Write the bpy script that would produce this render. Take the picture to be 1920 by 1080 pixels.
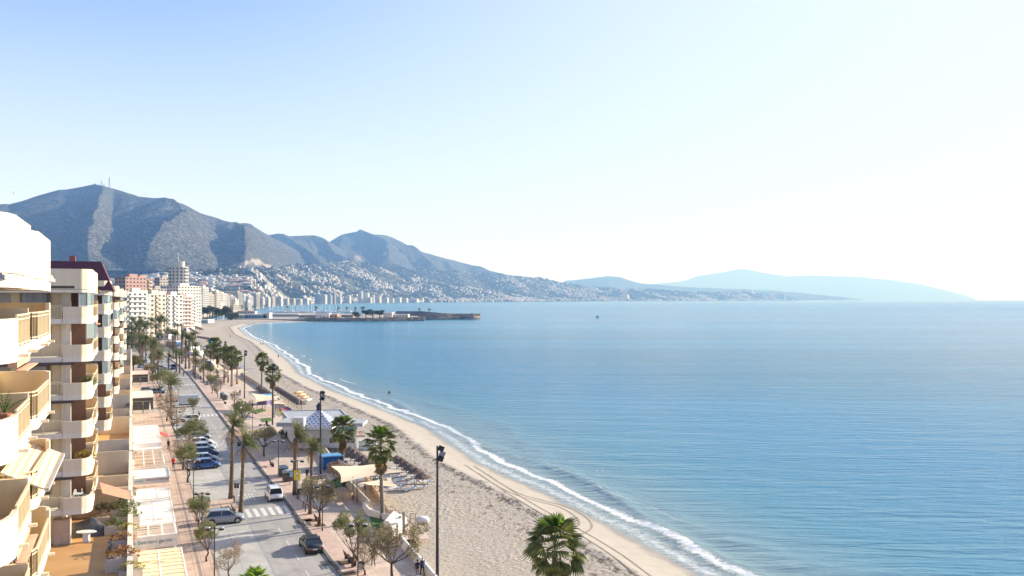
import bpy, bmesh, math, random
import numpy as np
from mathutils import Vector, Matrix, noise as mnoise
from math import sin, cos, pi, radians, sqrt, atan2, exp
random.seed(7); RNG = np.random.RandomState(5)
for o in list(bpy.data.objects): bpy.data.objects.remove(o)
scene = bpy.context.scene; COL = scene.collection
# ---------------------------------------------------------------- camera
HC = 26.5                      # eye height above the road
FPX = 1600.0; HY = 561.0; CX = 960.0
cam = bpy.data.objects.new('camera', bpy.data.cameras.new('camera')); COL.objects.link(cam)
cam.location = (0, 0, HC); cam.rotation_euler = (pi/2, 0, 0)
cam.data.sensor_width = 36; cam.data.lens = 30.0; cam.data.shift_y = 21/1920
cam.data.clip_start = .5; cam.data.clip_end = 200000
scene.camera = cam
# ---------------------------------------------------------------- light
SKY_TINT = (.96, .92, 1.05, 1); HORIZON = (4.1, 4.6, 5.9, 1)
SUN_AZ = 57.0; SUN_EL = 22.0   # degrees right of the view direction, above the horizon
world = bpy.data.worlds.new('World'); scene.world = world; world.use_nodes = True
wn = world.node_tree; bg = wn.nodes['Background']
sky = wn.nodes.new('ShaderNodeTexSky'); sky.sky_type = 'NISHITA'; sky.sun_disc = False
sky.sun_elevation = radians(SUN_EL); sky.sun_rotation = radians(SUN_AZ)
sky.altitude = 0; sky.air_density = 1.0; sky.dust_density = .3; sky.ozone_density = 5.0
WN = wn.nodes; WL = wn.links
_tc = WN.new('ShaderNodeTexCoord'); _sp = WN.new('ShaderNodeSeparateXYZ'); WL.new(_tc.outputs['Generated'], _sp.inputs[0])
_mr = WN.new('ShaderNodeMapRange'); _mr.interpolation_type = 'SMOOTHERSTEP'; WL.new(_sp.outputs[2], _mr.inputs[0])
_mr.inputs[1].default_value = -.10; _mr.inputs[2].default_value = .50; _mr.inputs[3].default_value = 1; _mr.inputs[4].default_value = 0
_tn = WN.new('ShaderNodeMix'); _tn.data_type = 'RGBA'; _tn.blend_type = 'MULTIPLY'; _tn.inputs[0].default_value = 1
WL.new(sky.outputs[0], _tn.inputs[6]); _tn.inputs[7].default_value = SKY_TINT
_mx = WN.new('ShaderNodeMix'); _mx.data_type = 'RGBA'; WL.new(_mr.outputs[0], _mx.inputs[0]); WL.new(_tn.outputs[2], _mx.inputs[6])
_mx.inputs[7].default_value = HORIZON
_dt = WN.new('ShaderNodeVectorMath'); _dt.operation = 'DOT_PRODUCT'; WL.new(_tc.outputs['Generated'], _dt.inputs[0])
_dt.inputs[1].default_value = (sin(radians(SUN_AZ))*cos(radians(SUN_EL)), cos(radians(SUN_AZ))*cos(radians(SUN_EL)), sin(radians(SUN_EL)))
_m2 = WN.new('ShaderNodeMapRange'); _m2.interpolation_type = 'SMOOTHSTEP'; WL.new(_dt.outputs['Value'], _m2.inputs[0]); _m2.inputs[1].default_value = .22; _m2.inputs[2].default_value = 1.05
_ma = WN.new('ShaderNodeMix'); _ma.data_type = 'RGBA'; WL.new(_m2.outputs[0], _ma.inputs[0]); WL.new(_mx.outputs[2], _ma.inputs[6]); _ma.inputs[7].default_value = (4.1, 4.5, 5.6, 1)   # white glare around the sun
WL.new(_ma.outputs[2], bg.inputs[0])      # pale sea air low in the sky
bg.inputs[1].default_value = .105
sd = bpy.data.lights.new('sun', 'SUN'); sd.energy = 4.9; sd.angle = radians(.53); sd.color = (1, .95, .88)
sun = bpy.data.objects.new('sun', sd); COL.objects.link(sun)
az, el = radians(SUN_AZ), radians(SUN_EL)
SDIR = Vector((sin(az)*cos(el), cos(az)*cos(el), sin(el)))
sun.rotation_euler = (-SDIR).to_track_quat('-Z', 'Y').to_euler(); sun.location = (200, 100, 200)
scene.view_settings.view_transform = 'Standard'; scene.view_settings.look = 'None'
scene.view_settings.exposure = 1.05; scene.view_settings.gamma = 1
scene.view_settings.use_curve_mapping = False
scene.render.engine = 'CYCLES'
cy = scene.cycles; cy.use_denoising = True; cy.max_bounces = 6; cy.diffuse_bounces = 3; cy.glossy_bounces = 3
cy.transmission_bounces = 4; cy.volume_bounces = 0; cy.transparent_max_bounces = 12; cy.use_adaptive_sampling = True
cy.sample_clamp_indirect = 6
# ---------------------------------------------------------------- frames of reference
TH = math.atan((960-247)/FPX); ST_, CT_ = sin(TH), cos(TH)
def W(s, t, z=0.0):            # street frame (s along the street, t towards the sea) -> world
    return Vector((t*CT_-s*ST_, s*CT_+t*ST_, z))
def P(px, py, z=0.0):          # where the line of sight through a photo point meets height z
    Z = FPX*(HC-z)/(py-HY); return Vector(((px-CX)*Z/FPX, Z, z))
def toST(v): return (-v.x*ST_+v.y*CT_, v.x*CT_+v.y*ST_)
def PST(px, py, z=0.0): return toST(P(px, py, z))
def D(px, py, Z):              # point at a given distance
    return Vector(((px-CX)*Z/FPX, Z, HC-(py-HY)*Z/FPX))
STREET = TH                    # rotation about z that turns +Y into the street direction
# ---------------------------------------------------------------- materials
MATS = {}
def nt(m): return m.node_tree.nodes, m.node_tree.links
def mat(name, col, rough=.7, var=.12, scale=3.0, bump=.0, bscale=20.0, metal=0.0, spec=.4, col2=None, detail=5, stretch=None, obj=False):
    if name in MATS: return MATS[name]
    m = bpy.data.materials.new(name); m.use_nodes = True; MATS[name] = m
    N, L = nt(m); b = N['Principled BSDF']
    b.inputs['Roughness'].default_value = rough; b.inputs['Metallic'].default_value = metal
    b.inputs['Specular IOR Level'].default_value = spec
    c = (*col, 1); d = (*(col2 if col2 else [max(0, x*(1-var*2)) for x in col]), 1)
    tc = N.new('ShaderNodeTexCoord'); src = tc.outputs['Object']
    if not obj:
        g = N.new('ShaderNodeNewGeometry'); src = g.outputs['Position']
    if stretch:
        mp = N.new('ShaderNodeMapping'); mp.inputs['Scale'].default_value = stretch; L.new(src, mp.inputs[0]); src = mp.outputs[0]
    n = N.new('ShaderNodeTexNoise'); n.inputs['Scale'].default_value = scale; n.inputs['Detail'].default_value = detail
    n.inputs['Roughness'].default_value = .62; L.new(src, n.inputs['Vector'])
    r = N.new('ShaderNodeValToRGB'); r.color_ramp.elements[0].position = .32; r.color_ramp.elements[1].position = .68
    r.color_ramp.elements[0].color = d; r.color_ramp.elements[1].color = c
    L.new(n.outputs[0], r.inputs[0]); L.new(r.outputs[0], b.inputs['Base Color'])
    if bump > 0:
        n2 = N.new('ShaderNodeTexNoise'); n2.inputs['Scale'].default_value = bscale; n2.inputs['Detail'].default_value = 3
        L.new(src, n2.inputs['Vector'])
        bp = N.new('ShaderNodeBump'); bp.inputs['Strength'].default_value = 1; bp.inputs['Distance'].default_value = bump
        L.new(n2.outputs[0], bp.inputs['Height']); L.new(bp.outputs[0], b.inputs['Normal'])
    return m
def math_(N, L, op, a, b=None, clamp=False):
    n = N.new('ShaderNodeMath'); n.operation = op; n.use_clamp = clamp
    for i, v in enumerate((a, b)):
        if v is None: continue
        if isinstance(v, (int, float)): n.inputs[i].default_value = v
        else: L.new(v, n.inputs[i])
    return n.outputs[0]
def mixc(N, L, f, a, b):
    n = N.new('ShaderNodeMix'); n.data_type = 'RGBA'
    if isinstance(f, (int, float)): n.inputs[0].default_value = f
    else: L.new(f, n.inputs[0])
    for i, v in ((6, a), (7, b)):
        if isinstance(v, tuple): n.inputs[i].default_value = (*v, 1)
        else: L.new(v, n.inputs[i])
    return n.outputs[2]
def ramp(N, L, src, pts):
    r = N.new('ShaderNodeValToRGB'); e = r.color_ramp.elements
    while len(e) < len(pts): e.new(.5)
    for i, (p, c) in enumerate(pts):
        e[i].position = p; e[i].color = (*c, 1) if isinstance(c, tuple) else (c, c, c, 1)
    L.new(src, r.inputs[0]); return r.outputs[0]
def noise_(N, L, vec, scale, detail=4, rough=.6):
    n = N.new('ShaderNodeTexNoise'); n.inputs['Scale'].default_value = scale; n.inputs['Detail'].default_value = detail
    n.inputs['Roughness'].default_value = rough
    if vec is not None: L.new(vec, n.inputs['Vector'])
    return n.outputs[0]
def attr(N, name):
    a = N.new('ShaderNodeAttribute'); a.attribute_name = name; return a.outputs['Fac']
# ---------------------------------------------------------------- mesh builder
class MB:
    def __init__(s): s.v = []; s.f = []; s.m = []
    def add(s, vs, fs, mi=0):
        o = len(s.v); s.v += [tuple(v) for v in vs]; s.f += [tuple(i+o for i in f) for f in fs]; s.m += [mi]*len(fs); return s
    def box(s, c, d, rz=0, mi=0, rx=0):      # centre of the base, full sizes
        x, y, z = d[0]/2, d[1]/2, d[2]
        R = Matrix.Rotation(rz, 3, 'Z') @ Matrix.Rotation(rx, 3, 'X'); c = Vector(c)
        vs = [c+R@Vector(p) for p in ((-x,-y,0),(x,-y,0),(x,y,0),(-x,y,0),(-x,-y,z),(x,-y,z),(x,y,z),(-x,y,z))]
        return s.add(vs, [(0,3,2,1),(4,5,6,7),(0,1,5,4),(1,2,6,5),(2,3,7,6),(3,0,4,7)], mi)
    def bar(s, a, b, w, h=None, mi=0):       # beam between two points
        a, b = Vector(a), Vector(b); h = h or w; d = (b-a)
        if d.length < 1e-6: return s
        d.normalize(); up = Vector((0,0,1)) if abs(d.z) < .95 else Vector((0,1,0))
        x = d.cross(up).normalized()*w/2; y = x.cross(d).normalized()*h/2
        vs = [p+q for p in (a, b) for q in (-x-y, x-y, x+y, -x+y)]
        return s.add(vs, [(0,1,2,3),(7,6,5,4),(0,4,5,1),(1,5,6,2),(2,6,7,3),(3,7,4,0)], mi)
    def tube(s, pts, rs, n=8, cap=True, mi=0):
        pts = [Vector(p) for p in pts]; rs = rs if isinstance(rs, (list, tuple)) else [rs]*len(pts)
        vs = []; fs = []; pv = None
        for i, p in enumerate(pts):
            d = (pts[min(i+1, len(pts)-1)]-pts[max(i-1, 0)]).normalized()
            up = pv if pv is not None else (Vector((1,0,0)) if abs(d.x) < .9 else Vector((0,1,0)))
            x = (up-d*up.dot(d)).normalized(); pv = x; y = d.cross(x)
            for k in range(n):
                a = 2*pi*k/n; vs.append(p+(x*cos(a)+y*sin(a))*rs[i])
        for i in range(len(pts)-1):
            for k in range(n):
                fs.append((i*n+k, i*n+(k+1)%n, (i+1)*n+(k+1)%n, (i+1)*n+k))
        if cap: fs += [tuple(range(n))[::-1], tuple(range((len(pts)-1)*n, len(pts)*n))]
        return s.add(vs, fs, mi)
    def prism(s, poly, z0, z1, mi=0):        # vertical prism over a ccw xy polygon
        n = len(poly); vs = [(p[0], p[1], z0) for p in poly]+[(p[0], p[1], z1) for p in poly]
        fs = [tuple(range(n))[::-1], tuple(range(n, 2*n))]+[(i, (i+1)%n, (i+1)%n+n, i+n) for i in range(n)]
        return s.add(vs, fs, mi)
    def wall(s, path, z0, z1, th, mi=0):     # wall of thickness th along an xy polyline
        path = [Vector((p[0], p[1])) for p in path]; L_, R_ = [], []
        for i, p in enumerate(path):
            d = (path[min(i+1, len(path)-1)]-path[max(i-1, 0)]).normalized(); n_ = Vector((-d.y, d.x))*th/2
            L_.append(p+n_); R_.append(p-n_)
        return s.prism(R_+L_[::-1], z0, z1, mi) if False else s._wall(L_, R_, z0, z1, mi)
    def _wall(s, L_, R_, z0, z1, mi):
        vs = []; n = len(L_)
        for a, b in zip(L_, R_): vs += [(a.x,a.y,z0),(b.x,b.y,z0),(b.x,b.y,z1),(a.x,a.y,z1)]
        fs = [(0,1,2,3), (4*n-1,4*n-2,4*n-3,4*n-4)]
        for i in range(n-1):
            for k in range(4): fs.append((4*i+k, 4*i+4+k, 4*i+4+(k+1)%4, 4*i+(k+1)%4))
        return s.add(vs, fs, mi)
    def sphere(s, c, r, nu=10, nv=6, sc=(1,1,1), mi=0):
        c = Vector(c); vs = [c+Vector((0,0,r*sc[2]))]; fs = []
        for j in range(1, nv):
            for i in range(nu):
                a = 2*pi*i/nu; b = pi*j/nv
                vs.append(c+Vector((r*sc[0]*sin(b)*cos(a), r*sc[1]*sin(b)*sin(a), r*sc[2]*cos(b))))
        vs.append(c-Vector((0,0,r*sc[2])))
        for i in range(nu):
            fs.append((0, 1+i, 1+(i+1)%nu)); fs.append((len(vs)-1, 1+(nv-2)*nu+(i+1)%nu, 1+(nv-2)*nu+i))
            for j in range(nv-2): fs.append((1+j*nu+i, 1+(j+1)*nu+i, 1+(j+1)*nu+(i+1)%nu, 1+j*nu+(i+1)%nu))
        return s.add(vs, fs, mi)
    def mesh(s, name, mats, smooth=False):
        me = bpy.data.meshes.new(name); me.from_pydata(s.v, [], s.f)
        for m in (mats if isinstance(mats, (list, tuple)) else [mats]): me.materials.append(m)
        if any(s.m): me.polygons.foreach_set('material_index', s.m)
        if smooth: me.polygons.foreach_set('use_smooth', [True]*len(me.polygons))
        me.update(); return me
    def build(s, name, mats, parent=None, smooth=False, **k):
        return obj(name, s.mesh(name, mats, smooth), parent, **k)
def obj(name, me, parent=None, loc=None, rz=None, label=None, cat=None, group=None, kind=None, scale=None):
    o = bpy.data.objects.new(name, me); COL.objects.link(o)
    if parent: o.parent = parent
    if loc is not None: o.location = loc
    if rz is not None: o.rotation_euler = (0, 0, rz)
    if scale is not None: o.scale = (scale,)*3 if isinstance(scale, (int, float)) else scale
    return tag(o, label, cat, group, kind)
def tag(o, label=None, cat=None, group=None, kind=None):
    if label: o['label'] = label
    if cat: o['category'] = cat
    if group: o['group'] = group
    if kind: o['kind'] = kind
    return o
def empty(name, loc=(0,0,0), rz=0, label=None, cat=None, group=None, scale=None):
    o = obj(name, None, None, loc, rz, label, cat, group, None, scale); o.empty_display_size = .3; return o
CH = {}
def kids(o):
    return [c for c in COL.objects if c.parent == o]
def dup(root, tree, loc, rz, label=None, group=None, scale=None):   # tree: nested list [(child, [(grandchild, []),...]),...]
    r = root.copy(); COL.objects.link(r); r.location = loc; r.rotation_euler = (0, 0, rz)
    if scale is not None: r.scale = (scale,)*3 if isinstance(scale, (int, float)) else scale
    if label: r['label'] = label
    if group: r['group'] = group
    for c, sub in tree:
        c2 = c.copy(); COL.objects.link(c2); c2.parent = r
        for g in sub:
            g2 = g.copy(); COL.objects.link(g2); g2.parent = c2
    return r
def tree_of(root):
    return [(c, kids(c)) for c in kids(root)]
def grid_mesh(name, V, m, kind='structure', attrs=None, smooth=True, flip=False):   # V: (rows, cols, 3) numpy array
    r, c = V.shape[:2]; me = bpy.data.meshes.new(name)
    idx = np.arange(r*c).reshape(r, c)
    q = np.stack([idx[:-1,:-1], idx[:-1,1:], idx[1:,1:], idx[1:,:-1]], -1).reshape(-1, 4)
    if flip: q = q[:, ::-1]
    me.vertices.add(r*c); me.vertices.foreach_set('co', V.reshape(-1).astype(np.float32))
    me.loops.add(q.size); me.loops.foreach_set('vertex_index', q.reshape(-1).astype(np.int32))
    me.polygons.add(len(q)); me.polygons.foreach_set('loop_start', np.arange(0, q.size, 4, dtype=np.int32))
    me.polygons.foreach_set('loop_total', np.full(len(q), 4, dtype=np.int32))
    me.materials.append(m); me.update(calc_edges=True)
    if smooth: me.polygons.foreach_set('use_smooth', [True]*len(q))
    for k, a in (attrs or {}).items():
        at = me.attributes.new(k, 'FLOAT', 'POINT'); at.data.foreach_set('value', a.reshape(-1).astype(np.float32))
    o = obj(name, me); o['kind'] = kind; return o
# numpy value noise
_perm = RNG.rand(256, 256)
def vn(x, y):
    xi = np.floor(x).astype(int); yi = np.floor(y).astype(int); fx = x-xi; fy = y-yi
    fx = fx*fx*(3-2*fx); fy = fy*fy*(3-2*fy)
    g = lambda a, b: _perm[a & 255, b & 255]
    return (g(xi,yi)*(1-fx)+g(xi+1,yi)*fx)*(1-fy)+(g(xi,yi+1)*(1-fx)+g(xi+1,yi+1)*fx)*fy
def fbm(x, y, o=5, ridged=False):
    s = 0; a = .5
    for i in range(o):
        n = vn(x*2**i+17*i, y*2**i+31*i); s = s+a*((1-abs(2*n-1)) if ridged else n); a *= .5
    return s
# ================================================================ SETTING
SEA_Z = -2.5
# shoreline in the photo, traced as ground positions (x,y metres)
SH = [PST(*p, SEA_Z) for p in [(1310,1080),(1170,1000),(1010,920),(900,870),(800,803),(700,762),(620,731),(562,702),(548,683),(520,661),(497,645),(462,630),(447,616),(470,608)]]
SH = [(-60, 52.0), (0, 53.5), (40, 54.0)]+SH
SHs = np.array([p[0] for p in SH]); SHt = np.array([p[1] for p in SH])
def shore_t(s): return np.interp(s, SHs, SHt)
# coast beyond the harbour, as a closed land outline in world XY
def far(px, d): return ((px-CX)*d/FPX, d)
COASTPX = [(395,1250),(430,1800),(470,2600),(500,3600),(540,4600),(600,5600),(700,6800),(800,7700),(880,8600),(1000,10000),(1100,11300),(1200,12600),(1300,14000),(1400,15500),(1492,17500)]
CPX = np.array([c[0] for c in COASTPX]); CD = np.array([c[1] for c in COASTPX], float)
def coast_d(px): return np.interp(px, CPX, CD)

# ---- haze: one closed box of pale air
hz = bpy.data.materials.new('haze_air'); hz.use_nodes = True; N, L = nt(hz)
N.remove(N['Principled BSDF']); pv = N.new('ShaderNodeVolumePrincipled')
pv.inputs['Color'].default_value = (.23, .48, 1, 1); pv.inputs['Absorption Color'].default_value = (1, 1, 1, 1); pv.inputs['Density'].default_value = 1/12500.; pv.inputs['Anisotropy'].default_value = .1
L.new(pv.outputs[0], N['Material Output'].inputs['Volume'])
MB().box((3000, 19600, -8), (64000, 40000, 1550)).build('haze', hz, kind='stuff')

# ---- sea
m = bpy.data.materials.new('sea_water'); m.use_nodes = True; N, L = nt(m); b = N['Principled BSDF']
g = N.new('ShaderNodeNewGeometry'); pos = g.outputs['Position']
sh = attr(N, 'shore')
mp = N.new('ShaderNodeMapping'); mp.inputs['Rotation'].default_value = (0, 0, radians(12)); mp.inputs['Scale'].default_value = (.35, 1.6, 1); L.new(pos, mp.inputs[0])
w1 = noise_(N, L, mp.outputs[0], .35, 6, .6)
mp2 = N.new('ShaderNodeMapping'); mp2.inputs['Scale'].default_value = (.004, .05, 1); L.new(pos, mp2.inputs[0])
w2 = noise_(N, L, mp2.outputs[0], 1, 3)
mp3 = N.new('ShaderNodeMapping'); mp3.inputs['Scale'].default_value = (.0006, .009, 1); L.new(pos, mp3.inputs[0])
w3 = noise_(N, L, mp3.outputs[0], 1, 3)
deep = ramp(N, L, w3, [(.40, (.010, .15, .25)), (.58, (.025, .23, .37))])
shal = ramp(N, L, sh, [(0, (.34, .38, .36)), (.05, (.20, .31, .34)), (.16, (.08, .26, .36)), (.5, (.03, .22, .40)), (1, (.018, .21, .36))])
f1 = math_(N, L, 'MULTIPLY', sh, .006, True)
mr = N.new('ShaderNodeMapRange'); mr.inputs[1].default_value = 0; mr.inputs[2].default_value = 160; L.new(sh, mr.inputs[0])
L.new(mr.outputs[0], N[shal.node.name].inputs[0])
base = mixc(N, L, mr.outputs[0], shal, deep)
# foam: broken white bands parallel to the shore
nf = noise_(N, L, pos, 1.3, 6, .8); nb = noise_(N, L, pos, .045, 3)
def band(centre, width, wob, thr):
    d = math_(N, L, 'SUBTRACT', sh, centre); d = math_(N, L, 'ADD', d, math_(N, L, 'MULTIPLY', math_(N, L, 'SUBTRACT', nb, .5), wob))
    d = math_(N, L, 'ABSOLUTE', d); d = math_(N, L, 'DIVIDE', d, width); d = math_(N, L, 'SUBTRACT', 1, d)
    d = math_(N, L, 'ADD', d, math_(N, L, 'MULTIPLY', math_(N, L, 'SUBTRACT', nf, thr), 3.2)); return math_(N, L, 'MULTIPLY', d, 1.6, True)
nm = ramp(N, L, noise_(N, L, pos, .013, 2), [(.53, .0), (.64, .85)]); nm2 = ramp(N, L, noise_(N, L, pos, .03, 2), [(.30, .45), (.5, 1.0)])
fo = math_(N, L, 'MAXIMUM', math_(N, L, 'MULTIPLY', band(4.6, 1.0, 7, .50), nm2), math_(N, L, 'MULTIPLY', band(10.5, .55, 9, .60), nm))
fo = math_(N, L, 'MAXIMUM', fo, math_(N, L, 'MULTIPLY', band(1.6, 2.0, 3, .62), .45))
mps = N.new('ShaderNodeMapping'); mps.inputs['Scale'].default_value = (.05, .012, 1); L.new(pos, mps.inputs[0])
caps = math_(N, L, 'MULTIPLY', math_(N, L, 'SUBTRACT', noise_(N, L, mps.outputs[0], 1, 4, .8), .70), 9, True)
gate = N.new('ShaderNodeMapRange'); gate.inputs[1].default_value = 900; gate.inputs[2].default_value = 2200; L.new(N.new('ShaderNodeSeparateXYZ').outputs[1], gate.inputs[0]); L.new(pos, gate.inputs[0].links[0].from_node.inputs[0])
fo = math_(N, L, 'MAXIMUM', fo, math_(N, L, 'MULTIPLY', caps, gate.outputs[0]))      # small breaking crests far out
col = mixc(N, L, fo, base, (.86, .88, .88)); L.new(col, b.inputs['Base Color'])
spx = N.new('ShaderNodeSeparateXYZ'); L.new(pos, spx.inputs[0]); mrr = N.new('ShaderNodeMapRange'); L.new(spx.outputs[1], mrr.inputs[0]); mrr.inputs[1].default_value = 150; mrr.inputs[2].default_value = 2500; mrr.inputs[3].default_value = .12; mrr.inputs[4].default_value = .20
L.new(math_(N, L, 'ADD', math_(N, L, 'MULTIPLY', fo, .5), mrr.outputs[0]), b.inputs['Roughness'])
b.inputs['IOR'].default_value = 1.33; b.inputs['Specular IOR Level'].default_value = .22
hsum = math_(N, L, 'ADD', math_(N, L, 'MULTIPLY', w1, 1.6), math_(N, L, 'MULTIPLY', w2, 2.2))
hsum = math_(N, L, 'ADD', hsum, math_(N, L, 'MULTIPLY', fo, .25))
bp = N.new('ShaderNodeBump'); bp.inputs['Strength'].default_value = 1; bp.inputs['Distance'].default_value = .55
L.new(hsum, bp.inputs['Height']); L.new(bp.outputs[0], b.inputs['Normal'])
M_SEA = m
rows = np.concatenate([HY+np.array([1.78,2.1,2.5,3,3.7,4.5,5.5,6.6,8]), HY+np.geomspace(9.5, 640, 330)])
cols = np.linspace(250, 2200, 520)
PX, PY = np.meshgrid(cols, rows)
Zd = FPX*(HC-SEA_Z)/(PY-HY); X = (PX-CX)*Zd/FPX; Y = Zd
S = -X*ST_+Y*CT_; T = X*CT_+Y*ST_
shore = np.where(S < 1000, T-shore_t(S), 400.)
shore = np.where((S >= 1000), 400., shore)
tb = shore_t(np.clip(S, -100, 999))
# harbour side of the bay: distance to the beach that curves out to the quay
A = np.array(P(470,608,SEA_Z)[:2]); B = np.array(P(575,602.5,SEA_Z)[:2])
def segd(X, Y, a, b):
    d = b-a; u = np.clip(((X-a[0])*d[0]+(Y-a[1])*d[1])/(d@d), 0, 1); return np.hypot(X-a[0]-u*d[0], Y-a[1]-u*d[1])
shore = np.minimum(shore, np.where(Y < 2500, segd(X, Y, A, B)*1., 1e4))
shore = np.clip(shore, -30, 400)
wav = .28*np.exp(-((shore-6.5-3*np.sin(S*.06)-1.5*np.sin(S*.021))/1.3)**2)+.16*np.exp(-((shore-14-4*np.sin(S*.035+1))/2.)**2)
wav *= np.clip((420-Y)/200, 0, 1)
wav += np.clip((500-Y)/400, 0, 1)*.05*np.sin(Y*.55+.08*X+2*vn(X*.03, Y*.05)*3)*np.clip(shore/30, 0, 1)
V = np.stack([X, Y, SEA_Z+wav], -1)
grid_mesh('sea', V, M_SEA, attrs={'shore': shore})

# ---- beach
WALLPTS = [(-60,21.5),(0,22.5),(60,24.5),(78,25.8),(90,26.9),(111,29.0),(132,30.0),(152,31.2),(180,33.0),(197,34.3),(260,35.2),(330,36.5),(400,35),(480,27),(560,16),(640,5),(720,-5),(820,-18),(960,-45),(1100,-60)]
WLs = np.array([p[0] for p in WALLPTS], float); WLt = np.array([p[1] for p in WALLPTS], float)
def wall_t(s): return np.interp(s, WLs, WLt)
m = bpy.data.materials.new('beach_sand'); m.use_nodes = True; N, L = nt(m); b = N['Principled BSDF']
g = N.new('ShaderNodeNewGeometry'); pos = g.outputs['Position']; sh = attr(N, 'shore')
n1 = noise_(N, L, pos, .25, 5); n2 = noise_(N, L, pos, 2.2, 6, .7)
dry = ramp(N, L, n2, [(.33, (.20, .16, .115)), (.44, (.38, .33, .27)), (.7, (.49, .43, .355))])
dry = mixc(N, L, ramp(N, L, n1, [(.4, 0.), (.7, .45)]), dry, (.40, .335, .255))
smooth_ = ramp(N, L, noise_(N, L, pos, .5, 3), [(.3, (.37, .325, .265)), (.7, (.43, .38, .31))])
edge = math_(N, L, 'ADD', sh, math_(N, L, 'MULTIPLY', math_(N, L, 'SUBTRACT', n1, .5), 5))
mr = N.new('ShaderNodeMapRange'); mr.inputs[1].default_value = -9.5; mr.inputs[2].default_value = -8.2; L.new(edge, mr.inputs[0])
c = mixc(N, L, mr.outputs[0], dry, smooth_)
# seaweed wrack in broken lines
mpw = N.new('ShaderNodeMapping'); mpw.inputs['Rotation'].default_value = (0, 0, -TH); mpw.inputs['Scale'].default_value = (1.4, .5, 1); L.new(pos, mpw.inputs[0])
nw = noise_(N, L, mpw.outputs[0], 1.3, 6, .75)
def line(c0, w, thr):
    d = math_(N, L, 'ABSOLUTE', math_(N, L, 'SUBTRACT', edge, c0)); d = math_(N, L, 'SUBTRACT', 1, math_(N, L, 'DIVIDE', d, w))
    d = math_(N, L, 'ADD', d, math_(N, L, 'MULTIPLY', math_(N, L, 'SUBTRACT', nw, thr), 9)); return math_(N, L, 'MULTIPLY', d, 1.0, True)
wr = math_(N, L, 'MAXIMUM', line(-9.2, 1.1, .53), math_(N, L, 'MAXIMUM', line(-17, 1.6, .72), line(-13, 4.5, .61)))
c = mixc(N, L, math_(N, L, 'MULTIPLY', wr, .92), c, (.075, .05, .03))
# damp sand by the water
mr2 = N.new('ShaderNodeMapRange'); mr2.inputs[1].default_value = -1.8; mr2.inputs[2].default_value = -.2; L.new(edge, mr2.inputs[0])
c = mixc(N, L, mr2.outputs[0], c, (.24, .205, .16)); L.new(c, b.inputs['Base Color'])
L.new(math_(N, L, 'SUBTRACT', .9, math_(N, L, 'MULTIPLY', mr2.outputs[0], .55)), b.inputs['Roughness'])
vor = N.new('ShaderNodeTexVoronoi'); vor.inputs['Scale'].default_value = 1.5; L.new(pos, vor.inputs['Vector'])
hs = math_(N, L, 'ADD', math_(N, L, 'MULTIPLY', n2, 1.0), math_(N, L, 'MULTIPLY', math_(N, L, 'MULTIPLY', vor.outputs['Distance'], .8), ramp(N, L, noise_(N, L, pos, .12, 3), [(.4, .1), (.62, 1.)])))
hs = math_(N, L, 'MULTIPLY', hs, math_(N, L, 'SUBTRACT', 1.04, mr.outputs[0]))
bp = N.new('ShaderNodeBump'); bp.inputs['Strength'].default_value = 1; bp.inputs['Distance'].default_value = .2
L.new(hs, bp.inputs['Height']); L.new(bp.outputs[0], b.inputs['Normal'])
M_SAND = m
ss = np.concatenate([np.linspace(-60, 60, 20), np.linspace(63, 300, 160), np.linspace(305, 1000, 120)])
fr = np.linspace(0, 1, 70)
Sg, Fg = np.meshgrid(ss, fr)
t0 = wall_t(Sg)-.2; t1 = shore_t(Sg)+14; Tg = t0+(t1-t0)*Fg; dsh = Tg-shore_t(Sg)
zb = np.interp(dsh, [-60, -12, -8, -4.5, 0, 14], [-.75, -1.0, -.95, -1.7, -2.5, -4.6])
zb += .10*(fbm(Sg*.35, Tg*.35, 4)-.5)*np.clip((-dsh-8)/4, 0, 1)
V = np.stack([Tg*CT_-Sg*ST_, Sg*CT_+Tg*ST_, zb], -1)
grid_mesh('beach', V, M_SAND, attrs={'shore': dsh})
def beach_z(s, t):
    return float(np.interp(t-shore_t(s), [-60, -12, -8, -4.5, 0, 14], [-.75, -1.0, -.95, -1.7, -2.5, -4.6]))
# bay beach that swings right to the quay
q0 = P(380,598,-1); pts = [P(448,617,SEA_Z), P(455,611,SEA_Z), P(480,606.5,SEA_Z), P(540,603.4,SEA_Z), P(600,602.2,SEA_Z), P(640,602.,SEA_Z)]
back = [P(380,612,-1.), P(395,601,-1), P(440,599.5,-1), P(500,598,-1), P(560,597.5,-1), P(640,598.6,-1)]
R_ = []
for u in np.linspace(-.25, 1, 14):
    R_.append([[p.x+(q.x-p.x)*u, p.y+(q.y-p.y)*u, -2.5+1.7*(min(1, max(u, -1)*1.6))] for p, q in zip(pts, back)])
V = np.array(R_)
grid_mesh('beach_by_quay', V, M_SAND, attrs={'shore': np.full(V.shape[:2], -9.)-3*np.linspace(0,1,14)[:,None]}, flip=True)

# ---- land under the town
M_GROUND = mat('dry_ground', (.20,.19,.14), .95, .2, .02, col2=(.10,.12,.07))
poly = [W(-80,-400), W(-80, 16)]+[W(s, float(wall_t(s))-.1) for s in (0,60,111,180,260,400,560,720,960)]+[Vector((*far(393,1230),0)), Vector((*far(428,1800),0)), Vector((*far(468,2600),0)), Vector((*far(498,3600),0)), Vector((*far(538,4600),0)), Vector((-1300,6000,0)), Vector((-5200,6000,0)), Vector((-1500,200,0))]
bmx = bmesh.new(); vs = [bmx.verts.new((p.x,p.y,-.12)) for p in poly]; bmx.faces.new(vs); bmesh.ops.triangulate(bmx, faces=bmx.faces)
me = bpy.data.meshes.new('ground'); bmx.to_mesh(me); me.materials.append(M_GROUND); o = obj('ground', me, kind='structure')

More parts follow.
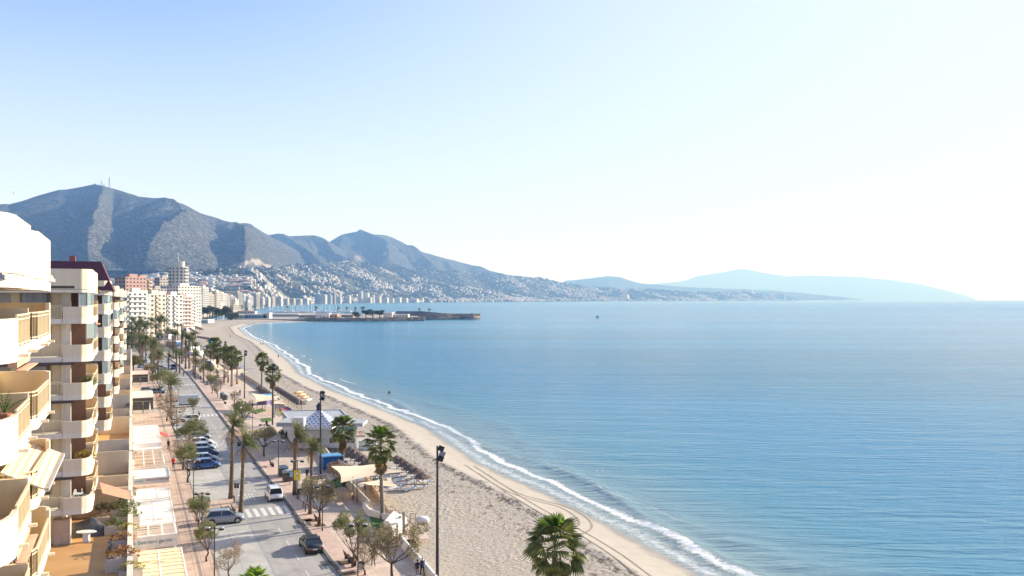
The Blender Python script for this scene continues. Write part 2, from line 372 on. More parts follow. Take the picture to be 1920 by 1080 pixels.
# ---- mountains and hills, real heightfields
m = bpy.data.materials.new('scrub_hillside'); m.use_nodes = True; N, L = nt(m); b = N['Principled BSDF']
g = N.new('ShaderNodeNewGeometry'); pos = g.outputs['Position']
n1 = noise_(N, L, pos, .0035, 6, .65); n2 = noise_(N, L, pos, .055, 5, .85)
c = ramp(N, L, n2, [(.44, (.010,.014,.018)), (.52, (.055,.058,.055)), (.60, (.27,.255,.235))])
c2 = ramp(N, L, n2, [(.42, (.018,.023,.022)), (.60, (.12,.12,.11))])
c = mixc(N, L, ramp(N, L, n1, [(.4, 0.), (.6, 1.)]), c, c2); c = mixc(N, L, math_(N, L, 'MULTIPLY', math_(N, L, 'SUBTRACT', attr(N, 'scar'), .3), 2.0, True), c, (.25, .23, .21)); L.new(c, b.inputs['Base Color']); b.inputs['Roughness'].default_value = 1; b.inputs['Specular IOR Level'].default_value = 0
M_SCRUB = m
def profile(ctrl):
    a = np.array(ctrl, float); return lambda x: np.interp(x, a[:,0], a[:,1])
def mountain(name, ridge, dist, foot, fdist, spurs, amp, px0, px1, nc=420, nr=110, seed=0, back=1500, fine=1., scars=()):
    # ridge, foot: pixel rows along the view; dist, fdist: their distances; spurs: (px at top, px at foot, strength)
    px = np.linspace(px0, px1, nc); u = np.linspace(0, 1, nr)
    PXg, U = np.meshgrid(px, u)
    yr = profile(ridge)(PXg); Dr = profile(dist)(PXg); yf = profile(foot)(PXg); Df = profile(fdist)(PXg)
    Dd = Df+(Dr-Df)*U
    zf = HC-(yf-HY)*Df/FPX; zr = HC-(yr-HY)*Dr/FPX
    prof = U**1.15
    Z = zf+(zr-zf)*prof
    X = (PXg-CX)*Dd/FPX
    # spurs: strongest mid slope, fading at the ridge
    H = np.zeros_like(Z)-.0
    wob = 60*(fbm(U*2.6+seed, PXg/120., 5)-.5)
    if len(spurs[0]) == 4 and isinstance(spurs[0][3], str):      # crest / valley lines: (px at foot, px mid, px at top, 'c' or 'v' + height)
        for r in range(nr):
            u_ = u[r]; xs_ = [np.interp(u_, [0, .5, 1], s_[:3]) for s_ in spurs]; hs_ = [float(s_[3]) for s_ in spurs]; o_ = np.argsort(xs_)
            H[r] = np.interp(px+wob[r], np.array(xs_)[o_], np.array(hs_)[o_])
    else:
        for pt, pb, k, wd in spurs:
            cxl = pb+(pt-pb)*U+wob*.7
            d = (PXg-cxl)/wd
            H = np.maximum(H, k*np.where(d > 0, np.clip(1-d/1.5, 0, 1), np.clip(1+d/.8, 0, 1)))
    env = np.sin(pi*np.clip(U, 0, 1)**.8)**.7
    Z = Z+amp*(H-.35)*env
    rn = fbm(X/620.+seed+.8*vn(Dd/500., X/900.), Dd/1000., 6, True)-.6
    Z = Z+rn*amp*.62*fine*env+(fbm(X/160.+seed, Dd/160., 5)-.5)*38*fine*np.clip(U*4, 0, 1)*(.35+.65*env)
    # back side
    ub = np.linspace(0, 1, 14)[1:]; PB, UB = np.meshgrid(px, ub)
    Dr2 = profile(dist)(PB); Db = Dr2+back*UB; Zb = Z[-1][None, :]*(1-UB)**.8-20
    Zb = Zb+(fbm(PB/40., UB*3, 4)-.5)*60*UB
    Xb = X[-1][None, :]*Db/Dr2
    V = np.concatenate([np.stack([X, Dd, Z], -1), np.stack([Xb, Db, Zb], -1)], 0)
    sc_ = np.zeros(V.shape[:2])
    for sx, su, rx, ru in scars: sc_[:nr] = np.maximum(sc_[:nr], 1.3-np.hypot((PXg-sx)/rx, (U-su)/ru)+(fbm(PXg/6., U*30, 3)-.5)*.9)
    grid_mesh(name, V, M_SCRUB, flip=False, attrs={'scar': sc_})
# main massif on the left
mountain('mountain', [(-700,470),(-300,440),(-120,400),(-60,384),(0,386),(17,388),(60,372),(110,356),(125,355),(150,351),(178,345),(190,348),(205,351),(230,358),(262,369),(300,374),(312,374),(345,386),(375,400),(410,410),(440,423),(470,425),(500,440),(530,455),(560,471),(585,484),(640,510),(700,530)],
  [(-700,6500),(0,6300),(300,6300),(430,6600),(500,7600),(560,8500),(660,9600)], [(-700,507),(0,507),(230,507),(460,509),(560,507),(660,515)], [(-700,3900),(0,4000),(300,4300),(460,4700),(500,5700),(560,6900),(600,7600),(660,8300)],
  [(-700,-700,-700,'.2'),(-120,-100,-80,'.1'),(-40,-20,10,'.75'),(60,75,90,'.45'),(128,134,150,'.12'),(150,180,194,'.78'),(226,216,222,'.2'),(262,352,300,'1.0'),(420,412,404,'.25'),(480,462,440,'.85'),(600,600,600,'.0'),(700,700,700,'.2')], 250, -700, 650, nc=640, nr=150, seed=3, scars=[(458,.045,14,.03),(480,.05,20,.03),(503,.04,13,.025),(30,.62,8,.03)])
# ridges behind it
mountain('mountain_behind', [(400,470),(470,460),(505,440),(520,439),(545,443),(570,441),(590,442),(610,450),(640,466),(680,486),(720,500),(800,520)],
  [(400,9600),(800,9900)], [(400,505),(560,506),(800,525)], [(400,7400),(600,8000),(800,9000)], [(520,600,.9,45),(590,680,.9,50),(560,630,.5,30)], 190, 400, 800, nc=260, nr=80, seed=9)
mountain('mountain_peak', [(520,520),(560,490),(600,462),(619,453),(640,440),(655,436),(668,436),(675,432),(682,436),(700,440),(722,441),(738,446),(760,459),(790,472),(830,483),(870,493),(910,505),(950,515),(990,520),(1040,527),(1090,536),(1150,543)],
  [(520,11500),(700,11300),(900,13300),(1150,15500)], [(520,505),(620,500),(750,508),(870,522),(1000,537),(1150,550)], [(520,8400),(700,9000),(800,9900),(900,11200),(1000,12500),(1150,14100)],
  [(676,735,1.,45),(640,640,.6,40),(735,830,.9,55),(800,880,.6,45),(890,960,.7,45)], 240, 520, 1150, nc=380, nr=110, seed=14, scars=[(670,.22,9,.08),(686,.16,7,.07),(722,.2,5,.04),(905,.2,22,.07)])
# built-up coastal slope
def hill_fn(PXg, U):           # U 0 at the coast .. 1 at the top of the slope
    C = coast_d(PXg); depth = np.interp(PXg, [-700,200,500,700,900,1100,1300,1492], [2600,2300,2000,1900,2300,2200,1500,500])
    C2 = np.where(PXg < 470, 2600., C)
    Dd = C2+depth*U
    yt = np.interp(PXg, [-700,150,250,450,560,640,700,800,900,960,1010,1080,1150,1250,1350,1420,1460,1492], [500,500,502,504,500,487,497,506,514,516,522,535,541,545,548,549,554,560.5])
    zt = HC-(yt-HY)*(C2+depth)/FPX
    Zg = np.where(U < 0, 0, np.clip(U, 0, 1)**1.25*zt)
    Xg = (PXg-CX)*Dd/FPX
    Zg = Zg+(fbm(Xg/420.+40, Dd/380., 5)-.47)*75*np.clip(U*3, 0, 1)*np.clip((1492-PXg)/250, 0.08, 1)
    return Xg, Dd, np.maximum(Zg, -.5)
px = np.linspace(-700, 1496, 700); u = np.linspace(0, 1.08, 110); PXg, U = np.meshgrid(px, u)
X, Dd, Z = hill_fn(PXg, U); Z = Z-np.clip(U-1, 0, 1)*900
V = np.stack([X, Dd, Z], -1); skirt = V[:1].copy(); skirt[..., 2] = -9
m2 = bpy.data.materials.new('hillside_gardens'); m2.use_nodes = True; N, L = nt(m2); b = N['Principled BSDF']
g = N.new('ShaderNodeNewGeometry'); pos = g.outputs['Position']
n1 = noise_(N, L, pos, .004, 5, .6); n2 = noise_(N, L, pos, .02, 5, .7)
c = ramp(N, L, n2, [(.42, (.03,.042,.028)), (.52, (.065,.072,.048)), (.64, (.24,.21,.17))])
L.new(c, b.inputs['Base Color']); b.inputs['Roughness'].default_value = 1; b.inputs['Specular IOR Level'].default_value = 0
grid_mesh('coastal_hills', np.concatenate([skirt, V], 0), m2)
# faint far ranges
def range_(name, ridge, d, thick, seed, amp=60):
    px = np.linspace(ridge[0][0], ridge[-1][0], 260); u = np.linspace(0, 1, 24); PXg, U = np.meshgrid(px, u)
    yr = profile(ridge)(PXg); zr = HC-(yr-HY)*d/FPX; Dd = d-thick+thick*U; X = (PXg-CX)*Dd/FPX
    n = fbm(PXg/60.+seed, U*3, 5)-.5
    Z = np.maximum(zr, 5)*U**.9+n*zr*.5*np.sin(pi*U)+(fbm(PXg/14.+seed, U, 3)-.5)*amp*.6*U-12
    Zb = np.array([np.full(260, -30.)]); V = np.concatenate([np.stack([X, Dd, Z], -1), np.stack([X[-1:]*1.05, Dd[-1:]*1.05, Zb], -1)], 0)
    grid_mesh(name, V, M_SCRUB)
range_('far_hills', [(1040,540),(1060,526),(1080,524),(1110,520),(1140,516),(1160,518),(1200,530),(1250,534),(1300,538),(1400,541),(1500,548),(1580,556),(1620,561)], 23500, 2000, 5)
range_('far_mountain', [(1150,556),(1200,538),(1240,530),(1280,527),(1310,516),(1350,511),(1385,504),(1400,504),(1440,512),(1480,518),(1520,516),(1600,518),(1660,523),(1720,531),(1770,543),(1810,553),(1830,560)], 37500, 3500, 2)
# ================================================================ STREET SURFACES
def bend(s): return -((s-280)/110.)**2*2.2 if s > 280 else 0.0
def strip(name, t0, t1, s0, s1, z, m, h=0.0, n=None, kind='structure', follow=True):
    n = n or max(1, int((s1-s0)/12)); mb = MB()
    f0 = t0 if callable(t0) else (lambda s: t0+bend(s)); f1 = t1 if callable(t1) else (lambda s: t1+bend(s))
    vs = []; fs = []
    for i in range(n+1):
        s = s0+(s1-s0)*i/n
        a, b = W(s, f0(s)), W(s, f1(s))
        if h: vs += [(a.x,a.y,z-h),(a.x,a.y,z),(b.x,b.y,z),(b.x,b.y,z-h)]
        else: vs += [(a.x,a.y,z),(b.x,b.y,z)]
    k = 4 if h else 2
    for i in range(n):
        for j in range(k-1): fs.append((k*i+j, k*i+j+1, k*(i+1)+j+1, k*(i+1)+j)[::-1] if True else None)
    if h: fs += [(0,1,2,3), tuple(k*n+j for j in (3,2,1,0))]
    mb.add(vs, [f[::-1] for f in fs]); return mb.build(name, m, kind=kind)
def paved(name, c1, c2, joint, sx, sy, rough=.85):
    m = bpy.data.materials.new(name); m.use_nodes = True; N, L = nt(m); b = N['Principled BSDF']
    g = N.new('ShaderNodeNewGeometry'); mp = N.new('ShaderNodeMapping'); mp.inputs['Rotation'].default_value = (0, 0, -TH); L.new(g.outputs['Position'], mp.inputs[0])
    bt = N.new('ShaderNodeTexBrick'); bt.inputs['Scale'].default_value = 1; bt.offset = 0
    bt.inputs['Brick Width'].default_value = sx; bt.inputs['Row Height'].default_value = sy; bt.inputs['Mortar Size'].default_value = .03
    bt.inputs['Color1'].default_value = (*c1, 1); bt.inputs['Color2'].default_value = (*c2, 1); bt.inputs['Mortar'].default_value = (*joint, 1)
    L.new(mp.outputs[0], bt.inputs['Vector'])
    n1 = noise_(N, L, g.outputs['Position'], .5, 6, .7); n2 = noise_(N, L, g.outputs['Position'], .12, 3)
    st = ramp(N, L, n1, [(.3, (.74,.72,.70)), (.6, (1,1,1))]); st2 = ramp(N, L, n2, [(.35, (.82,.82,.82)), (.6, (1.05,1.03,1.0))])
    mm = N.new('ShaderNodeMix'); mm.data_type = 'RGBA'; mm.blend_type = 'MULTIPLY'; mm.inputs[0].default_value = 1; L.new(bt.outputs[0], mm.inputs[6]); L.new(st, mm.inputs[7])
    m3 = N.new('ShaderNodeMix'); m3.data_type = 'RGBA'; m3.blend_type = 'MULTIPLY'; m3.inputs[0].default_value = 1; L.new(mm.outputs[2], m3.inputs[6]); L.new(st2, m3.inputs[7])
    L.new(m3.outputs[2], b.inputs['Base Color']); b.inputs['Roughness'].default_value = rough; MATS[name] = m; return m
M_PINK = paved('pink_paving', (.58,.44,.355), (.53,.41,.335), (.35,.26,.21), .8, .8)
M_PROM = paved('promenade_paving', (.64,.52,.43), (.59,.485,.405), (.42,.34,.28), 1.2, 1.2)
M_PARK = paved('parking_concrete', (.47,.47,.45), (.43,.435,.42), (.32,.32,.31), 5.0, 3.3)
# asphalt with wheel-polished lanes, seams and patches
m = bpy.data.materials.new('worn_asphalt'); m.use_nodes = True; N, L = nt(m); b = N['Principled BSDF']
g = N.new('ShaderNodeNewGeometry'); pos = g.outputs['Position']
mp = N.new('ShaderNodeMapping'); mp.inputs['Rotation'].default_value = (0, 0, -TH); L.new(pos, mp.inputs[0])
sp = N.new('ShaderNodeSeparateXYZ'); L.new(mp.outputs[0], sp.inputs[0])
ms = N.new('ShaderNodeMapping'); ms.inputs['Scale'].default_value = (1.2, .05, 1); L.new(mp.outputs[0], ms.inputs[0])
c = ramp(N, L, noise_(N, L, ms.outputs[0], 1, 4), [(.3, (.29,.28,.27)), (.7, (.37,.355,.335))])
c2 = ramp(N, L, noise_(N, L, pos, .35, 6, .7), [(.32, (.70,.70,.71)), (.45, (.95,.95,.95)), (.65, (1.06,1.06,1.06))])
mm = N.new('ShaderNodeMix'); mm.data_type = 'RGBA'; mm.blend_type = 'MULTIPLY'; mm.inputs[0].default_value = 1; L.new(c, mm.inputs[6]); L.new(c2, mm.inputs[7])
L.new(mm.outputs[2], b.inputs['Base Color']); b.inputs['Roughness'].default_value = .85; M_ROAD = m
M_KERB = mat('kerb_stone', (.30,.29,.28), .8, .15, 2)
M_PAINT = mat('road_paint', (.74,.74,.72), .7, .18, 3, detail=6)
M_LAWN = mat('short_grass', (.10,.19,.035), .95, .2, 2, .03, 30, col2=(.05,.11,.02))
S0, S1 = 20, 470
strip('road', 12.6, 18.25, S0, S1, 0.0, M_ROAD, n=60)
strip('parking_lane', 7.7, 12.6, S0, S1, 0.0, M_PARK, n=60)
strip('left_pavement', 0.0, 7.7, S0, S1, .13, M_PINK, h=.2, n=60)
strip('left_kerb', 7.58, 7.75, S0, S1, .15, M_KERB, h=.2, n=60)
strip('gutter', 12.5, 12.72, S0, S1, .004, mat('gutter_stone', (.33,.34,.35), .8), n=60)
strip('promenade', 18.55, lambda s: float(wall_t(s)), S0, 460, .13, M_PROM, h=.25, n=110)
strip('right_kerb', 18.25, 18.56, S0, S1, .16, mat('dark_kerb', (.13,.125,.12), .8, .2, 1.5), h=.25, n=60)
strip('pavement_band', 5.9, 6.2, S0, 300, .134, mat('grey_band', (.30,.25,.22), .85), n=30)
strip('promenade_band', 18.9, 20.6, S0, 300, .134, mat('band_paving', (.58,.42,.345), .85, .1, .8), n=30)
# island pavements across the parking lane
for a, b_ in ((109.5, 118), (195, 203), (286, 292)):
    strip('crossing_island', 7.7, 12.45, a, b_, .13, M_PINK, h=.2, n=2)
    strip('island_kerb', 12.4, 12.62, a-.1, b_+.1, .15, M_KERB, h=.2, n=2)
def paint(s0, t0, s1, t1, z=.008):
    mb = MB(); vs = [W(s0,t0+bend(s0),z), W(s0,t1+bend(s0),z), W(s1,t1+bend(s1),z), W(s1,t0+bend(s1),z)]
    return mb.add(vs, [(0,1,2,3)])
for cs in (PST(560,953)[0], PST(400,778)[0], PST(380,720.5)[0], PST(350,707)[0]):
    for k in range(6):
        t = 12.95+.92*k; paint(cs-2.2, t, cs+2.0, t+.5).build('crosswalk_stripe', M_PAINT, kind='structure')
s = 60
while s < 330:
    if not any(abs(s-c_) < 5 for c_ in (109, 112, 205)): paint(s, 15.45, s+2.0, 15.56).build('lane_dash', M_PAINT, kind='structure')
    s += 5.6
def arrow(s, t, sc=1, turn=0):
    mb = MB(); z = .009
    def q(a): mb.add([W(s+x*sc, t+y*sc, z) for x, y in a], [tuple(range(len(a)))])
    q([(0,-.08),(0,.08),(2.8,.08),(2.8,-.08)]); q([(2.8,-.32),(2.8,.32),(4.2,0)])
    if turn: q([(1.4,.08),(1.7,.08),(2.3,.5),(2.0,.5)]); q([(1.7,.5),(2.6,.5),(2.4,.85)])
    mb.build('road_arrow', M_PAINT, kind='structure')
arrow(PST(405,890)[0], 14.2); arrow(PST(418,838)[0], 14.1, 1.6, 1); arrow(PST(370,747)[0], 14.0, 1.6); arrow(PST(392,747)[0], 17.0, 1.6)
# worn lettering on the lane before the crossing, drain grates
mb = MB(); sL, tL = PST(478, 933)
for k in range(5):
    for r_ in range(3): mb.add([W(sL-1.2+r_*1.5+random.uniform(-.2,.2), 13.1+k*.42, .009), W(sL-1.2+r_*1.5, 13.3+k*.42, .009), W(sL-.6+r_*1.5, 13.3+k*.42, .009), W(sL-.4+r_*1.5, 13.12+k*.42, .009)], [(0,1,2,3)])
mb.build('lane_lettering', M_PAINT, kind='structure')
for px, py in ((562,979),(612,1056),(480,868)):
    s, t = PST(px, py); mb = MB()
    for a in (0, 1):
        for k in range(5): mb.add([W(s-.9+.36*k, t-.55+a*.75, .008), W(s-.9+.36*k, t+.1+a*.75, .008), W(s-.9+.36*k+.26, t+.1+a*.75, .008), W(s-.9+.36*k+.26, t-.55+a*.75, .008)], [(0,1,2,3)])
    mb.build('drain_grate', mat('dark_iron', (.05,.05,.05), .6), kind='structure')
# drop kerb tint at the crossing
# ================================================================ PROMENADE WALL
M_WHITE = mat('limewash', (.78,.74,.69), .85, .07, 1.2, .01, 15)
M_BEIGEST = mat('rendered_wall', (.60,.53,.44), .9, .12, 1.0, .015, 12)
M_LIMEST = mat('limestone_block', (.60,.46,.31), .9, .18, 1.5, .03, 6)
def low_wall(name, pts, h, th, m, label, base=.13, top=None):
    n = 6; path = []
    for i in range(len(pts)-1):
        for k in range(n): u = k/n; path.append([pts[i][j]*(1-u)+pts[i+1][j]*u for j in range(2)])
    path.append(list(pts[-1])); P2 = [W(*p) for p in path]; e = empty(name, P2[len(P2)//2]*1, 0, label, 'wall')
    o0 = e.location.copy(); mb = MB(); mb.wall([(p.x-o0.x, p.y-o0.y) for p in P2], base-1.3, base+h, th); mb.build('wall', m, e)
    mb = MB(); mb.tube([(p.x-o0.x, p.y-o0.y, base+h) for p in P2], th*.52, 8); mb.build('rounded_coping', m, e, smooth=True); return e
low_wall('promenade_wall', [(56,24.2),(70,25.2),(78,25.8),PST(752,1015,.5)], .75, .42, M_WHITE, 'white rounded low wall between the paving and the sand at the lower edge')
low_wall('promenade_wall', [PST(690,948,.4),PST(655,905,.8),PST(640,885,.8),PST(612,846,.8),PST(590,815,.8),PST(562,785,.8)], .8, .45, M_BEIGEST, 'long beige rounded wall beside the blue beach hut')
low_wall('promenade_wall', [PST(540,768,.8),PST(520,745,.8),PST(500,730,.8),PST(478,715,.8),PST(452,700,.8)], .8, .45, M_BEIGEST, 'distant beige rounded wall beyond the beach restaurant')
# low limestone wall of separate blocks beside the ramp
e = empty('block_wall', W(*PST(705,905)), 0, 'low wall of cream stone blocks along the beach ramp under the shade sails', 'wall')
pA, pB = P(688,902,.1), P(731,962,.1)
bmesh_ = MB().box((0,0,0), (1.55,.55,.95)).mesh('stone_block', M_LIMEST)
nb_ = int((pB-pA).length/1.6)
for i in range(nb_+1):
    p = pA+(pB-pA)*i/nb_; o = obj('stone_block', bmesh_, e, p-e.location, atan2(pB.y-pA.y, pB.x-pA.x)+random.uniform(-.03,.03)); o.location.z = .13-random.uniform(0,.08)-i*.03
# curved white wall with planting beside the fan palm
low_wall('garden_wall', [PST(682,948,.5),PST(693,962,.5),PST(712,968,.4),PST(735,973,.5)], .65, .35, M_WHITE, 'curved white garden wall around the lawn at the foot of the fan palm')
e = empty('ramp_wall', P(728,1000), 0, 'tall angular white wall between the lawn and the beach ramp', 'wall')
mb = MB(); a, b_, c_ = P(738,972,.6)-P(728,1000), P(718,995,.6)-P(728,1000), P(735,1003,.6)-P(728,1000)
mb.prism([(a.x,a.y),(b_.x,b_.y),(c_.x,c_.y),(c_.x+1.1,c_.y+4)], 0, 1.5); mb.build('wall', M_WHITE, e)
# lawns
def patch(name, pts, z, m, h=.0):
    vs = [P(px,py,z) for px,py in pts]; n = len(vs); c = sum(vs, Vector())/n; mb = MB(); mb.add(vs+[c+Vector((0,0,.05))], [(i,(i+1)%n,n) for i in range(n)]); return mb.build(name, m, kind='structure')
patch('lawn', [(692,968),(712,972),(736,978),(715,998),(700,990)], .20, M_LAWN); patch('lawn', [(618,902),(640,893),(660,900),(650,912),(625,914)], .19, M_LAWN)
patch('lawn', [(470,770),(492,765),(498,770),(480,776)], .19, M_LAWN); patch('lawn', [(488,785),(508,783),(510,789),(492,791)], .19, M_LAWN)
patch('ramp_paving', [(700,905),(672,915),(695,950),(735,968),(752,968),(800,1008),(760,1012),(735,985),(722,960)], .16, M_PROM)
patch('ramp_paving', [(740,975),(790,985),(806,1010),(745,1012),(728,998)], -.35, M_PROM)
# ================================================================ BALCONY APARTMENT BLOCKS (street frame: local x to the sea, local y along the street)
M_CREAM = mat('cream_render', (.76,.64,.46), .85, .07, 1.3, stretch=(1,1,.12))
M_PEACH = mat('peach_render', (.78,.63,.42), .85, .07, 1.3, stretch=(1,1,.12))
M_OFFW = mat('white_render', (.78,.70,.57), .85, .09, 1.3, stretch=(1,1,.12))
M_SCREEN = mat('tan_screen', (.50,.41,.25), .9, .08, 3)
M_RAIL = mat('cream_steel', (.74,.62,.40), .5, .04, 3)
M_SLABTOP = mat('balcony_tile', (.52,.38,.30), .8, .1, 2)
M_BROWN = mat('brown_panel', (.36,.19,.12), .7, .12, 3)
M_DKBRN = mat('awning_cassette', (.10,.075,.06), .7)
M_FRAME = mat('bronze_frame', (.42,.36,.20), .5)
M_CURT = mat('lace_curtain', (.42,.44,.46), .9, .25, 1.5, stretch=(6,6,.2))
M_SHUT = mat('roller_shutter', (.42,.39,.35), .8, .1, 1, stretch=(.1,.1,14))
def glassmat(name, tint, alpha=.45):
    m = bpy.data.materials.new(name); m.use_nodes = True; N, L = nt(m); b = N['Principled BSDF']
    b.inputs['Base Color'].default_value = (*tint, 1); b.inputs['Roughness'].default_value = .05; b.inputs['Alpha'].default_value = alpha
    b.inputs['Specular IOR Level'].default_value = .9; return m
M_GLASS = glassmat('clear_glazing', (.35,.45,.43)); M_DKGL = mat('dark_glass', (.03,.04,.045), .06, .1, .5, spec=.9)
M_PALM_PINK = mat('peach_awning', (.75,.42,.27), .9)
FL = [25.0-2.95*n for n in range(6)]
def arc(cx, cy, r, a0, a1, n=8): return [(cx+r*cos(radians(a0+(a1-a0)*i/n)), cy+r*sin(radians(a0+(a1-a0)*i/n))) for i in range(n+1)]
def mb_wall(path, z0, z1, th=.15): return MB().wall(path, z0, z1, th)
B_OUT = [(-2,0),(-.72,0),(-.36,.22),(-.12,.62),(0,1.2),(0,5.6),(-2,5.6)]
A_OUT = [(-2,7.4),(-.7,7.4)]+arc(-.7,8.1,.7,-90,0,4)+[(0,13.4)]+arc(-.6,13.4,.6,0,90,4)+[(-2,14)]
PM = {}
PM['slabB'] = MB().prism(B_OUT, -.40, 0).mesh('slab', M_OFFW); PM['slabA'] = MB().prism(A_OUT, -.40, 0).mesh('slab', M_OFFW)
inset = lambda P_, k=.12: [(x-k if x > -1 else x, y+(k if y < 7 and y < 1 else -k if (y > 13.2 or 5 < y < 6) else k if 7 < y < 8.2 else 0)) for x, y in P_]
PM['floorB'] = MB().prism(inset(B_OUT), .004, .02).mesh('balcony_floor', M_SLABTOP); PM['floorA'] = MB().prism(inset(A_OUT), .004, .02).mesh('balcony_floor', M_SLABTOP)
PM['parB'] = mb_wall([(-2,.08),(-.76,.08),(-.72,.09),(-.41,.28),(-.20,.64),(-.09,1.15),(-.08,1.9)], -.38, .92).mesh('parapet', M_CREAM)
PM['endB'] = mb_wall([(-2,5.5),(-.08,5.5)], .0, 1.2).mesh('end_wall', M_PEACH)
PM['endA'] = mb_wall([(-.08,12.9),(-.08,13.3)]+[(x,y-.08) for x, y in arc(-.66,13.4,.58,0,90,4)]+[(-2,13.9)], -.38, 1.35).mesh('end_wall', M_PEACH)
PM['divider'] = MB().box((-1.3,5.35,.02),(1.3,.12,2.45)).mesh('divider_panel', M_BROWN)
def rail_mesh(path, bars=.14, screen=True):
    mb = MB()
    for a, b in zip(path[:-1], path[1:]):
        mb.bar((*a,1.0),(*b,1.0),.07,.05); mb.bar((*a,.86),(*b,.86),.04); mb.bar((*a,.08),(*b,.08),.04)
        d = sqrt((b[0]-a[0])**2+(b[1]-a[1])**2); n = max(1, int(d/1.2))
        for i in range(n+1):
            u = i/n; mb.bar((a[0]+(b[0]-a[0])*u, a[1]+(b[1]-a[1])*u, 0), (a[0]+(b[0]-a[0])*u, a[1]+(b[1]-a[1])*u, 1.0), .05)
        n = max(1, int(d/bars))
        for i in range(n):
            u = (i+.5)/n; x, y = a[0]+(b[0]-a[0])*u, a[1]+(b[1]-a[1])*u; mb.bar((x,y,.08),(x,y,1.0),.022)
    return mb.mesh('railing', M_RAIL)
def screen_mesh(path):
    mb = MB()
    for a, b in zip(path[:-1], path[1:]): mb.bar((a[0]-.05,a[1],.47),(b[0]-.05,b[1],.47),.02,.74)
    return mb.mesh('tan_screen', M_SCREEN)
PM['railB'] = rail_mesh([(-.06,1.9),(-.06,5.5)]); PM['scrB'] = screen_mesh([(-.06,1.95),(-.06,5.45)])
PM['railA'] = rail_mesh([(-2,7.46),(-.7,7.46),(-.2,7.75),(-.06,8.2),(-.06,12.9)]); PM['scrA'] = screen_mesh([(-.06,8.25),(-.06,12.8)])
PM['ledge'] = MB().box((-9,.8,-.40),(14,1.4,.40)).mesh('ledge_slab', M_OFFW); PM['ledgerail'] = rail_mesh([(-16,.18),(-2.1,.18)], .2)
PM['ledgescr'] = MB().box((-3.2,.24,.05),(2.1,.03,.8)).mesh('tan_screen', M_SCREEN)
PM['cassette'] = MB().box((-5.0,.1,-.62),(7.6,.22,.2)).mesh('awning_cassette', M_DKBRN)
PM['cassetteP'] = MB().box((-.12,3.4,-.60),(.25,3.6,.18)).box((.1,3.4,-.72),(.3,3.5,.03)).mesh('rolled_awning', M_PALM_PINK)
def glaze(path, h=2.5):
    fr, gl = MB(), MB()
    for a, b in zip(path[:-1], path[1:]):
        d = sqrt((b[0]-a[0])**2+(b[1]-a[1])**2); n = max(1, round(d/.75))
        for i in range(n+1):
            x, y = a[0]+(b[0]-a[0])*i/n, a[1]+(b[1]-a[1])*i/n; fr.bar((x,y,.95),(x,y,h),.05)
        fr.bar((*a,.97),(*b,.97),.06); fr.bar((*a,h),(*b,h),.06); gl.bar((a[0],a[1],(h+1)/2),(b[0],b[1],(h+1)/2),.02,h-1.05)
    return fr.mesh('glazing_frame', mat('white_frame', (.75,.76,.76), .5)), gl.mesh('glazing', M_GLASS)
gB = glaze([(-.9,.08),(-.35,.3),(-.08,.9),(-.08,5.4)]); gA = glaze([(-2,7.5),(-.7,7.5),(-.08,8.2),(-.08,13.3)])
# window on the end wall (faces the camera)
def window_parts(w, h):
    fr = MB(); t = .07
    for x in (-w/2, 0, w/2): fr.box((x,-.03,0),(t,.1,h))
    fr.box((0,-.035,0),(w,.1,t)); fr.box((0,-.035,h-t),(w,.1,t))
    return (fr.mesh('frame', M_FRAME), MB().box((0,.0,0),(w,.03,h)).mesh('pane', M_DKGL), MB().box((-w*.05,-.016,.1),(w*.8,.012,h-.25)).mesh('curtain', M_CURT))
WIN2 = window_parts(2.1,1.35); WIN1 = window_parts(1.2,1.2)
SHUT = MB().box((0,0,0),(1.0,.06,2.1)).mesh('shutter', M_SHUT)
PIL = MB().box((0,0,0),(.42,.42,2.55)).mesh('pillar', M_OFFW)
DOORP = MB().box((0,0,0),(.06,2.0,2.1)).mesh('terrace_door', M_DKGL)
BLOCKS = []
names = ['nearest cream balcony block cut by the left edge, striped awning over one balcony',
 'second cream balcony block, grey end panels facing us and dark awning cassettes', 'third cream balcony block, under the dark purple mansard roof',
 'fourth cream balcony block along the street, behind the purple-roofed one', 'fifth cream balcony block along the street, narrow in view', 'farthest block of the cream balcony row, beside the big round bush']
def TF(s): return -3.15+(s-42)*.008
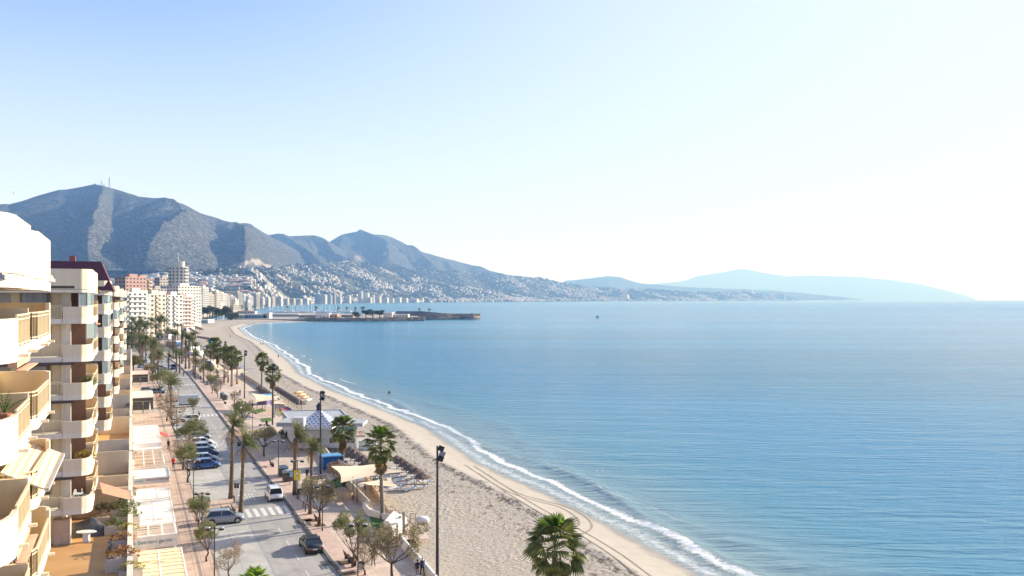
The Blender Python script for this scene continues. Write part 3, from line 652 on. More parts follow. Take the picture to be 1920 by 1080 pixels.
for k in range(6):
    s0 = 28.4+45.6*k
    e = empty('apartment_building', W(s0, TF(s0+7)), STREET, names[k], 'building', 'cream balcony apartment blocks down the street'); BLOCKS.append(e)
    o = lambda key, z, p=e, nm=None: obj(nm or PM[key].name, PM[key], p, (0,0,z))
    # body of the block
    mb = MB(); mb.box((-9.0,7.9,0),(14,12.2,27.3)); mb.build('wall', M_PEACH, e)
    mb = MB(); mb.box((-2.05,1.75,0),(.3,.42,27.3)); mb.box((-2.05,6.5,0),(.3,.5,27.3)); mb.build('corner_pier', M_OFFW, e)
    # roof parapet
    rp = [(-16,.08),(-.76,.08),(-.72,.09),(-.41,.28),(-.20,.64),(-.09,1.15),(-.08,5.5),(-.75,5.6),(-.75,7.3)]+[(-.3,7.6),(-.08,8.2),(-.08,13.9),(-16,13.9)]
    mb = MB().wall(rp, 27.28, 28.85 if k else 29.05, .16); mb.build('roof_parapet', M_CREAM, e)
    mb = MB().prism([(-16,.15)]+[(-.9,.15)]+arc(-.9,.9,.75,-90,0)[1:]+[(-.15,13.85),(-16,13.85)], 27.0, 27.3); mb.build('roof_slab', M_OFFW, e)
    mb = MB().wall(rp, 27.02 if k else 26.85, 27.24, .22); mb.build('parapet_moulding', M_OFFW, e)
    for n, z in enumerate(FL):
        rnd = random.Random(k*31+n)
        sb = obj('balcony', PM['slabB'], e, (0,0,z)); pr = obj('parapet', PM['parB'], sb); obj('balcony_floor', PM['floorB'], sb)
        obj('railing', PM['railB'], sb); obj('tan_screen', PM['scrB'], sb); obj('end_wall', PM['endB'], sb)
        if k: obj('divider_panel', PM['divider'], sb)
        sa = obj('balcony', PM['slabA'], e, (0,0,z)); obj('balcony_floor', PM['floorA'], sa); obj('railing', PM['railA'], sa)
        if not (k and rnd.random() < .3): obj('tan_screen', PM['scrA'], sa)
        obj('end_wall', PM['endA'], sa)
        if (k == 1 and n == 0) or (k == 2 and n in (0,2)) or (k > 1 and rnd.random() < .3): obj('glazing_frame', gB[0], sb); obj('glazing', gB[1], sb)
        if (k == 1 and n == 1) or (k > 1 and rnd.random() < .35): obj('glazing_frame', gA[0], sa); obj('glazing', gA[1], sa)
        lg = obj('ledge', PM['ledge'], e, (0,0,z)); obj('railing', PM['ledgerail'], lg)
        if n % 2 == 0: obj('tan_screen', PM['ledgescr'], lg)
        if n in (0,2,3,5): obj('awning_cassette', PM['cassette'], e, (0,0,z+2.95))
        if rnd.random() < .4: obj('rolled_awning', PM['cassetteP'], e, (0, rnd.choice((0,7.2)), z+2.95))
        if k and k < 4:
            for (wx, wp, zz) in ((-4.0, WIN2, .95), (-8.3, WIN1, 1.0)):
                w = empty('window', (wx, 1.74, z+zz)); w.parent = e
                for q in wp: obj(q.name, q, w)
                w.name = 'window'
            obj('shutter', SHUT, e, (-6.2,1.72,z+.05))
        obj('pillar', PIL, e, (-1.75,1.65,z)) if k < 3 else None
        obj('terrace_door', DOORP, e, (-1.98,4.0,z+.05)); obj('terrace_door', DOORP, e, (-1.98,10.5,z+.05))
    if k in (1,3):   # roof structures
        mb = MB().box((-10,8,27.3),(6,5,2.2)); mb.build('roof_room', M_OFFW, e)
# purple mansard on the third block
e = BLOCKS[2]; mb = MB(); mb.add([(-16,-.2,27.6),(.4,-.2,27.6),(.4,14.2,27.6),(-16,14.2,27.6),(-16,1.2,31.3),(-1.1,1.2,31.3),(-1.1,13,31.3),(-16,13,31.3)],[(0,1,5,4),(1,2,6,5),(2,3,7,6),(3,0,4,7),(4,5,6,7)])
mb.build('mansard_roof', mat('plum_slate', (.115,.035,.055), .7, .15, 4), e)
mb = MB()
for x in (-14,-11.5,-8,-4.5): mb.box((x,4,31.3),(.7,.9,.8))
mb.build('chimney', mat('brick_red', (.38,.12,.10), .85), e)
# extended awnings on the nearest block
def quad_awning(name, e, corners, m, fr=True):
    inv = Matrix.Rotation(-STREET, 4, 'Z') @ Matrix.Translation(-e.location)
    c = [inv @ v for v in corners]; mb = MB(); n = Vector((0,0,.03)); n1 = 10
    vs = []
    for i in range(n1+1):
        u = i/n1; a = c[0].lerp(c[1], u); b = c[3].lerp(c[2], u); sag = .05*sin(pi*u)
        vs += [a, b, a+n, b+n]
    fs = []
    for i in range(n1): q = 4*i; fs += [(q,q+1,q+5,q+4),(q+2,q+6,q+7,q+3),(q,q+4,q+6,q+2),(q+1,q+3,q+7,q+5)]
    mb.add(vs, fs); o = mb.build(name, m, e)
    if fr: MB().bar(c[3], c[2], .12, .14).bar(c[1], c[2], .05).bar(c[0],c[3],.05).build('awning_bar', mat('grey_metal', (.42,.40,.38), .5), o)
    return o
m = bpy.data.materials.new('striped_awning'); m.use_nodes = True; N, L = nt(m); b = N['Principled BSDF']
tc = N.new('ShaderNodeTexCoord'); sp = N.new('ShaderNodeSeparateXYZ'); L.new(tc.outputs['Object'], sp.inputs[0])
fr_ = math_(N, L, 'FRACT', math_(N, L, 'MULTIPLY', sp.outputs[0], 4.4))
c = ramp(N, L, fr_, [(.0, (.80,.66,.42)), (.45, (.80,.66,.42)), (.5, (.72,.40,.22)), (.8, (.72,.40,.22)), (.84, (.85,.75,.58))])
L.new(c, b.inputs['Base Color']); b.inputs['Roughness'].default_value = .9; M_STRIPE = m
quad_awning('striped_awning', BLOCKS[0], [D(52,828,37.2), D(119,852,37.2), D(88,919,30.6), D(1,887,30.6)][0:1]+[D(1,887,30.6), D(88,919,30.6), D(119,852,37.2)], M_STRIPE)
quad_awning('roof_awning', BLOCKS[0], [D(2,511,24.5), D(48,512,29.5), D(51,522,29.5), D(4,519,24.5)], M_PALM_PINK)
quad_awning('roof_awning', BLOCKS[0], [D(62,516,33), D(97,517,38), D(101,526,38), D(68,521,33)], M_PALM_PINK)
quad_awning('salmon_awning', BLOCKS[1], [P(187,905,10.2), P(192,925,10.2), P(246,938,9.3), P(244,922,9.3)], mat('salmon_cloth', (.62,.27,.17), .9))
# balcony drains
dm = MB().box((0,0,0),(.3,.16,.1)).mesh('drain_spout', M_CREAM)
for z in FL[:5]:
    for y in (2,4.6,9,11.8): obj('drain_spout', dm, BLOCKS[0], (.12,y,z-.3))
# things standing on balconies
M_WMETAL = mat('white_metal', (.80,.80,.78), .4)
def lace_chair(loc, rz, lab):
    e = empty('garden_chair', loc, rz, lab, 'chair', 'lace-backed garden chairs on the balcony')
    mb = MB().tube([(0,0,.45),(0,0,.48)], [.24,.24], 12); mb.build('seat', M_WMETAL, e)
    mb = MB().tube([(.24*cos(a), -.22, .78+.24*sin(a)) for a in [i*2*pi/12 for i in range(13)]], .02, 5)
    for a in range(4): mb.bar((.22*cos(a*pi/4), -.22, .78+.22*sin(a*pi/4)), (-.22*cos(a*pi/4), -.22, .78-.22*sin(a*pi/4)), .02)
    mb.build('backrest', M_WMETAL, e)
    lg = MB().bar((0,0,0),(0,0,.45),.03).mesh('leg', M_WMETAL)
    for x in (-.17,.17):
        for y in (-.17,.17): obj('leg', lg, e, (x,y,0))
z5 = FL[5]; base = BLOCKS[1].location
lp = lambda x, y, z: BLOCKS[1].matrix_basis @ Vector((x,y,z)) if False else W(0,0)+Matrix.Rotation(STREET,3,'Z')@Vector((x,y,0))+Vector((base.x, base.y, z))
lace_chair(lp(-1.5,2.6,z5+.03), STREET+1.2, 'white lace-backed chair left of the small balcony table'); lace_chair(lp(-.6,2.7,z5+.03), STREET-1.5, 'white lace-backed chair right of the small balcony table')
e = empty('balcony_table', lp(-1.05,2.3,z5+.03), 0, 'small pale blue table between two white lace-backed chairs on a balcony', 'table')
MB().tube([(0,0,.70),(0,0,.73)], [.42,.42], 16).build('tabletop', mat('pale_blue_cloth', (.50,.66,.68), .8), e); MB().tube([(0,0,0),(0,0,.7)], [.05,.03], 8).tube([(0,0,0),(0,0,.03)], [.2,.2], 10).build('pedestal', M_WMETAL, e)

# ================================================================ PODIUM TERRACES (first floor gardens) AND SHOPFRONT ROW
M_TERRA = mat('orange_floor_tile', (.58,.33,.13), .6, .12, .4, col2=(.50,.27,.10))
TZ = 7.3
def tb(s, t0, t1, y0, y1): pass
def sprism(mb, s0, s1, t0, t1, z0, z1, mi=0):
    a = [W(s0,t0), W(s0,t1), W(s1,t1), W(s1,t0)]; return mb.prism([(p.x,p.y) for p in a], z0, z1, mi)
pod = empty('shop_podium', W(60,0), 0, 'long single storey shop podium whose roof holds the garden terraces', 'building')
def lb(name, m, p, *specs):
    mb = MB()
    for s in specs: sprism(mb, *s)
    for i in range(len(mb.v)): mb.v[i] = tuple(Vector(mb.v[i])-p.location)
    return mb.build(name, m, p)
lb('wall', M_CREAM, pod, (44,340,-18,-.0,-.1,TZ-.1)); lb('terrace_floor', M_TERRA, pod, (44,340,-18,-.02,TZ-.1,TZ))
lb('terrace_parapet', M_CREAM, pod, (44,340,-.24,.02,TZ,TZ+.95))
lb('parapet_cap', M_OFFW, pod, (44,340,-.30,.08,TZ+.95,TZ+1.03))
rng = random.Random(4)
SD = [0, 0, PST(205,945,8.3)[0], PST(215,905,8.3)[0], PST(215,870,8.3)[0], PST(215,835,8.3)[0], PST(220,800,8.3)[0], PST(225,775,8.3)[0], PST(230,755,8.3)[0], PST(230,738,8.3)[0], PST(230,722,8.3)[0], PST(230,708,8.3)[0], PST(230,698,8.3)[0], 290, 310, 325]
for i, s in enumerate(SD[2:]):
    lb('terrace_divider', M_PEACH if i % 3 else M_CREAM, pod, (s, s+.18, -6.5, -.3, TZ, TZ+(1.7 if i % 2 else 2.4)))
# terrace end store, table, covered furniture, bike, loungers
e = empty('terrace_cabinet', P(115,1020,TZ), STREET, 'beige storage cabinet with a white side on the orange terrace', 'cabinet')
MB().box((0,0,0),(1.1,.7,2.0)).build('body', mat('beige_cabinet', (.50,.38,.28), .8), e); MB().box((.62,0,0),(.1,.72,2.05)).build('side_panel', M_OFFW, e); MB().box((0,-.38,.08),(1.0,.04,1.85)).build('door', mat('beige_door', (.54,.42,.32), .8), e)
e = empty('garden_table', P(162,1016,TZ), 0, 'white oval garden table standing on the orange terrace', 'table')
MB().tube([(0,0,.78),(0,0,.83)], [.62,.62], 20).build('tabletop', M_WMETAL, e).scale = (1.25,.8,1); MB().box((0,0,0),(.45,.3,.78)).build('pedestal', M_WMETAL, e)
e = empty('covered_furniture', P(160,1002,TZ), .2, 'garden furniture heaped under a grey tarpaulin beside the cabinet', 'tarpaulin')
me = bpy.data.meshes.new('tarpaulin'); mb = MB()
n = 24; vs = []
for j in range(n):
    for i in range(n):
        x, y = (i/(n-1)-.5)*2, (j/(n-1)-.5)*2; r = max(abs(x), abs(y))**4
        z = (1-min(1, (x*x*.8+y*y)**1.6))*(1.0+.35*exp(-((x-.3)**2+(y-.1)**2)*9))+.10*mnoise.noise(Vector((x*4,y*4,1)))
        vs.append((x*1.65, y*.95, max(.02, z*1.05)))
mb.add(vs, [(j*n+i, j*n+i+1, (j+1)*n+i+1, (j+1)*n+i) for j in range(n-1) for i in range(n-1)]); mb.build('tarpaulin', mat('grey_tarpaulin', (.09,.095,.11), .45, .3, 1.5, .03, 5, col2=(.04,.04,.05)), e, smooth=True)
MB().box((0,0,0),(2.4,1.2,.45)).build('furniture', mat('dark_wicker', (.06,.05,.045), .8), e)
M_BLKM = mat('black_metal', (.02,.02,.022), .45)
def wheel_mesh(r, w=.05): return MB().tube([(r*cos(a),0,r*sin(a)) for a in [i*2*pi/16 for i in range(17)]], w/2, 5, cap=False)
def bicycle(loc, rz, lab, group=None, fold=False, sc=1):
    e = empty('bicycle', loc, rz, lab, 'bicycle', group, sc); r = .33
    for x in (-.5,.5):
        mb = wheel_mesh(r); 
        for i in range(6): mb.bar((0,0,0),(r*cos(i*pi/3),0,r*sin(i*pi/3)),.008)
        o = mb.build('wheel', M_BLKM, e); o.location = (x,0,r)
    mb = MB().bar((-.5,0,r),(-.05,0,.3),.03).bar((-.05,0,.3),(-.15,0,.85),.035).bar((-.05,0,.3),(.38,0,.75),.035).bar((-.12,0,.72),(.36,0,.82),.035).bar((-.5,0,r),(-.13,0,.7),.025).bar((.5,0,r),(.36,0,.9),.035)
    mb.build('frame', mat('bike_frame', (.06,.09,.12), .4), e)
    MB().bar((.36,-.27,1.0),(.36,.27,1.0),.03).bar((.36,0,.88),(.36,0,1.0),.03).build('handlebar', M_BLKM, e); MB().box((-.17,0,.88),(.26,.14,.06)).build('saddle', M_BLKM, e)
    return e
bicycle(P(206,1038,TZ), STREET+1.3, 'dark folding bicycle parked by the terrace planters')
# ---------------------------------------------------------------- pergolas in front of the shops
M_PGW = mat('white_pergola', (.80,.78,.74), .6, .05, 1); M_CANV = mat('cream_canvas', (.80,.67,.42), .9, .06, 2); M_PLAS = mat('white_slat', (.84,.83,.80), .7, .06, 2)
def pergola(s0, s1, t1, z, label, nsl, cols, slatm, open_=False, t0=.25):
    e = empty('pergola', W((s0+s1)/2,(t0+t1)/2), STREET, label, 'pergola'); ls, lt = (s1-s0), (t1-t0)
    fr = MB()
    for x in [-lt/2+lt*i/cols for i in range(cols+1)]: fr.box((x,0,z-.16),(.12,ls,.16))
    for y in (-ls/2+.06, ls/2-.06): fr.box((0,y,z-.155),(lt+.1,.12,.17))
    fr.build('frame', M_PGW, e)
    post = MB().box((0,0,.13),(.12,.12,z-.28)).mesh('post', M_PGW)
    for y in (-ls/2+.1, 0, ls/2-.1): obj('post', post, e, (lt/2-.06,y,0))
    if not open_:
        w = ls/nsl; sl = MB().box((0,0,0),(lt/cols-.14,w*.93,.03), rx=0).mesh('slat', slatm)
        for c in range(cols):
            for i in range(nsl):
                o = obj('slat', sl, e, (-lt/2+lt/cols*(c+.5), -ls/2+w*(i+.5), z-.07+random.uniform(-.012,.012))); o.rotation_euler = (random.uniform(-.03,.03)-.05,0,0)
    else:
        rl = MB().box((0,0,0),(lt,.08,.12)).mesh('rafter', M_PGW)
        for i in range(nsl): obj('rafter', rl, e, (0,-ls/2+ls/nsl*(i+.5),z-.12))
    return e
def sZ(y, z=3.0): return PST(250, y, z)[0]
def fascia(s, t1, z0, z1, label, text=None, m=None, t0=.2, col=(.12,.2,.25), sc=.5, off=(0,0), extra=()):
    e = empty('shop_fascia', W(s,(t0+t1)/2), STREET, label, 'sign'); w = t1-t0
    MB().box((0,0,z0),(w,.12,z1-z0)).build('board', m or M_PGW, e)
    for tx, cc, ss, (ox, oz), sh_ in ([(text, col, sc, off, 0)] if text else [])+list(extra):
        cu = bpy.data.curves.new('lettering', 'FONT'); cu.body = tx; cu.size = ss; cu.extrude = .01; cu.align_x = 'CENTER'; cu.align_y = 'CENTER'; cu.shear = sh_
        tmp = bpy.data.objects.new('lettering', cu); COL.objects.link(tmp); dg = bpy.context.evaluated_depsgraph_get()
        me = bpy.data.meshes.new_from_object(tmp.evaluated_get(dg)); bpy.data.objects.remove(tmp)
        me.materials.clear(); me.materials.append(mat('lettering_%s' % '_'.join(str(int(c*99)) for c in cc), cc, .7)); o = obj('lettering', me, e, (ox,-.075,(z0+z1)/2+oz)); o.rotation_euler = (pi/2,0,0)
    return e
s_ = [sZ(1095), sZ(1031), sZ(1030), sZ(988), sZ(987), sZ(940), sZ(939), sZ(919)]
pergola(s_[0]-6, s_[1]-.6, 4.3, 2.95, 'nearest pergola with pale yellow canvas panels between white beams', 14, 2, M_CANV)
pergola(sZ(1008,3.1), s_[3], 4.1, 3.1, 'open white pergola with bare beams behind the cursive shop sign', 5, 3, M_PLAS, open_=True)
fascia(sZ(1008,3.1)-.1, 4.25, 1.95, 3.1, 'grey-white shop sign with blue cursive lettering facing the camera', "al's Beertert gardin", mat('sign_panel', (.62,.62,.66), .7), col=(.10,.22,.28), sc=.52, off=(-.5,.02))
pergola(s_[4]+.1, s_[5], 4.2, 3.05, 'white slatted pergola roof in two panels, just beyond the open beams', 16, 2, M_PLAS)
pergola(s_[6]+.1, s_[7], 4.2, 3.05, 'silvery slatted pergola roof in three panels below the cocktail sign', 8, 3, M_PLAS)
sf = sZ(898,3.15); fascia(sf, 4.5, 2.35, 3.15, 'grey cocktail bar sign with teal and black lettering', None, mat('sign_grey', (.52,.52,.58), .7), extra=[('umnia',(.08,.36,.36),.52,(-1.6,.05),0),('BRUNCH & COCKTAILS',(.05,.05,.06),.26,(.75,.1),0)])
e = empty('bar_canopy', W(sf+3.4,2.3), STREET, 'flat white bar canopy behind the cocktail sign', 'canopy')
MB().box((-1.6,0,2.95),(8.0,6.2,.10)).build('roof', M_WMETAL, e); MB().box((2.2,0,2.9),(.2,6.2,.22)).build('edge_trim', mat('blue_trim', (.25,.35,.42), .5), e)
# bottles and stools inside the bar
cols_ = [(.6,.1,.08),(.1,.5,.45),(.7,.6,.1),(.3,.08,.25),(.5,.5,.5)]
for i in range(9):
    c = cols_[i%5]; e = empty('cafe_chair', W(sf-1.0-(i%2)*.8, .6+i*.42, .13), STREET+i, 'small %s chair under the cocktail bar sign, %s from the wall' % (['red','teal','yellow','purple','grey'][i%5], ['first','second','third','fourth','fifth','sixth','seventh','eighth','ninth'][i]), 'chair', 'chairs at the cocktail bar')
    m_ = mat('chair_%d' % (i%5), c, .6); MB().box((0,0,.42),(.42,.42,.05)).build('seat', m_, e); MB().box((0,-.2,.47),(.42,.04,.42)).build('backrest', m_, e)
    lg = MB().box((0,0,0),(.04,.04,.42)).mesh('leg', m_)
    for x in (-.17,.17):
        for y in (-.17,.17): obj('leg', lg, e, (x,y,0))
s_b = sZ(880); pergola(s_b+.3, sZ(846), 4.3, 3.0, 'open beam pergola over the cafe seating, white metal', 5, 3, M_PLAS, open_=True)
pergola(sZ(845), sZ(825), 4.3, 3.1, 'white roofed pergola with a red awning flap at its corner', 10, 1, M_PLAS)
pergola(sZ(824), sZ(800), 4.4, 3.1, 'farther white pergola roof with two low ridges', 12, 2, M_PLAS)
e = empty('red_awning', P(306,815,2.6), STREET, 'small red awning flap hanging at the pergola corner', 'awning')
mb = MB(); mb.add([(-.6,-2,.35),(-.6,2,.35),(.9,2,-.3),(.9,-2,-.3),(-.6,-2,.38),(-.6,2,.38),(.9,2,-.27),(.9,-2,-.27)],[(0,3,2,1),(4,5,6,7),(0,1,5,4),(1,2,6,5),(2,3,7,6),(3,0,4,7)]); mb.build('cloth', mat('red_cloth', (.55,.07,.06), .85), e); MB().bar((.9,-2,-.3),(.9,2,-.3),.06).build('bar', M_WMETAL, e)
# glazed kiosk restaurant with dark roof (photo 255-295, 735-778)
def glass_pavilion(s0, s1, t1, h, label, roofm, dark=False):
    e = empty('restaurant_pavilion', W((s0+s1)/2, t1/2+.1), STREET, label, 'restaurant'); ls, lt = s1-s0, t1-.2
    MB().box((0,0,h),(lt+.3,ls+.3,.12)).build('roof', roofm, e)
    MB().box((0,-ls/2+.1,h-.75),(lt,.12,.75)).build('fascia', mat('dark_fascia', (.05,.05,.055), .6), e)
    ps = MB().box((0,0,.13),(.14,.14,h-.13)).mesh('post', mat('dark_post', (.07,.06,.06), .6))
    pn = MB().box((0,0,.9),(lt/2-.2,.04,h-1.7)).mesh('window_pane', M_DKGL); pf = MB().box((0,0,.13),(lt/2-.2,.08,.75)).mesh('lower_panel', M_PGW)
    for x in (-lt/2+.1, 0, lt/2-.1): obj('post', ps, e, (x,-ls/2+.1,0))
    for x in (-lt/4, lt/4): obj('window_pane', pn, e, (x,-ls/2+.12,0)); obj('lower_panel', pf, e, (x,-ls/2-.9,0))
    MB().box((lt/2-.05,0,.13),(.06,ls,h-.4)).build('side_glazing', M_GLASS, e)
    return e
s1_ = PST(275,775)[0]; glass_pavilion(s1_, PST(275,775)[0]+16, 4.6, 3.6, 'glazed restaurant pavilion with a dark fascia and pale roof', mat('pale_roof', (.62,.58,.54), .8))
s2_ = PST(270,722)[0]; glass_pavilion(s2_, s2_+14, 4.6, 3.3, 'farther pavilion with open dark front and red-striped awning roof', mat('striped_roof', (.75,.70,.66), .8, .2, 1.0, col2=(.55,.15,.12), stretch=(.05,6,1)))
e = empty('closed_parasol', P(281,776), 0, 'furled white parasol standing before the glazed pavilion', 'parasol')
MB().tube([(0,0,.1),(0,0,2.7)], .03, 6).build('pole', M_WMETAL, e); MB().tube([(0,0,1.0),(0,0,1.6),(0,0,2.6)], [.2,.16,.03], 8).build('canopy', mat('white_cloth', (.8,.78,.75), .9), e); MB().box((0,0,0),(.6,.6,.1)).build('base', M_KERB, e)
# ================================================================ VEGETATION
def leafmat(name, c1, c2, rough=.6, trans=.25):
    m = bpy.data.materials.new(name); m.use_nodes = True; N, L = nt(m); b = N['Principled BSDF']
    g = N.new('ShaderNodeNewGeometry'); c = ramp(N, L, noise_(N, L, g.outputs['Position'], 3.0, 4, .7), [(.35, c1), (.65, c2)])
    rnd = math_(N, L, 'ADD', math_(N, L, 'MULTIPLY', g.outputs['Random Per Island'], .7), .62)
    mm = N.new('ShaderNodeMix'); mm.data_type = 'RGBA'; mm.blend_type = 'MULTIPLY'; mm.inputs[0].default_value = 1
    cb = N.new('ShaderNodeCombineColor'); [L.new(rnd, cb.inputs[i]) for i in range(3)]; L.new(c, mm.inputs[6]); L.new(cb.outputs[0], mm.inputs[7])
    L.new(mm.outputs[2], b.inputs['Base Color']); b.inputs['Roughness'].default_value = rough; b.inputs['Specular IOR Level'].default_value = .3
    t = N.new('ShaderNodeBsdfTranslucent'); L.new(mm.outputs[2], t.inputs[0]); ms = N.new('ShaderNodeMixShader'); ms.inputs[0].default_value = trans
    L.new(b.outputs[0], ms.inputs[1]); L.new(t.outputs[0], ms.inputs[2]); L.new(ms.outputs[0], N['Material Output'].inputs[0]); MATS[name] = m; return m
M_FAN = leafmat('fan_palm_green', (.09,.11,.03), (.24,.25,.075), .45, .3)
M_FANY = leafmat('young_palm_green', (.16,.30,.03), (.28,.42,.06), .45, .4)
M_DEAD = leafmat('dead_palm_leaf', (.17,.105,.05), (.34,.24,.12), .9, .2)
M_DATE = leafmat('feather_palm_green', (.085,.11,.035), (.19,.20,.07), .6, .3)
M_TAM = leafmat('tamarisk_olive', (.19,.165,.085), (.36,.31,.18), .8, .3)
M_TAMG = leafmat('tamarisk_green', (.13,.15,.06), (.27,.28,.12), .8, .3)
M_TAMB = leafmat('tamarisk_brown', (.22,.16,.10), (.38,.29,.20), .9, .25)
M_PINE = leafmat('dark_evergreen', (.035,.055,.025), (.09,.11,.05), .9, .1)
M_SHRUB = leafmat('planter_green', (.07,.12,.03), (.19,.25,.08), .7, .3)
M_FLOW = leafmat('autumn_shrub', (.25,.10,.05), (.45,.25,.08), .8, .3)
M_TRUNK = mat('palm_trunk', (.20,.15,.105), .95, .3, 1.2, .06, 7, stretch=(1,1,7))
M_TRUNKG = mat('fan_palm_trunk', (.26,.22,.185), .95, .2, 1.5, .03, 9, stretch=(1,1,6))
M_BARK = mat('tamarisk_bark', (.12,.075,.05), .95, .3, 4, .04, 12)
def fan_leaf(r=1.0, stalk=.9, droop=.25, n=13, spread=150, m=None, name='frond', seed=0):
    rr = random.Random(seed); mb = MB(); mb.bar((0,0,0),(0,stalk,.0),.035,.02)
    for i in range(n):
        a0 = radians(-spread/2+spread*i/n); a1 = radians(-spread/2+spread*(i+1)/n); am = (a0+a1)/2
        R1 = r*(.55+.08*cos(am)); R2 = r*(1-.18*abs(am))*rr.uniform(.9,1.05)
        def p(a, R, dz): return (sin(a)*R, stalk+cos(a)*R, dz-droop*(R/r)**2*r)
        c = (0, stalk, 0); mid = p(am, R1, .10*r)
        mb.add([c, p(a0, R1, 0), mid, p(a1, R1, 0), p(am, R2, -.12*r)], [(0,1,2),(0,2,3),(1,4,2),(2,4,3)])
    return mb.mesh(name, m or M_FAN)
FANS = [fan_leaf(seed=i, droop=.2+.12*i) for i in range(3)]; FANY = fan_leaf(r=.9, seed=9, droop=.1, spread=120, m=M_FANY); FDEAD = [fan_leaf(r=.8, seed=20+i, droop=.7, spread=70, n=7, m=M_DEAD, name='dead_frond') for i in range(2)]
def orient(az, pitch, roll=0): # leaf along +Y pitched and turned
    return (Matrix.Rotation(az, 4, 'Z') @ Matrix.Rotation(pitch, 4, 'X') @ Matrix.Rotation(roll, 4, 'Y'))
def merge(items, name, mats):
    mb = MB()
    for me, M, mi in items:
        mb.add([M @ v.co for v in me.vertices], [tuple(p.vertices) for p in me.polygons], mi)
    return mb.mesh(name, mats)
def fan_specs(seed, nleaf=38, ndead=70):
    r = random.Random(seed); out = []
    for i in range(nleaf):
        u = (i+.5)/nleaf; az = i*2.39996+r.uniform(-.3,.3); pitch = radians(84-128*u**.9+r.uniform(-8,8))
        out.append(('g', r.randrange(3), Matrix.Translation((0,0,.35-.5*u)) @ orient(az, pitch, r.uniform(-.5,.5)) @ Matrix.Scale(r.uniform(.9,1.12), 4)))
    for i in range(5): out.append(('y', 0, Matrix.Translation((0,0,.45)) @ orient(i*1.3, radians(r.uniform(62,85)), r.uniform(-.5,.5))))
    for i in range(ndead):
        az = i*2.4; out.append(('d', i%2, Matrix.Translation((0,0,-.35-r.random()*.9)) @ orient(az+r.uniform(-.3,.3), radians(r.uniform(-88,-58)), r.uniform(-.6,.6)) @ Matrix.Scale(r.uniform(.75,1.0), 4)))
    return out
FS = [fan_specs(1), fan_specs(2), fan_specs(3)]
FAR_FAN = [(merge([((FANS[k] if t=='g' else FANY), M, 0 if t=='g' else 1) for t,k,M in f if t!='d'], 'crown', [M_FAN, M_FANY]), merge([(FDEAD[k], M, 0) for t,k,M in f if t=='d'], 'dead_skirt', [M_DEAD])) for f in FS]
def trunk_mesh(h, r0, r1, bendx, m, name='trunk', n=9, flare=1.5):
    pts = []; rs = []
    for i in range(13):
        u = i/12; pts.append((bendx*sin(u*1.6)*h*.1, bendx*.3*sin(u*2.2)*h*.05, h*u)); rs.append((r0+(r1-r0)*u)*(1+(flare-1)*exp(-u*h/.5))*(1+.04*(i%2)))
    return MB().tube(pts, rs, n).mesh(name, m, True), Vector(pts[-1])
def fan_palm(base, h, lab, sc=1.0, near=False, seed=0, lean=0):
    e = empty('fan_palm', base, random.uniform(0,6), lab, 'palm tree', 'fan palms by the beach')
    tm, top = trunk_mesh(h, .23*min(sc,1.1), .15*min(sc,1.1), lean, M_TRUNKG); obj('trunk', tm, e)
    if near:
        for t, k, M in FS[seed%3]:
            o = obj('frond' if t != 'd' else 'dead_frond', FANS[k] if t=='g' else FANY if t=='y' else FDEAD[k], e); o.matrix_local = Matrix.Translation(top) @ Matrix.Scale(sc,4) @ M
    else:
        a, b = FAR_FAN[seed%3]; obj('crown', a, e, top, scale=sc); obj('dead_skirt', b, e, top, scale=sc)
    return e
def feather_leaf(L_=2.6, n=17, m=None, name='frond', curl=1.0, seed=0, w=.5):
    r = random.Random(seed); mb = MB(); pts = []
    for i in range(n+1):
        u = i/n; pts.append(Vector((0, L_*(u-.18*curl*u*u*u), L_*(.25*u-.62*curl*u*u))))
    for i in range(n): 
        if i % 2 == 0: mb.bar(pts[i], pts[min(i+2,n)], .035*(1-i/n)+.01)
    for i in range(2, n+1):
        u = i/n; d = (pts[i]-pts[i-1]).normalized(); l = w*sin(pi*min(1, .12+u*.88))**.6+.08
        for s in (-1, 1):
            tip = pts[i]+Vector((s*l*.8, 0, 0))+d*l*.75+Vector((0,0,-l*.35*r.uniform(.4,1.3))); bw = d*.045
            mb.add([pts[i]-bw, pts[i]+bw, tip], [(0,1,2)])
    return mb.mesh(name, m or M_DATE)
FEATH = [feather_leaf(curl=.7+.25*i, seed=i) for i in range(3)]; FEATHD = [feather_leaf(L_=2.5, n=12, m=M_DEAD, name='dead_frond', curl=.5+.4*i, seed=40+i, w=.28) for i in range(2)]
def feather_specs(seed, n=40, nd=14, wind=.9):
    r = random.Random(seed); out = []; W_ = Vector((1,.25,0)).normalized()
    for i in range(n):
        u = (i+.5)/n; az = i*2.39996+r.uniform(-.3,.3); pitch = radians(80-95*u**.85+r.uniform(-10,10))
        M = orient(az, pitch, r.uniform(-.6,.6)); d = (M @ Vector((0,1,0,0))).xyz; d2 = (d+W_*wind*(.45+.5*u)+Vector((0,0,.34))).normalized()
        q = d.rotation_difference(d2).to_matrix().to_4x4(); out.append(('g', r.randrange(3), q @ M @ Matrix.Scale(r.uniform(.75,1.05),4)))
    for i in range(nd):
        az = i*2.4; out.append(('d', i%2, Matrix.Translation((0,0,-.15)) @ orient(az, radians(r.uniform(-80,-35)), r.uniform(-.6,.6)) @ Matrix.Scale(r.uniform(.7,1.0),4)))
    return out
DS = [feather_specs(11), feather_specs(12, wind=1.3), feather_specs(13, 38, 8, .5), feather_specs(14, 36, 6, .2)]
FAR_DATE = [(merge([(FEATH[k], M, 0) for t,k,M in f if t=='g'], 'crown', [M_DATE]), merge([(FEATHD[k], M, 0) for t,k,M in f if t=='d'], 'dead_fronds', [M_DEAD])) for f in DS]
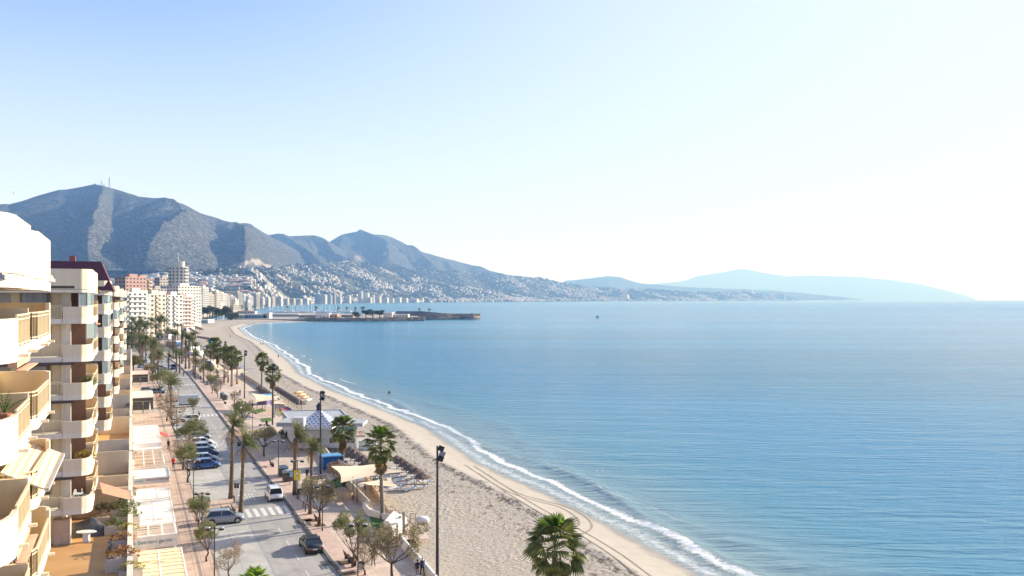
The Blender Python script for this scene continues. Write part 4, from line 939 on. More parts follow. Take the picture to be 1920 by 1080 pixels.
def feather_palm(base, h, lab, sc=1.0, near=False, seed=0, lean=0):
    e = empty('feather_palm', base, 0, lab, 'palm tree', 'wind-combed feather palms along the street')
    tm, top = trunk_mesh(h, .27*min(1.1,sc), .17*min(1.1,sc), lean, M_TRUNK, flare=1.3); obj('trunk', tm, e)
    if near:
        for t, k, M in DS[seed%4]:
            o = obj('frond' if t != 'd' else 'dead_frond', FEATH[k] if t=='g' else FEATHD[k], e); o.matrix_local = Matrix.Translation(top) @ Matrix.Scale(sc,4) @ M
    else:
        a, b = FAR_DATE[seed%4]; obj('crown', a, e, top, scale=sc); obj('dead_fronds', b, e, top, scale=sc)
    return e
def foliage(n, blobs, leaf, seed, m, name='crown', up=.3, elong=2.2):
    # leaf-sized faces scattered through a set of clumps (x,y,z,rx,rz)
    r = random.Random(seed); mb = MB(); vs = []; fs = []
    tot = sum(b[3]**2*b[4] for b in blobs)
    for b in blobs:
        k = int(n*b[3]**2*b[4]/tot)
        for i in range(k):
            a = r.uniform(0, 2*pi); z = r.uniform(-1, 1); q = sqrt(1-z*z); rad = r.uniform(.35, 1)**.5
            c = Vector((b[0]+b[3]*q*cos(a)*rad, b[1]+b[3]*q*sin(a)*rad, b[2]+b[4]*z*rad))
            d = Vector((r.gauss(0,1)+q*cos(a)*.8, r.gauss(0,1)+q*sin(a)*.8, r.gauss(0,.7)+up)).normalized(); s = d.cross(Vector((r.gauss(0,1), r.gauss(0,1), r.gauss(0,1)))).normalized()
            l = leaf*r.uniform(.6,1.4); w = l/elong; j = len(vs); vs += [c-d*l*.5, c+s*w*.5, c+d*l*.5, c-s*w*.5]; fs.append((j,j+1,j+2,j+3))
    mb.add(vs, fs); return mb.mesh(name, m)
def branchy(seed, h=2.4, spread=1.6, r0=.095, m=None, tips=7):
    r = random.Random(seed); mb = MB(); k1 = Vector((r.uniform(-.2,.2), r.uniform(-.2,.2), h*.55)); 
    mb.tube([(0,0,0), (k1.x*.3+r.uniform(-.1,.1),k1.y*.5,h*.2), (k1.x*1.4,k1.y,h*.4), k1], [r0*1.3,r0,r0*.85,r0*.8], 7); ends = []
    for i in range(tips):
        a = i*2*pi/tips+r.uniform(-.3,.3); e_ = Vector((cos(a)*spread*r.uniform(.5,1), sin(a)*spread*r.uniform(.5,1), h*r.uniform(.95,1.35))); mid = k1.lerp(e_, .5)+Vector((0,0,-.15*h*.3))
        mb.tube([k1-Vector((0,0,.05)), mid, e_], [r0*.5, r0*.32, r0*.12], 5); ends.append(e_)
        for q in range(2): t_ = e_+Vector((r.uniform(-.5,.5), r.uniform(-.5,.5), r.uniform(.2,.6))); mb.tube([mid, t_], [r0*.2, r0*.05], 4, cap=False); ends.append(t_)
    return mb.mesh('trunk', m or M_BARK, True), ends
TAMS = []
for i, (mt, hh, sp_, n_) in enumerate([(M_TAMG,2.4,1.5,3600),(M_TAM,2.3,1.9,3400),(M_TAMB,2.2,1.6,1500),(M_TAM,2.8,1.3,2600),(M_TAMG,2.2,1.2,2600)]):
    tm, ends = branchy(70+i, hh, sp_); r = random.Random(i)
    bl = [(p.x*r.uniform(.6,1), p.y*r.uniform(.6,1), p.z+r.uniform(-.35,.75), r.uniform(.32,.58), r.uniform(.30,.55)) for p in ends]
    TAMS.append((tm, foliage(int(n_*2.3), bl, .13, 90+i, mt, elong=3.0)))
def tamarisk(base, sc, kind, lab, rz=None, sx=1.0):
    e = empty('tamarisk_tree', base, random.uniform(0,6) if rz is None else rz, lab, 'tree', 'tamarisk trees along the promenade and pavement', scale=(sc*sx, sc*sx, sc))
    obj('trunk', TAMS[kind][0], e); obj('crown', TAMS[kind][1], e); return e
PX = lambda base, y, Zb=None: None
def hgt(bx, by, cy, z=.1):
    Z = P(bx, by, z).y; return (by-cy)*Z/FPX
# ---- fan palms (base pixel, crown pixel row, scale)
fan_palm(D(1040,1105,53.8)*1, 1, '') if False else None
b0 = P(1040,1000,10.6); b0 = Vector((2.7, 53.8, -.9)); fan_palm(b0, 11.5, 'big fan palm rising from the sand at the bottom edge of the view', 1.12, True, 0)
fan_palm(P(718,972,.2), hgt(718,972,838), 'tall fan palm on the promenade lawn in front of the straw parasols', 1.22, True, 1, .3)
fan_palm(P(643,886,-.5), hgt(643,886,806), 'fan palm rising behind the blue beach hut', 1.22, True, 2)
fan_palm(P(513,783,.1), hgt(513,783,703), 'fan palm beside the floodlight mast beyond the beach restaurant', 1.15, True, 1, .2)
fan_palm(P(490,739,.1), hgt(490,739,676), 'slender fan palm alone on the sand left of the mast', 1.15, False, 0, -.2)
fan_palm(P(444.5,720.5,.1), hgt(444,720,669), 'fan palm with pale skirt just left of a floodlight mast', 1.1, False, 2)
fan_palm(P(420.5,712,.1), hgt(420,712,662), 'left palm of the close pair behind the cream sail', 1.1, False, 1); fan_palm(P(424,708,.1), hgt(424,708,659), 'right palm of the close pair behind the cream sail', 1.0, False, 0)
fan_palm(P(361,668,.1), hgt(361,668,632), 'fan palm standing over the far beach bars', 1.1, False, 2)
# ---- feather palms
feather_palm(P(433,934,.1), hgt(433,934,800), 'feather palm on the crossing island, left of the crosswalk', 1.15, True, 0, .2)
feather_palm(P(451,964,.1), hgt(451,964,836), 'feather palm beside the silver car, leaning fronds and brown strands', 1.0, True, 1, .35)
feather_palm(P(553,928,.1), hgt(553,928,822), 'feather palm behind the yellow road sign', 1.15, True, 1)
feather_palm(P(581.5,964,.1), hgt(581,964,842), 'narrow feather palm right of the bollards at the crosswalk', .85, True, 0, .2)
feather_palm(P(320.5,786,.1), hgt(320,786,722), 'feather palm in front of the white box truck', 1.45, True, 2)
fl = [(382,717,663,.8,1),(366,705,650,1.2,3),(362.5,703,663,.9,1),(316,693,670,1.1,0),(337,700,667,1.1,2),(331,697,662,1.0,3),(255.5,642,611,1.4,3),(260,642,607,1.3,2),(292.5,672,615,1.2,3),(287.5,667,640,1.2,1),(323,656,627,1.3,3),(315,643,620,1.2,2),(333,638,612,1.2,3),(298,640,600,1.6,3),(309,633,603,1.5,2),(283,650,603,1.5,0),(274,640,600,1.5,3),(246,640,615,1.3,2),(302,640,597,1.6,0),(340,630,612,1.1,2)]
plb = ['left of the shaded car on the far street','tallest of the three by the far crossing','thin one of the three by the far crossing','above the dark parked van','over the blue-grey van','between two trunks by the blue-grey van','leftmost of the twin trunks in the far grove','right of the twin trunks in the far grove','with a long bare trunk in the far grove','short crowned one in the far grove','by the far beach bar roofs','near the blue bar front','beside the tall palm by the far sand','in the thick of the far grove','right part of the far grove','left part of the far grove','under the peach tower block','leftmost by the cream balconies','highest crown of the far grove','rightmost of the far grove by the sand']
for i, (x, y, c, s, k) in enumerate(fl): feather_palm(P(x,y,.1), hgt(x,y,c), 'distant feather palm, '+plb[i], s, False, k)
# ---- tamarisks
tl = [(661,1064,1.18,0,'gnarled tamarisk with a round green crown beside the near lamp post'),(736,1092,1.45,1,'wide golden tamarisk cut by the bottom edge beside the wall'),(597,986,1.45,1,'broad brownish tamarisk spreading over the benches by the crosswalk'),
 (495,856,1.3,1,'pale olive tamarisk on the pavement near the recycling bins'),(455,808,1.35,0,'tamarisk behind the first feather palm, bright olive crown'),(684,1079,.9,2,'young bare tamarisk between the bin and the walker'),(630,916,.9,2,'bare rosy tamarisk by the curved garden wall'),
 (374,999,1.0,4,'wind-bent tamarisk left of the double lamp'),(387,1053,.95,4,'sparse wind-bent tamarisk in front of the silver car'),(368,979,.7,4,'small tamarisk on the left pavement near the dark lamp'),(352,905,1.35,4,'green tamarisk over the parked blue cars'),(358,862,1.5,0,'green tamarisk in front of the row of parked cars'),(343,880,1.3,2,'thin tamarisk left of the parked cars'),
 (362,778,.95,4,'small bright tree behind the white hatchback'),(327,812,1.4,2,'brown tamarisk by the red awning'),(313,790,1.6,2,'bare tamarisk left of the white truck'),(302,745,1.7,0,'tamarisk over the walkers in red'),(318,735,1.5,2,'bare tamarisk before the big feather palm'),
 (398,738,1.3,4,'round olive tamarisk by the far promenade lamps'),(408,745,1.2,2,'thin brown tamarisk beside the grey bins'),(388,722,1.5,0,'dark tamarisk under the white beach bar'),(430,1092,.9,2,'twiggy tamarisk top at the bottom edge'),(375,700,1.4,1,'tamarisk by the far crossing, right kerb'),(356,690,1.3,2,'brown tamarisk near the blue-grey van'),(345,678,1.6,1,'tamarisk row start beyond the van'),
 (292,700,1.7,0,'tamarisk behind the striped pavilion'),(283,712,1.4,1,'tamarisk beside the striped pavilion roof'),(262,668,1.9,1,'olive tamarisk beyond the round bush'),(275,668,1.8,0,'second olive tamarisk beyond the round bush'),(240,655,1.8,1,'tamarisk next to the last balcony block'),(303,662,1.3,2,'tamarisk by the far junction'),(330,668,1.7,1,'tamarisk by the far kerb'),(317,660,1.6,2,'brown tamarisk by the far beach bar'),(440,760,.9,2,'bare shrub-like tamarisk at the promenade wall'),(500,838,.8,0,'short tamarisk behind the pale olive one')]
for x, y, s, k, lb_ in tl: tamarisk(P(x,y,.1), s, k, lb_)
# big round bush tree (photo 250,675)
def blob_tree(name, base, r, h, m, lab, n=3800, leaf=.3, cat='tree', group=None, trunk=.2, seed=0, nb=9, squash=.75):
    e = empty(name, base, 0, lab, cat, group); rr = random.Random(seed)
    MB().tube([(0,0,0),(.1,0,h*.4),(0,.1,h*.75)], [trunk*1.3,trunk,trunk*.6], 7).build('trunk', M_BARK, e)
    bl = [(rr.uniform(-.6,.6)*r, rr.uniform(-.6,.6)*r, h-r*squash+rr.uniform(-.45,.45)*r*squash, r*rr.uniform(.38,.58), r*squash*rr.uniform(.38,.55)) for _ in range(nb)]
    obj('crown', foliage(n, bl, leaf, seed, m, elong=1.6), e); return e
blob_tree('round_tree', P(250,698,.1), 3.3, 6.6, leafmat('bush_olive', (.09,.10,.03), (.22,.20,.07), .8, .25), 'big round olive-green tree beside the end of the balcony row', 5200, .34, seed=5)
# bright palm top at the bottom edge
e = empty('young_palm', Vector(D(478,1092,72)), 0, 'tip of a bright green young palm poking in at the bottom edge', 'palm tree'); e.location.z = .13
tm, top = trunk_mesh(2.0, .2, .16, 0, M_TRUNK); obj('trunk', tm, e)
for i in range(9): o = obj('frond', FANY, e); o.matrix_local = Matrix.Translation(top) @ orient(i*.7, radians(50+(i%3)*15)) @ Matrix.Scale(1.1,4)
# balcony & terrace planters with shrubs
M_POT = mat('terracotta', (.38,.16,.08), .85, .1, 4); M_PLBOX = mat('planter_render', (.58,.53,.47), .9, .08, 2)
SHM = [foliage(420, [(-.5,0,.3,.5,.35),(.3,.1,.35,.5,.4),(.8,-.1,.25,.4,.3),(-.1,.2,.5,.4,.3)], .17, 200+i, m_, 'shrub', elong=2.0) for i, m_ in enumerate((M_SHRUB, M_FLOW, leafmat('yellow_shrub', (.30,.28,.06), (.50,.40,.10), .8, .3), M_TAMB))]
PLB = MB().box((0,0,0),(1.9,.9,.8)).mesh('box', M_PLBOX)
pl = [(228,955,2,1.1,'yellow flowering shrubs beside the dish wall'),(232,972,0,1.4,'grey-green bushy shrubs'),(240,985,0,1.2,'dense green shrub right of the grey one'),(215,1000,0,1.0,'small shrub behind the white table'),(238,1008,2,1.0,'yellow-green shrubs over a beige box'),(228,1030,1,1.1,'reddish mixed shrubs'),(238,1050,2,.8,'low yellow shrub in a curved white box'),(228,1068,1,1.4,'pink-brown shrub'),(245,1085,2,1.0,'lime shrub at the bottom edge'),(205,975,3,1.1,'brown spiky plants'),(196,968,0,1.0,'dark green plant by the dish'),(188,982,3,.9,'dry shrub beside the tarpaulin'),
 (240,862,0,1.0,'palm-like planter on the terrace wall'),(238,842,0,.9,'round planter farther along the wall'),(240,905,2,.8,'small tree in a box'),(225,800,0,.9,'dark clipped shrub'),(240,795,0,1.0,'two round shrubs'),(238,780,3,1.0,'dark low plants'),(241,767,0,.8,'far terrace planter'),(238,750,0,.9,'farther terrace planter'),(240,738,0,.9,'planter by the peach divider'),(240,722,3,.9,'planter near the round tree'),(238,712,0,.9,'last planter of the terrace row'),(234,943,0,1.0,'spiky grass beside the salmon awning'),(243,930,3,.8,'small dry bush at the parapet')]
for x, y, k, s, d in pl:
    e = empty('planter', P(x, y, TZ), STREET, d+' in a terrace planter', 'planter', 'planters on the garden terraces', s*.8)
    obj('box', PLB, e); obj('shrub', SHM[k], e, (0,0,.75)); 
# balcony plants
for (dx, dy, n_, k, lab) in ((-.4,3.6,2,0,'leafy plants on the third balcony ledge of the second block'),(-.6,3.2,4,2,'yellow-green potted plants on the balcony behind the striped awning')):
    q = lp(dx, dy, FL[n_]+.05); e = empty('potted_plant', q, 0, lab, 'potted plant', scale=.55); MB().tube([(0,0,0),(0,0,.7)], [.3,.45], 10).build('pot', M_POT, e); obj('shrub', SHM[k], e, (0,0,.7), scale=1.6)
q = D(8,775,26); e = empty('potted_palm', q, 0, 'spiky green plant peeking over the nearest balcony', 'potted plant', scale=.5)
MB().tube([(0,0,-.8),(0,0,0)], [.3,.4], 10).build('pot', M_POT, e)
for i in range(9): o = obj('leaf', feather_leaf(1.6, 8, M_SHRUB, 'leaf', .5, i, .12) if i == 0 else e_leaf, e); e_leaf = o.data; o.matrix_local = orient(i*.8, radians(70-5*i))

rg = random.Random(55)
for i in range(52):
    x, y = rg.uniform(238,345), rg.uniform(612,662)
    if x > 262+(662-y)*2.2: x = 240+rg.random()*30
    far_lab = '%s tree in the far street grove, %s' % (rg.choice(['olive','grey-green','dusty','small']), 'left half' if x < 285 else 'right half')
    if i % 5 < 2: tamarisk(P(x,y,.1), rg.uniform(1.4,2.1), i%5, far_lab)
    else: feather_palm(P(x,y,.1), rg.uniform(8,15), '%s palm in the far street grove, %s' % (rg.choice(['slim','tall','short','ragged','bushy']), 'left half' if x < 285 else 'right half'), rg.uniform(1.2,1.7), False, i%4)
for i in range(26):
    s = rg.uniform(270,450); side = i%3; t = (6.8, 19.8, 27)[side]+bend(s)+rg.uniform(-1,1.5); lab = '%s palm %s on the far stretch of the street' % (rg.choice(['slim','tall','leaning','dusty','full-crowned']), ('along the shop pavement','along the kerb','among the beach bars')[side])
    (fan_palm if side == 2 else feather_palm)(W(s,t,.1), rg.uniform(7,12), lab, rg.uniform(.95,1.35), False, i%3)
# ================================================================ VEHICLES
M_TYRE = mat('tyre', (.02,.02,.02), .9); M_RIM = mat('alloy', (.45,.45,.46), .3, metal=.8); M_CARGL = mat('car_glass', (.015,.02,.022), .05, .05, 1, spec=1.0)
M_TRIM = mat('black_trim', (.025,.025,.027), .6); M_TAIL = mat('tail_light', (.45,.02,.015), .25); M_HEADL = mat('head_light', (.75,.77,.8), .15); M_PLATE = mat('number_plate', (.75,.75,.72), .5)
def paintmat(name, c):
    m = mat(name, c, .28, .02, .5, spec=.6); m.node_tree.nodes['Principled BSDF'].inputs['Coat Weight'].default_value = .6; return m
TYRE_ME = MB().tube([(0,-.11,0),(0,-.09,0),(0,.09,0),(0,.11,0)], [.29,.33,.33,.29], 18).mesh('tyre', M_TYRE); 
_r = MB().tube([(0,-.118,0),(0,.118,0)], [.20,.20], 14)
for i in range(5): _r.bar((0,-.125,0), (.2*cos(i*2*pi/5),-.12,.2*sin(i*2*pi/5)), .05, .02); 
RIM_ME = _r.mesh('rim', M_RIM)
ARCH_ME = MB().tube([(0,-.02,0),(0,.02,0)], [.40,.40], 18).mesh('wheel_arch', M_TRIM)
def vehicle(loc, rz, paint, lab, L=4.3, Wd=1.8, H=1.5, hood=1.0, tail=.1, ws=.75, rw=.35, belt=.92, name='car', cat='car', group='cars on the street', wheel=1.0, rails=False, hoodh=None, plate=None, windows=True):
    # local +y forward; hood: bonnet length, tail: boot length, ws/rw: horizontal run of windscreen and rear glass
    e = empty(name, loc, rz, lab, cat, group); w = Wd/2; hh = hoodh or belt*.95
    st = [(-L/2, .86, .30, belt*.80 if tail > .3 else belt*.9), (-L/2+.12, .97, .22, belt*.97), (-L/2+.6, 1, .20, belt), (-L/2+max(tail,.7), 1, .2, belt+.02), (L/2-hood-.1, 1, .2, belt), (L/2-hood*.5, .985, .2, hh-.04), (L/2-.25, .94, .22, hh-.16), (L/2, .80, .30, hh-.30)]
    mb = MB(); vs = []; 
    for y, k, zl, zt in st:
        a = w*k; vs += [(-a*.9,y,zl),(-a,y,zl+.14),(-a,y,zl+(zt-zl)*.62),(-a*.93,y,zt),(0,y,zt+.035),(a*.93,y,zt),(a,y,zl+(zt-zl)*.62),(a,y,zl+.14),(a*.9,y,zl)]
    fs = [tuple(range(9)), tuple(range(9*len(st)-9, 9*len(st)))[::-1]]
    for i in range(len(st)-1):
        for j in range(9): fs.append((9*i+j, 9*i+9+j, 9*i+9+(j+1)%9, 9*i+(j+1)%9))
    mb.add(vs, fs); b = mb.build('body', paint, e, True); 
    yb0, yb1 = -L/2+tail+.02, L/2-hood; yr0, yr1 = yb0+rw, yb1-ws; wb, wt = w*.925, w*.74
    q0, q1 = [(-wb,yb0,belt-.01),(wb,yb0,belt-.01),(wb,yb1,belt-.01),(-wb,yb1,belt-.01)], [(-wt,yr0,H-.06),(wt,yr0,H-.06),(wt,yr1,H-.06),(-wt,yr1,H-.06)]
    MB().add(q0+q1, [(0,1,5,4),(1,2,6,5),(2,3,7,6),(3,0,4,7)]).build('windows', M_CARGL, e)
    rf = MB().add([(-wt*1.04,yr0-.1,H-.07),(wt*1.04,yr0-.1,H-.07),(wt*1.04,yr1+.06,H-.07),(-wt*1.04,yr1+.06,H-.07),(-wt*.9,yr0+.1,H),(wt*.9,yr0+.1,H),(wt*.9,yr1-.15,H),(-wt*.9,yr1-.15,H)], [(3,2,1,0),(0,1,5,4),(1,2,6,5),(2,3,7,6),(3,0,4,7),(4,5,6,7)])
    for a_, c_ in zip(q0, q1): rf.bar(a_, c_, .07, .09)
    for s in (-1, 1): ym = (yb0+yb1)/2+.1; rf.bar((s*wb*1.005,ym-.05,belt),(s*wt*1.02,ym-.05,H-.06), .06, .09)
    rf.build('roof', paint, e)
    wx, yy = w-.115, (L/2-.82)
    for s in (-1, 1):
        for y in (-L/2+.80, yy):
            wh = obj('wheel', TYRE_ME, e, (s*wx,y,.33*wheel), pi/2, scale=wheel); obj('rim', RIM_ME, wh); obj('wheel_arch', ARCH_ME, e, (s*(w-.012),y,.36*wheel), pi/2)
        MB().box((s*w*.70,-L/2-.015+(.07 if tail<.3 else .05),belt*.62),(w*.26,.10,.34 if tail<.3 else .16)).build('tail_light', M_TAIL, e)
        MB().box((s*w*.64,L/2-.12,hh-.34),(w*.34,.18,.14)).build('head_light', M_HEADL, e)
        MB().box((s*(w+.09),yb1-.55,belt),(.18,.12,.13)).build('mirror', paint, e)
        if rails: MB().bar((s*wt*.95,yr0+.1,H+.04),(s*wt*.95,yr1-.2,H+.04),.04).build('roof_rail', M_RIM, e)
    MB().box((0,-L/2-.01,.28),(Wd*.84,.16,.20)).build('rear_bumper', M_TRIM, e); MB().box((0,L/2-.06,.26),(Wd*.78,.14,.18)).build('front_bumper', M_TRIM, e)
    MB().box((0,-L/2-.03+(.0 if tail<.3 else .03),belt*.55),(.5,.06,.12)).build('number_plate', M_PLATE, e)
    return e
VW = paintmat('paint_black', (.012,.014,.015)); WH = paintmat('paint_white', (.75,.76,.77)); SV = paintmat('paint_silver', (.26,.28,.31)); BL = paintmat('paint_blue', (.02,.075,.26)); DB = paintmat('paint_navy', (.015,.03,.09)); LB = paintmat('paint_ice', (.30,.38,.48)); GB = paintmat('paint_bluegrey', (.10,.16,.20))
PERP = STREET-pi/2       # nose towards the sea
e = vehicle(P(583,1029,0), STREET, VW, 'black saloon driving away in the right lane past the drain grates', 4.75, 1.83, 1.46, 1.05, .62, .85, .65, .93, plate=1)
MB().box((-.925,.3,.55),(.02,2.2,.22)).build('door_stripe', mat('taxi_green', (.02,.28,.14), .3), e); MB().box((0,-2.37,.62),(1.2,.05,.05)).build('chrome_strip', M_RIM, e)
vehicle(P(513,935,0), STREET, WH, 'white compact van driving away towards the crosswalk', 4.3, 1.82, 1.83, .85, .08, .75, .16, 1.08, name='van', cat='van', rails=True)
vehicle(P(421,980,0), PERP-.05, SV, 'silver crossover parked nose to the road beside the feather palms', 4.5, 1.84, 1.62, .95, .12, .8, .5, 1.0, rails=True, wheel=1.05)
pc = [(387,878,BL,'bright blue crossover, nearest of the parked row',1.6),(384,866,LB,'ice-blue hatchback second in the parked row',1.5),(385,855,DB,'navy estate third in the parked row',1.52),(381,845,LB,'pale blue car fourth in the parked row',1.46),(378,835,WH,'white car with red lights in the middle of the parked row',1.48),(374,824,SV,'silver car behind the white one in the parked row',1.5),(370,814,VW,'black car at the far end of the parked row',1.5)]
for x, y, m_, lb_, h in pc: vehicle(P(x,y,0), PERP+random.uniform(-.03,.03), m_, lb_, 4.2, 1.78, h, .85, .1, .8, .45, .93, group='cars parked nose-in in a row')
vehicle(P(355,791,0), PERP+pi, WH, 'white hatchback parked nose to the shops behind the bright little tree', 4.2, 1.78, 1.6, .9, .08, .75, .4, .95, group='cars parked nose-in in a row')
# box truck
e = empty('box_truck', P(343,763,0), PERP+pi, 'white box truck parked across the bay with its cab to the left', 'truck')
MB().box((0,-1.3,.75),(2.1,4.3,2.15)).build('cargo_box', mat('truck_panel', (.50,.55,.62), .4), e); MB().box((0,0,.45),(1.9,6.2,.25)).build('chassis', M_TRIM, e)
mb = MB(); mb.add([(-1,1.0,.5),(1,1.0,.5),(1,3.1,.5),(-1,3.1,.5),(-.95,1.0,2.2),(.95,1.0,2.2),(.95,2.0,2.2),(-.95,2.0,2.2),(-.97,2.9,1.3),(.97,2.9,1.3)], [(0,3,2,1),(0,1,5,4),(4,5,6,7),(7,6,9,8),(8,9,2,3),(1,2,9,6,5),(0,4,7,8,3)]); mb.build('cab', WH, e)
mb = MB().add([(-.85,2.06,2.12),(.85,2.06,2.12),(.87,2.85,1.38),(-.87,2.85,1.38)], [(0,3,2,1)]); o = mb.build('windscreen', M_CARGL, e); o.location = (0,.03,.04)
for s in (-1,1):
    MB().box((s*.985,1.7,1.35),(.03,1.0,.6)).build('door_window', M_CARGL, e)
    for y in (2.2,-2.3): wh = obj('wheel', TYRE_ME, e, (s*.9,y,.36), pi/2, scale=1.1); obj('rim', RIM_ME, wh)
    MB().box((s*.7,3.1,.75),(.3,.06,.2)).build('head_light', M_HEADL, e)
vehicle(P(325,692,0), STREET, GB, 'blue-grey van in the far lane between palm trunks', 4.8, 1.9, 1.95, .8, .08, .6, .16, 1.1, name='van', cat='van'); vehicle(P(291,690,0), STREET, VW, 'dark van parked by the far palms on the left', 4.6, 1.85, 1.85, .9, .1, .6, .2, 1.05, name='van', cat='van')
vehicle(P(302,692,0), PERP, WH, 'white car parked right of the dark van', 4.2,1.8,1.5, group='cars parked nose-in in a row'); vehicle(P(272,680,0), STREET, LB, 'light car farther up the street', 4.3,1.8,1.5); vehicle(P(270,650,0), STREET, VW, 'dark car rounding the far bend', 4.3,1.8,1.5); vehicle(P(277,735,0), PERP, SV, 'grey car beside the striped pavilion', 4.0,1.7,1.45); vehicle(P(296,738,0), PERP, GB, 'teal-grey car seen under the left tamarisks', 4.2,1.75,1.5); vehicle(P(268,690,0), PERP, WH, 'white car by the round tree', 4.2,1.8,1.5)
# parked scooter pair next to the silver car
def scooter(loc, rz, lab):
    e = empty('motor_scooter', loc, rz, lab, 'scooter', 'scooters parked by the island')
    for y in (-.6,.6): obj('wheel', TYRE_ME, e, (0,y,.25), pi/2, scale=.72)
    MB().box((0,-.35,.35),(.34,.9,.35)).build('body', VW, e); MB().box((0,-.35,.72),(.3,.7,.1)).build('seat', M_TRIM, e); MB().bar((0,.5,.3),(0,.32,1.0),.12).bar((-.3,.3,1.02),(.3,.3,1.02),.04).build('steering_column', VW, e)
scooter(P(410,966,.1), PERP+.3, 'dark scooter behind the silver car, left of the pair'); scooter(P(429,962,.1), PERP+.2, 'dark scooter behind the silver car, nearer the palm')
scooter(P(373,780,.1), STREET, 'motor scooter under the bright little tree')
# ================================================================ STREET FURNITURE
M_POLE = mat('black_pole', (.022,.022,.024), .5); M_LAMPW = mat('lamp_diffuser', (.25,.26,.28), .4)
def lamp_parts(h):
    return MB().tube([(0,0,0),(0,0,.25),(0,0,.3),(0,0,h)], [.09,.09,.06,.05], 8).mesh('pole', M_POLE), MB().bar((-.62,0,h-.05),(.62,0,h-.05),.06).tube([(0,0,h-.12),(0,0,h+.08)],[.08,.08],8).mesh('arm', M_POLE), MB().tube([(0,0,-.22),(0,0,-.02)], [.27,.27], 12).mesh('lamp_head', M_POLE), MB().tube([(0,0,-.02),(0,0,.06)], [.27,.22], 12).mesh('lamp_cap', M_LAMPW)
LPM = lamp_parts(5.1)
def lamp(x, y, lab, z=.13):
    e = empty('street_lamp', P(x,y,z), 0, lab, 'street lamp', 'double-headed street lamps'); obj('pole', LPM[0], e); obj('arm', LPM[1], e)
    for s in (-.64,.64): hd = obj('lamp_head', LPM[2], e, (s,0,5.1)); obj('lamp_cap', LPM[3], hd)
ll = [(402,1092,'nearest double lamp on the left pavement'),(379,1011,'double lamp behind the bent tamarisk'),(363,935,'double lamp in front of the blue cars'),(352,905,'dark lamp beside the parked row'),(333.5,839,'double lamp by the row of parked cars, far end'),(331,822,'lamp right behind the black parked car'),(321,797,'lamp left of the white hatchback'),(315,771,'lamp in front of the white truck'),
 (604.5,995,'double lamp beside the broad tamarisk'),(671,1084,'double lamp beside the litter bin'),(769,1206,'double lamp whose heads just show at the bottom edge'),(522,890,'double lamp on the open promenade'),(557.5,936,'lamp post behind the yellow road sign'),(495.5,852,'double lamp behind the pale olive tamarisk'),(473.5,824,'double lamp in the middle of the wide promenade'),(454,799,'lamp above the olive tamarisk'),(440,782,'lamp beside the promenade wall'),(414,742,'lamp near the grey bins'),(405.5,731,'lamp behind the round olive tamarisk'),(302,705,'lamp by the far dark van'),(284,690,'lamp on the far left pavement')]
for x, y, l_ in ll: lamp(x, y, l_)
def mast(base, h, lab):
    e = empty('floodlight_mast', base, 0, lab, 'floodlight mast', 'tall floodlight masts along the beach')
    MB().tube([(0,0,0),(0,0,h)], [.16,.09], 10).build('pole', M_POLE, e); MB().box((0,0,h-1.3),(.35,.35,.12)).bar((-.1,0,h-.3),(.5,0,h-.3),.06).bar((-.1,0,h-1.2),(.5,0,h-1.2),.06).build('bracket', M_POLE, e)
    for dx, dz, mt in ((.35,-.25,M_POLE),(.45,-.75,M_LAMPW),(.3,-1.2,M_POLE)):
        f_ = MB().box((0,0,-.2),(.55,.3,.42), rx=-.5).build('floodlight', mt, e); f_.location = (dx,0,h+dz); f_.rotation_euler = (0,.4,0)
mast(P(820,1097,0), 12.9, 'nearest tall black floodlight mast, two lamps on top, right of the white wall'); mast(P(601,889,.1), hgt(601,889,733), 'tall black floodlight mast beside the blue hut'); mast(P(511,797,.1), hgt(511,797,682), 'floodlight mast in front of the paired fan palm'); mast(P(458.5,747,.1), hgt(458,747,657), 'floodlight mast between two fan palms'); mast(P(421,702,.1), hgt(421,702,640), 'far floodlight mast behind the palm pair')
for x, y, l_ in ((340,660,'floodlight mast far up the beach'),(327,645,'thinnest floodlight mast by the far bars')): mast(P(x,y,.1), 12.5, l_)
M_CREAMC = mat('sail_cloth', (.72,.58,.41), .9, .04, 1.5)
def sail(name_lab, corners, z, sag=.5, n=12, posts=()):
    c = [P(x, y, zz) for (x, y, zz) in corners]; o0 = c[0]*0+sum(c, Vector())/4; o0.z = .13; e = empty('shade_sail', o0, 0, name_lab, 'shade sail', 'cream shade sails'); vs = []
    for j in range(n+1):
        for i in range(n+1):
            u, v = i/n, j/n; p = c[0].lerp(c[1], u).lerp(c[3].lerp(c[2], u), v); q = sin(pi*u)*sin(pi*v); ctr = o0.copy(); ctr.z = p.z
            pull = .16*(sin(pi*u)*(1-sin(pi*v))+sin(pi*v)*(1-sin(pi*u))); p = p.lerp(ctr, pull); p.z -= sag*q*.5; vs.append(p-o0)
    fs = [(j*(n+1)+i, j*(n+1)+i+1, (j+1)*(n+1)+i+1, (j+1)*(n+1)+i) for j in range(n) for i in range(n)]
    MB().add(vs, fs).build('cloth', M_CREAMC, e, True)
    for x, y, h in posts: pb = P(x, y, .1)-o0; MB().tube([pb, pb+Vector((0,0,h))], [.07,.07], 8).build('post', mat('steel_post', (.16,.15,.14), .5, metal=.3), e)
sail('large cream shade sail over the ramp in front of the blue hut', [(620,874,3.6),(701,870,2.6),(758,884,3.7),(639,905,3.0)], 3, .5, posts=[(662,938,3.1),(669.5,944,3.1),(695.5,921,2.9),(647,915,3.0)])
sail('smaller cream shade sail lower right of the large one', [(672,906,3.0),(733,895,2.8),(750,914,2.6),(690,909,2.8)], 3, .3, posts=[(685,944,2.9),(703.5,926,2.8),(711.6,932,2.8)])
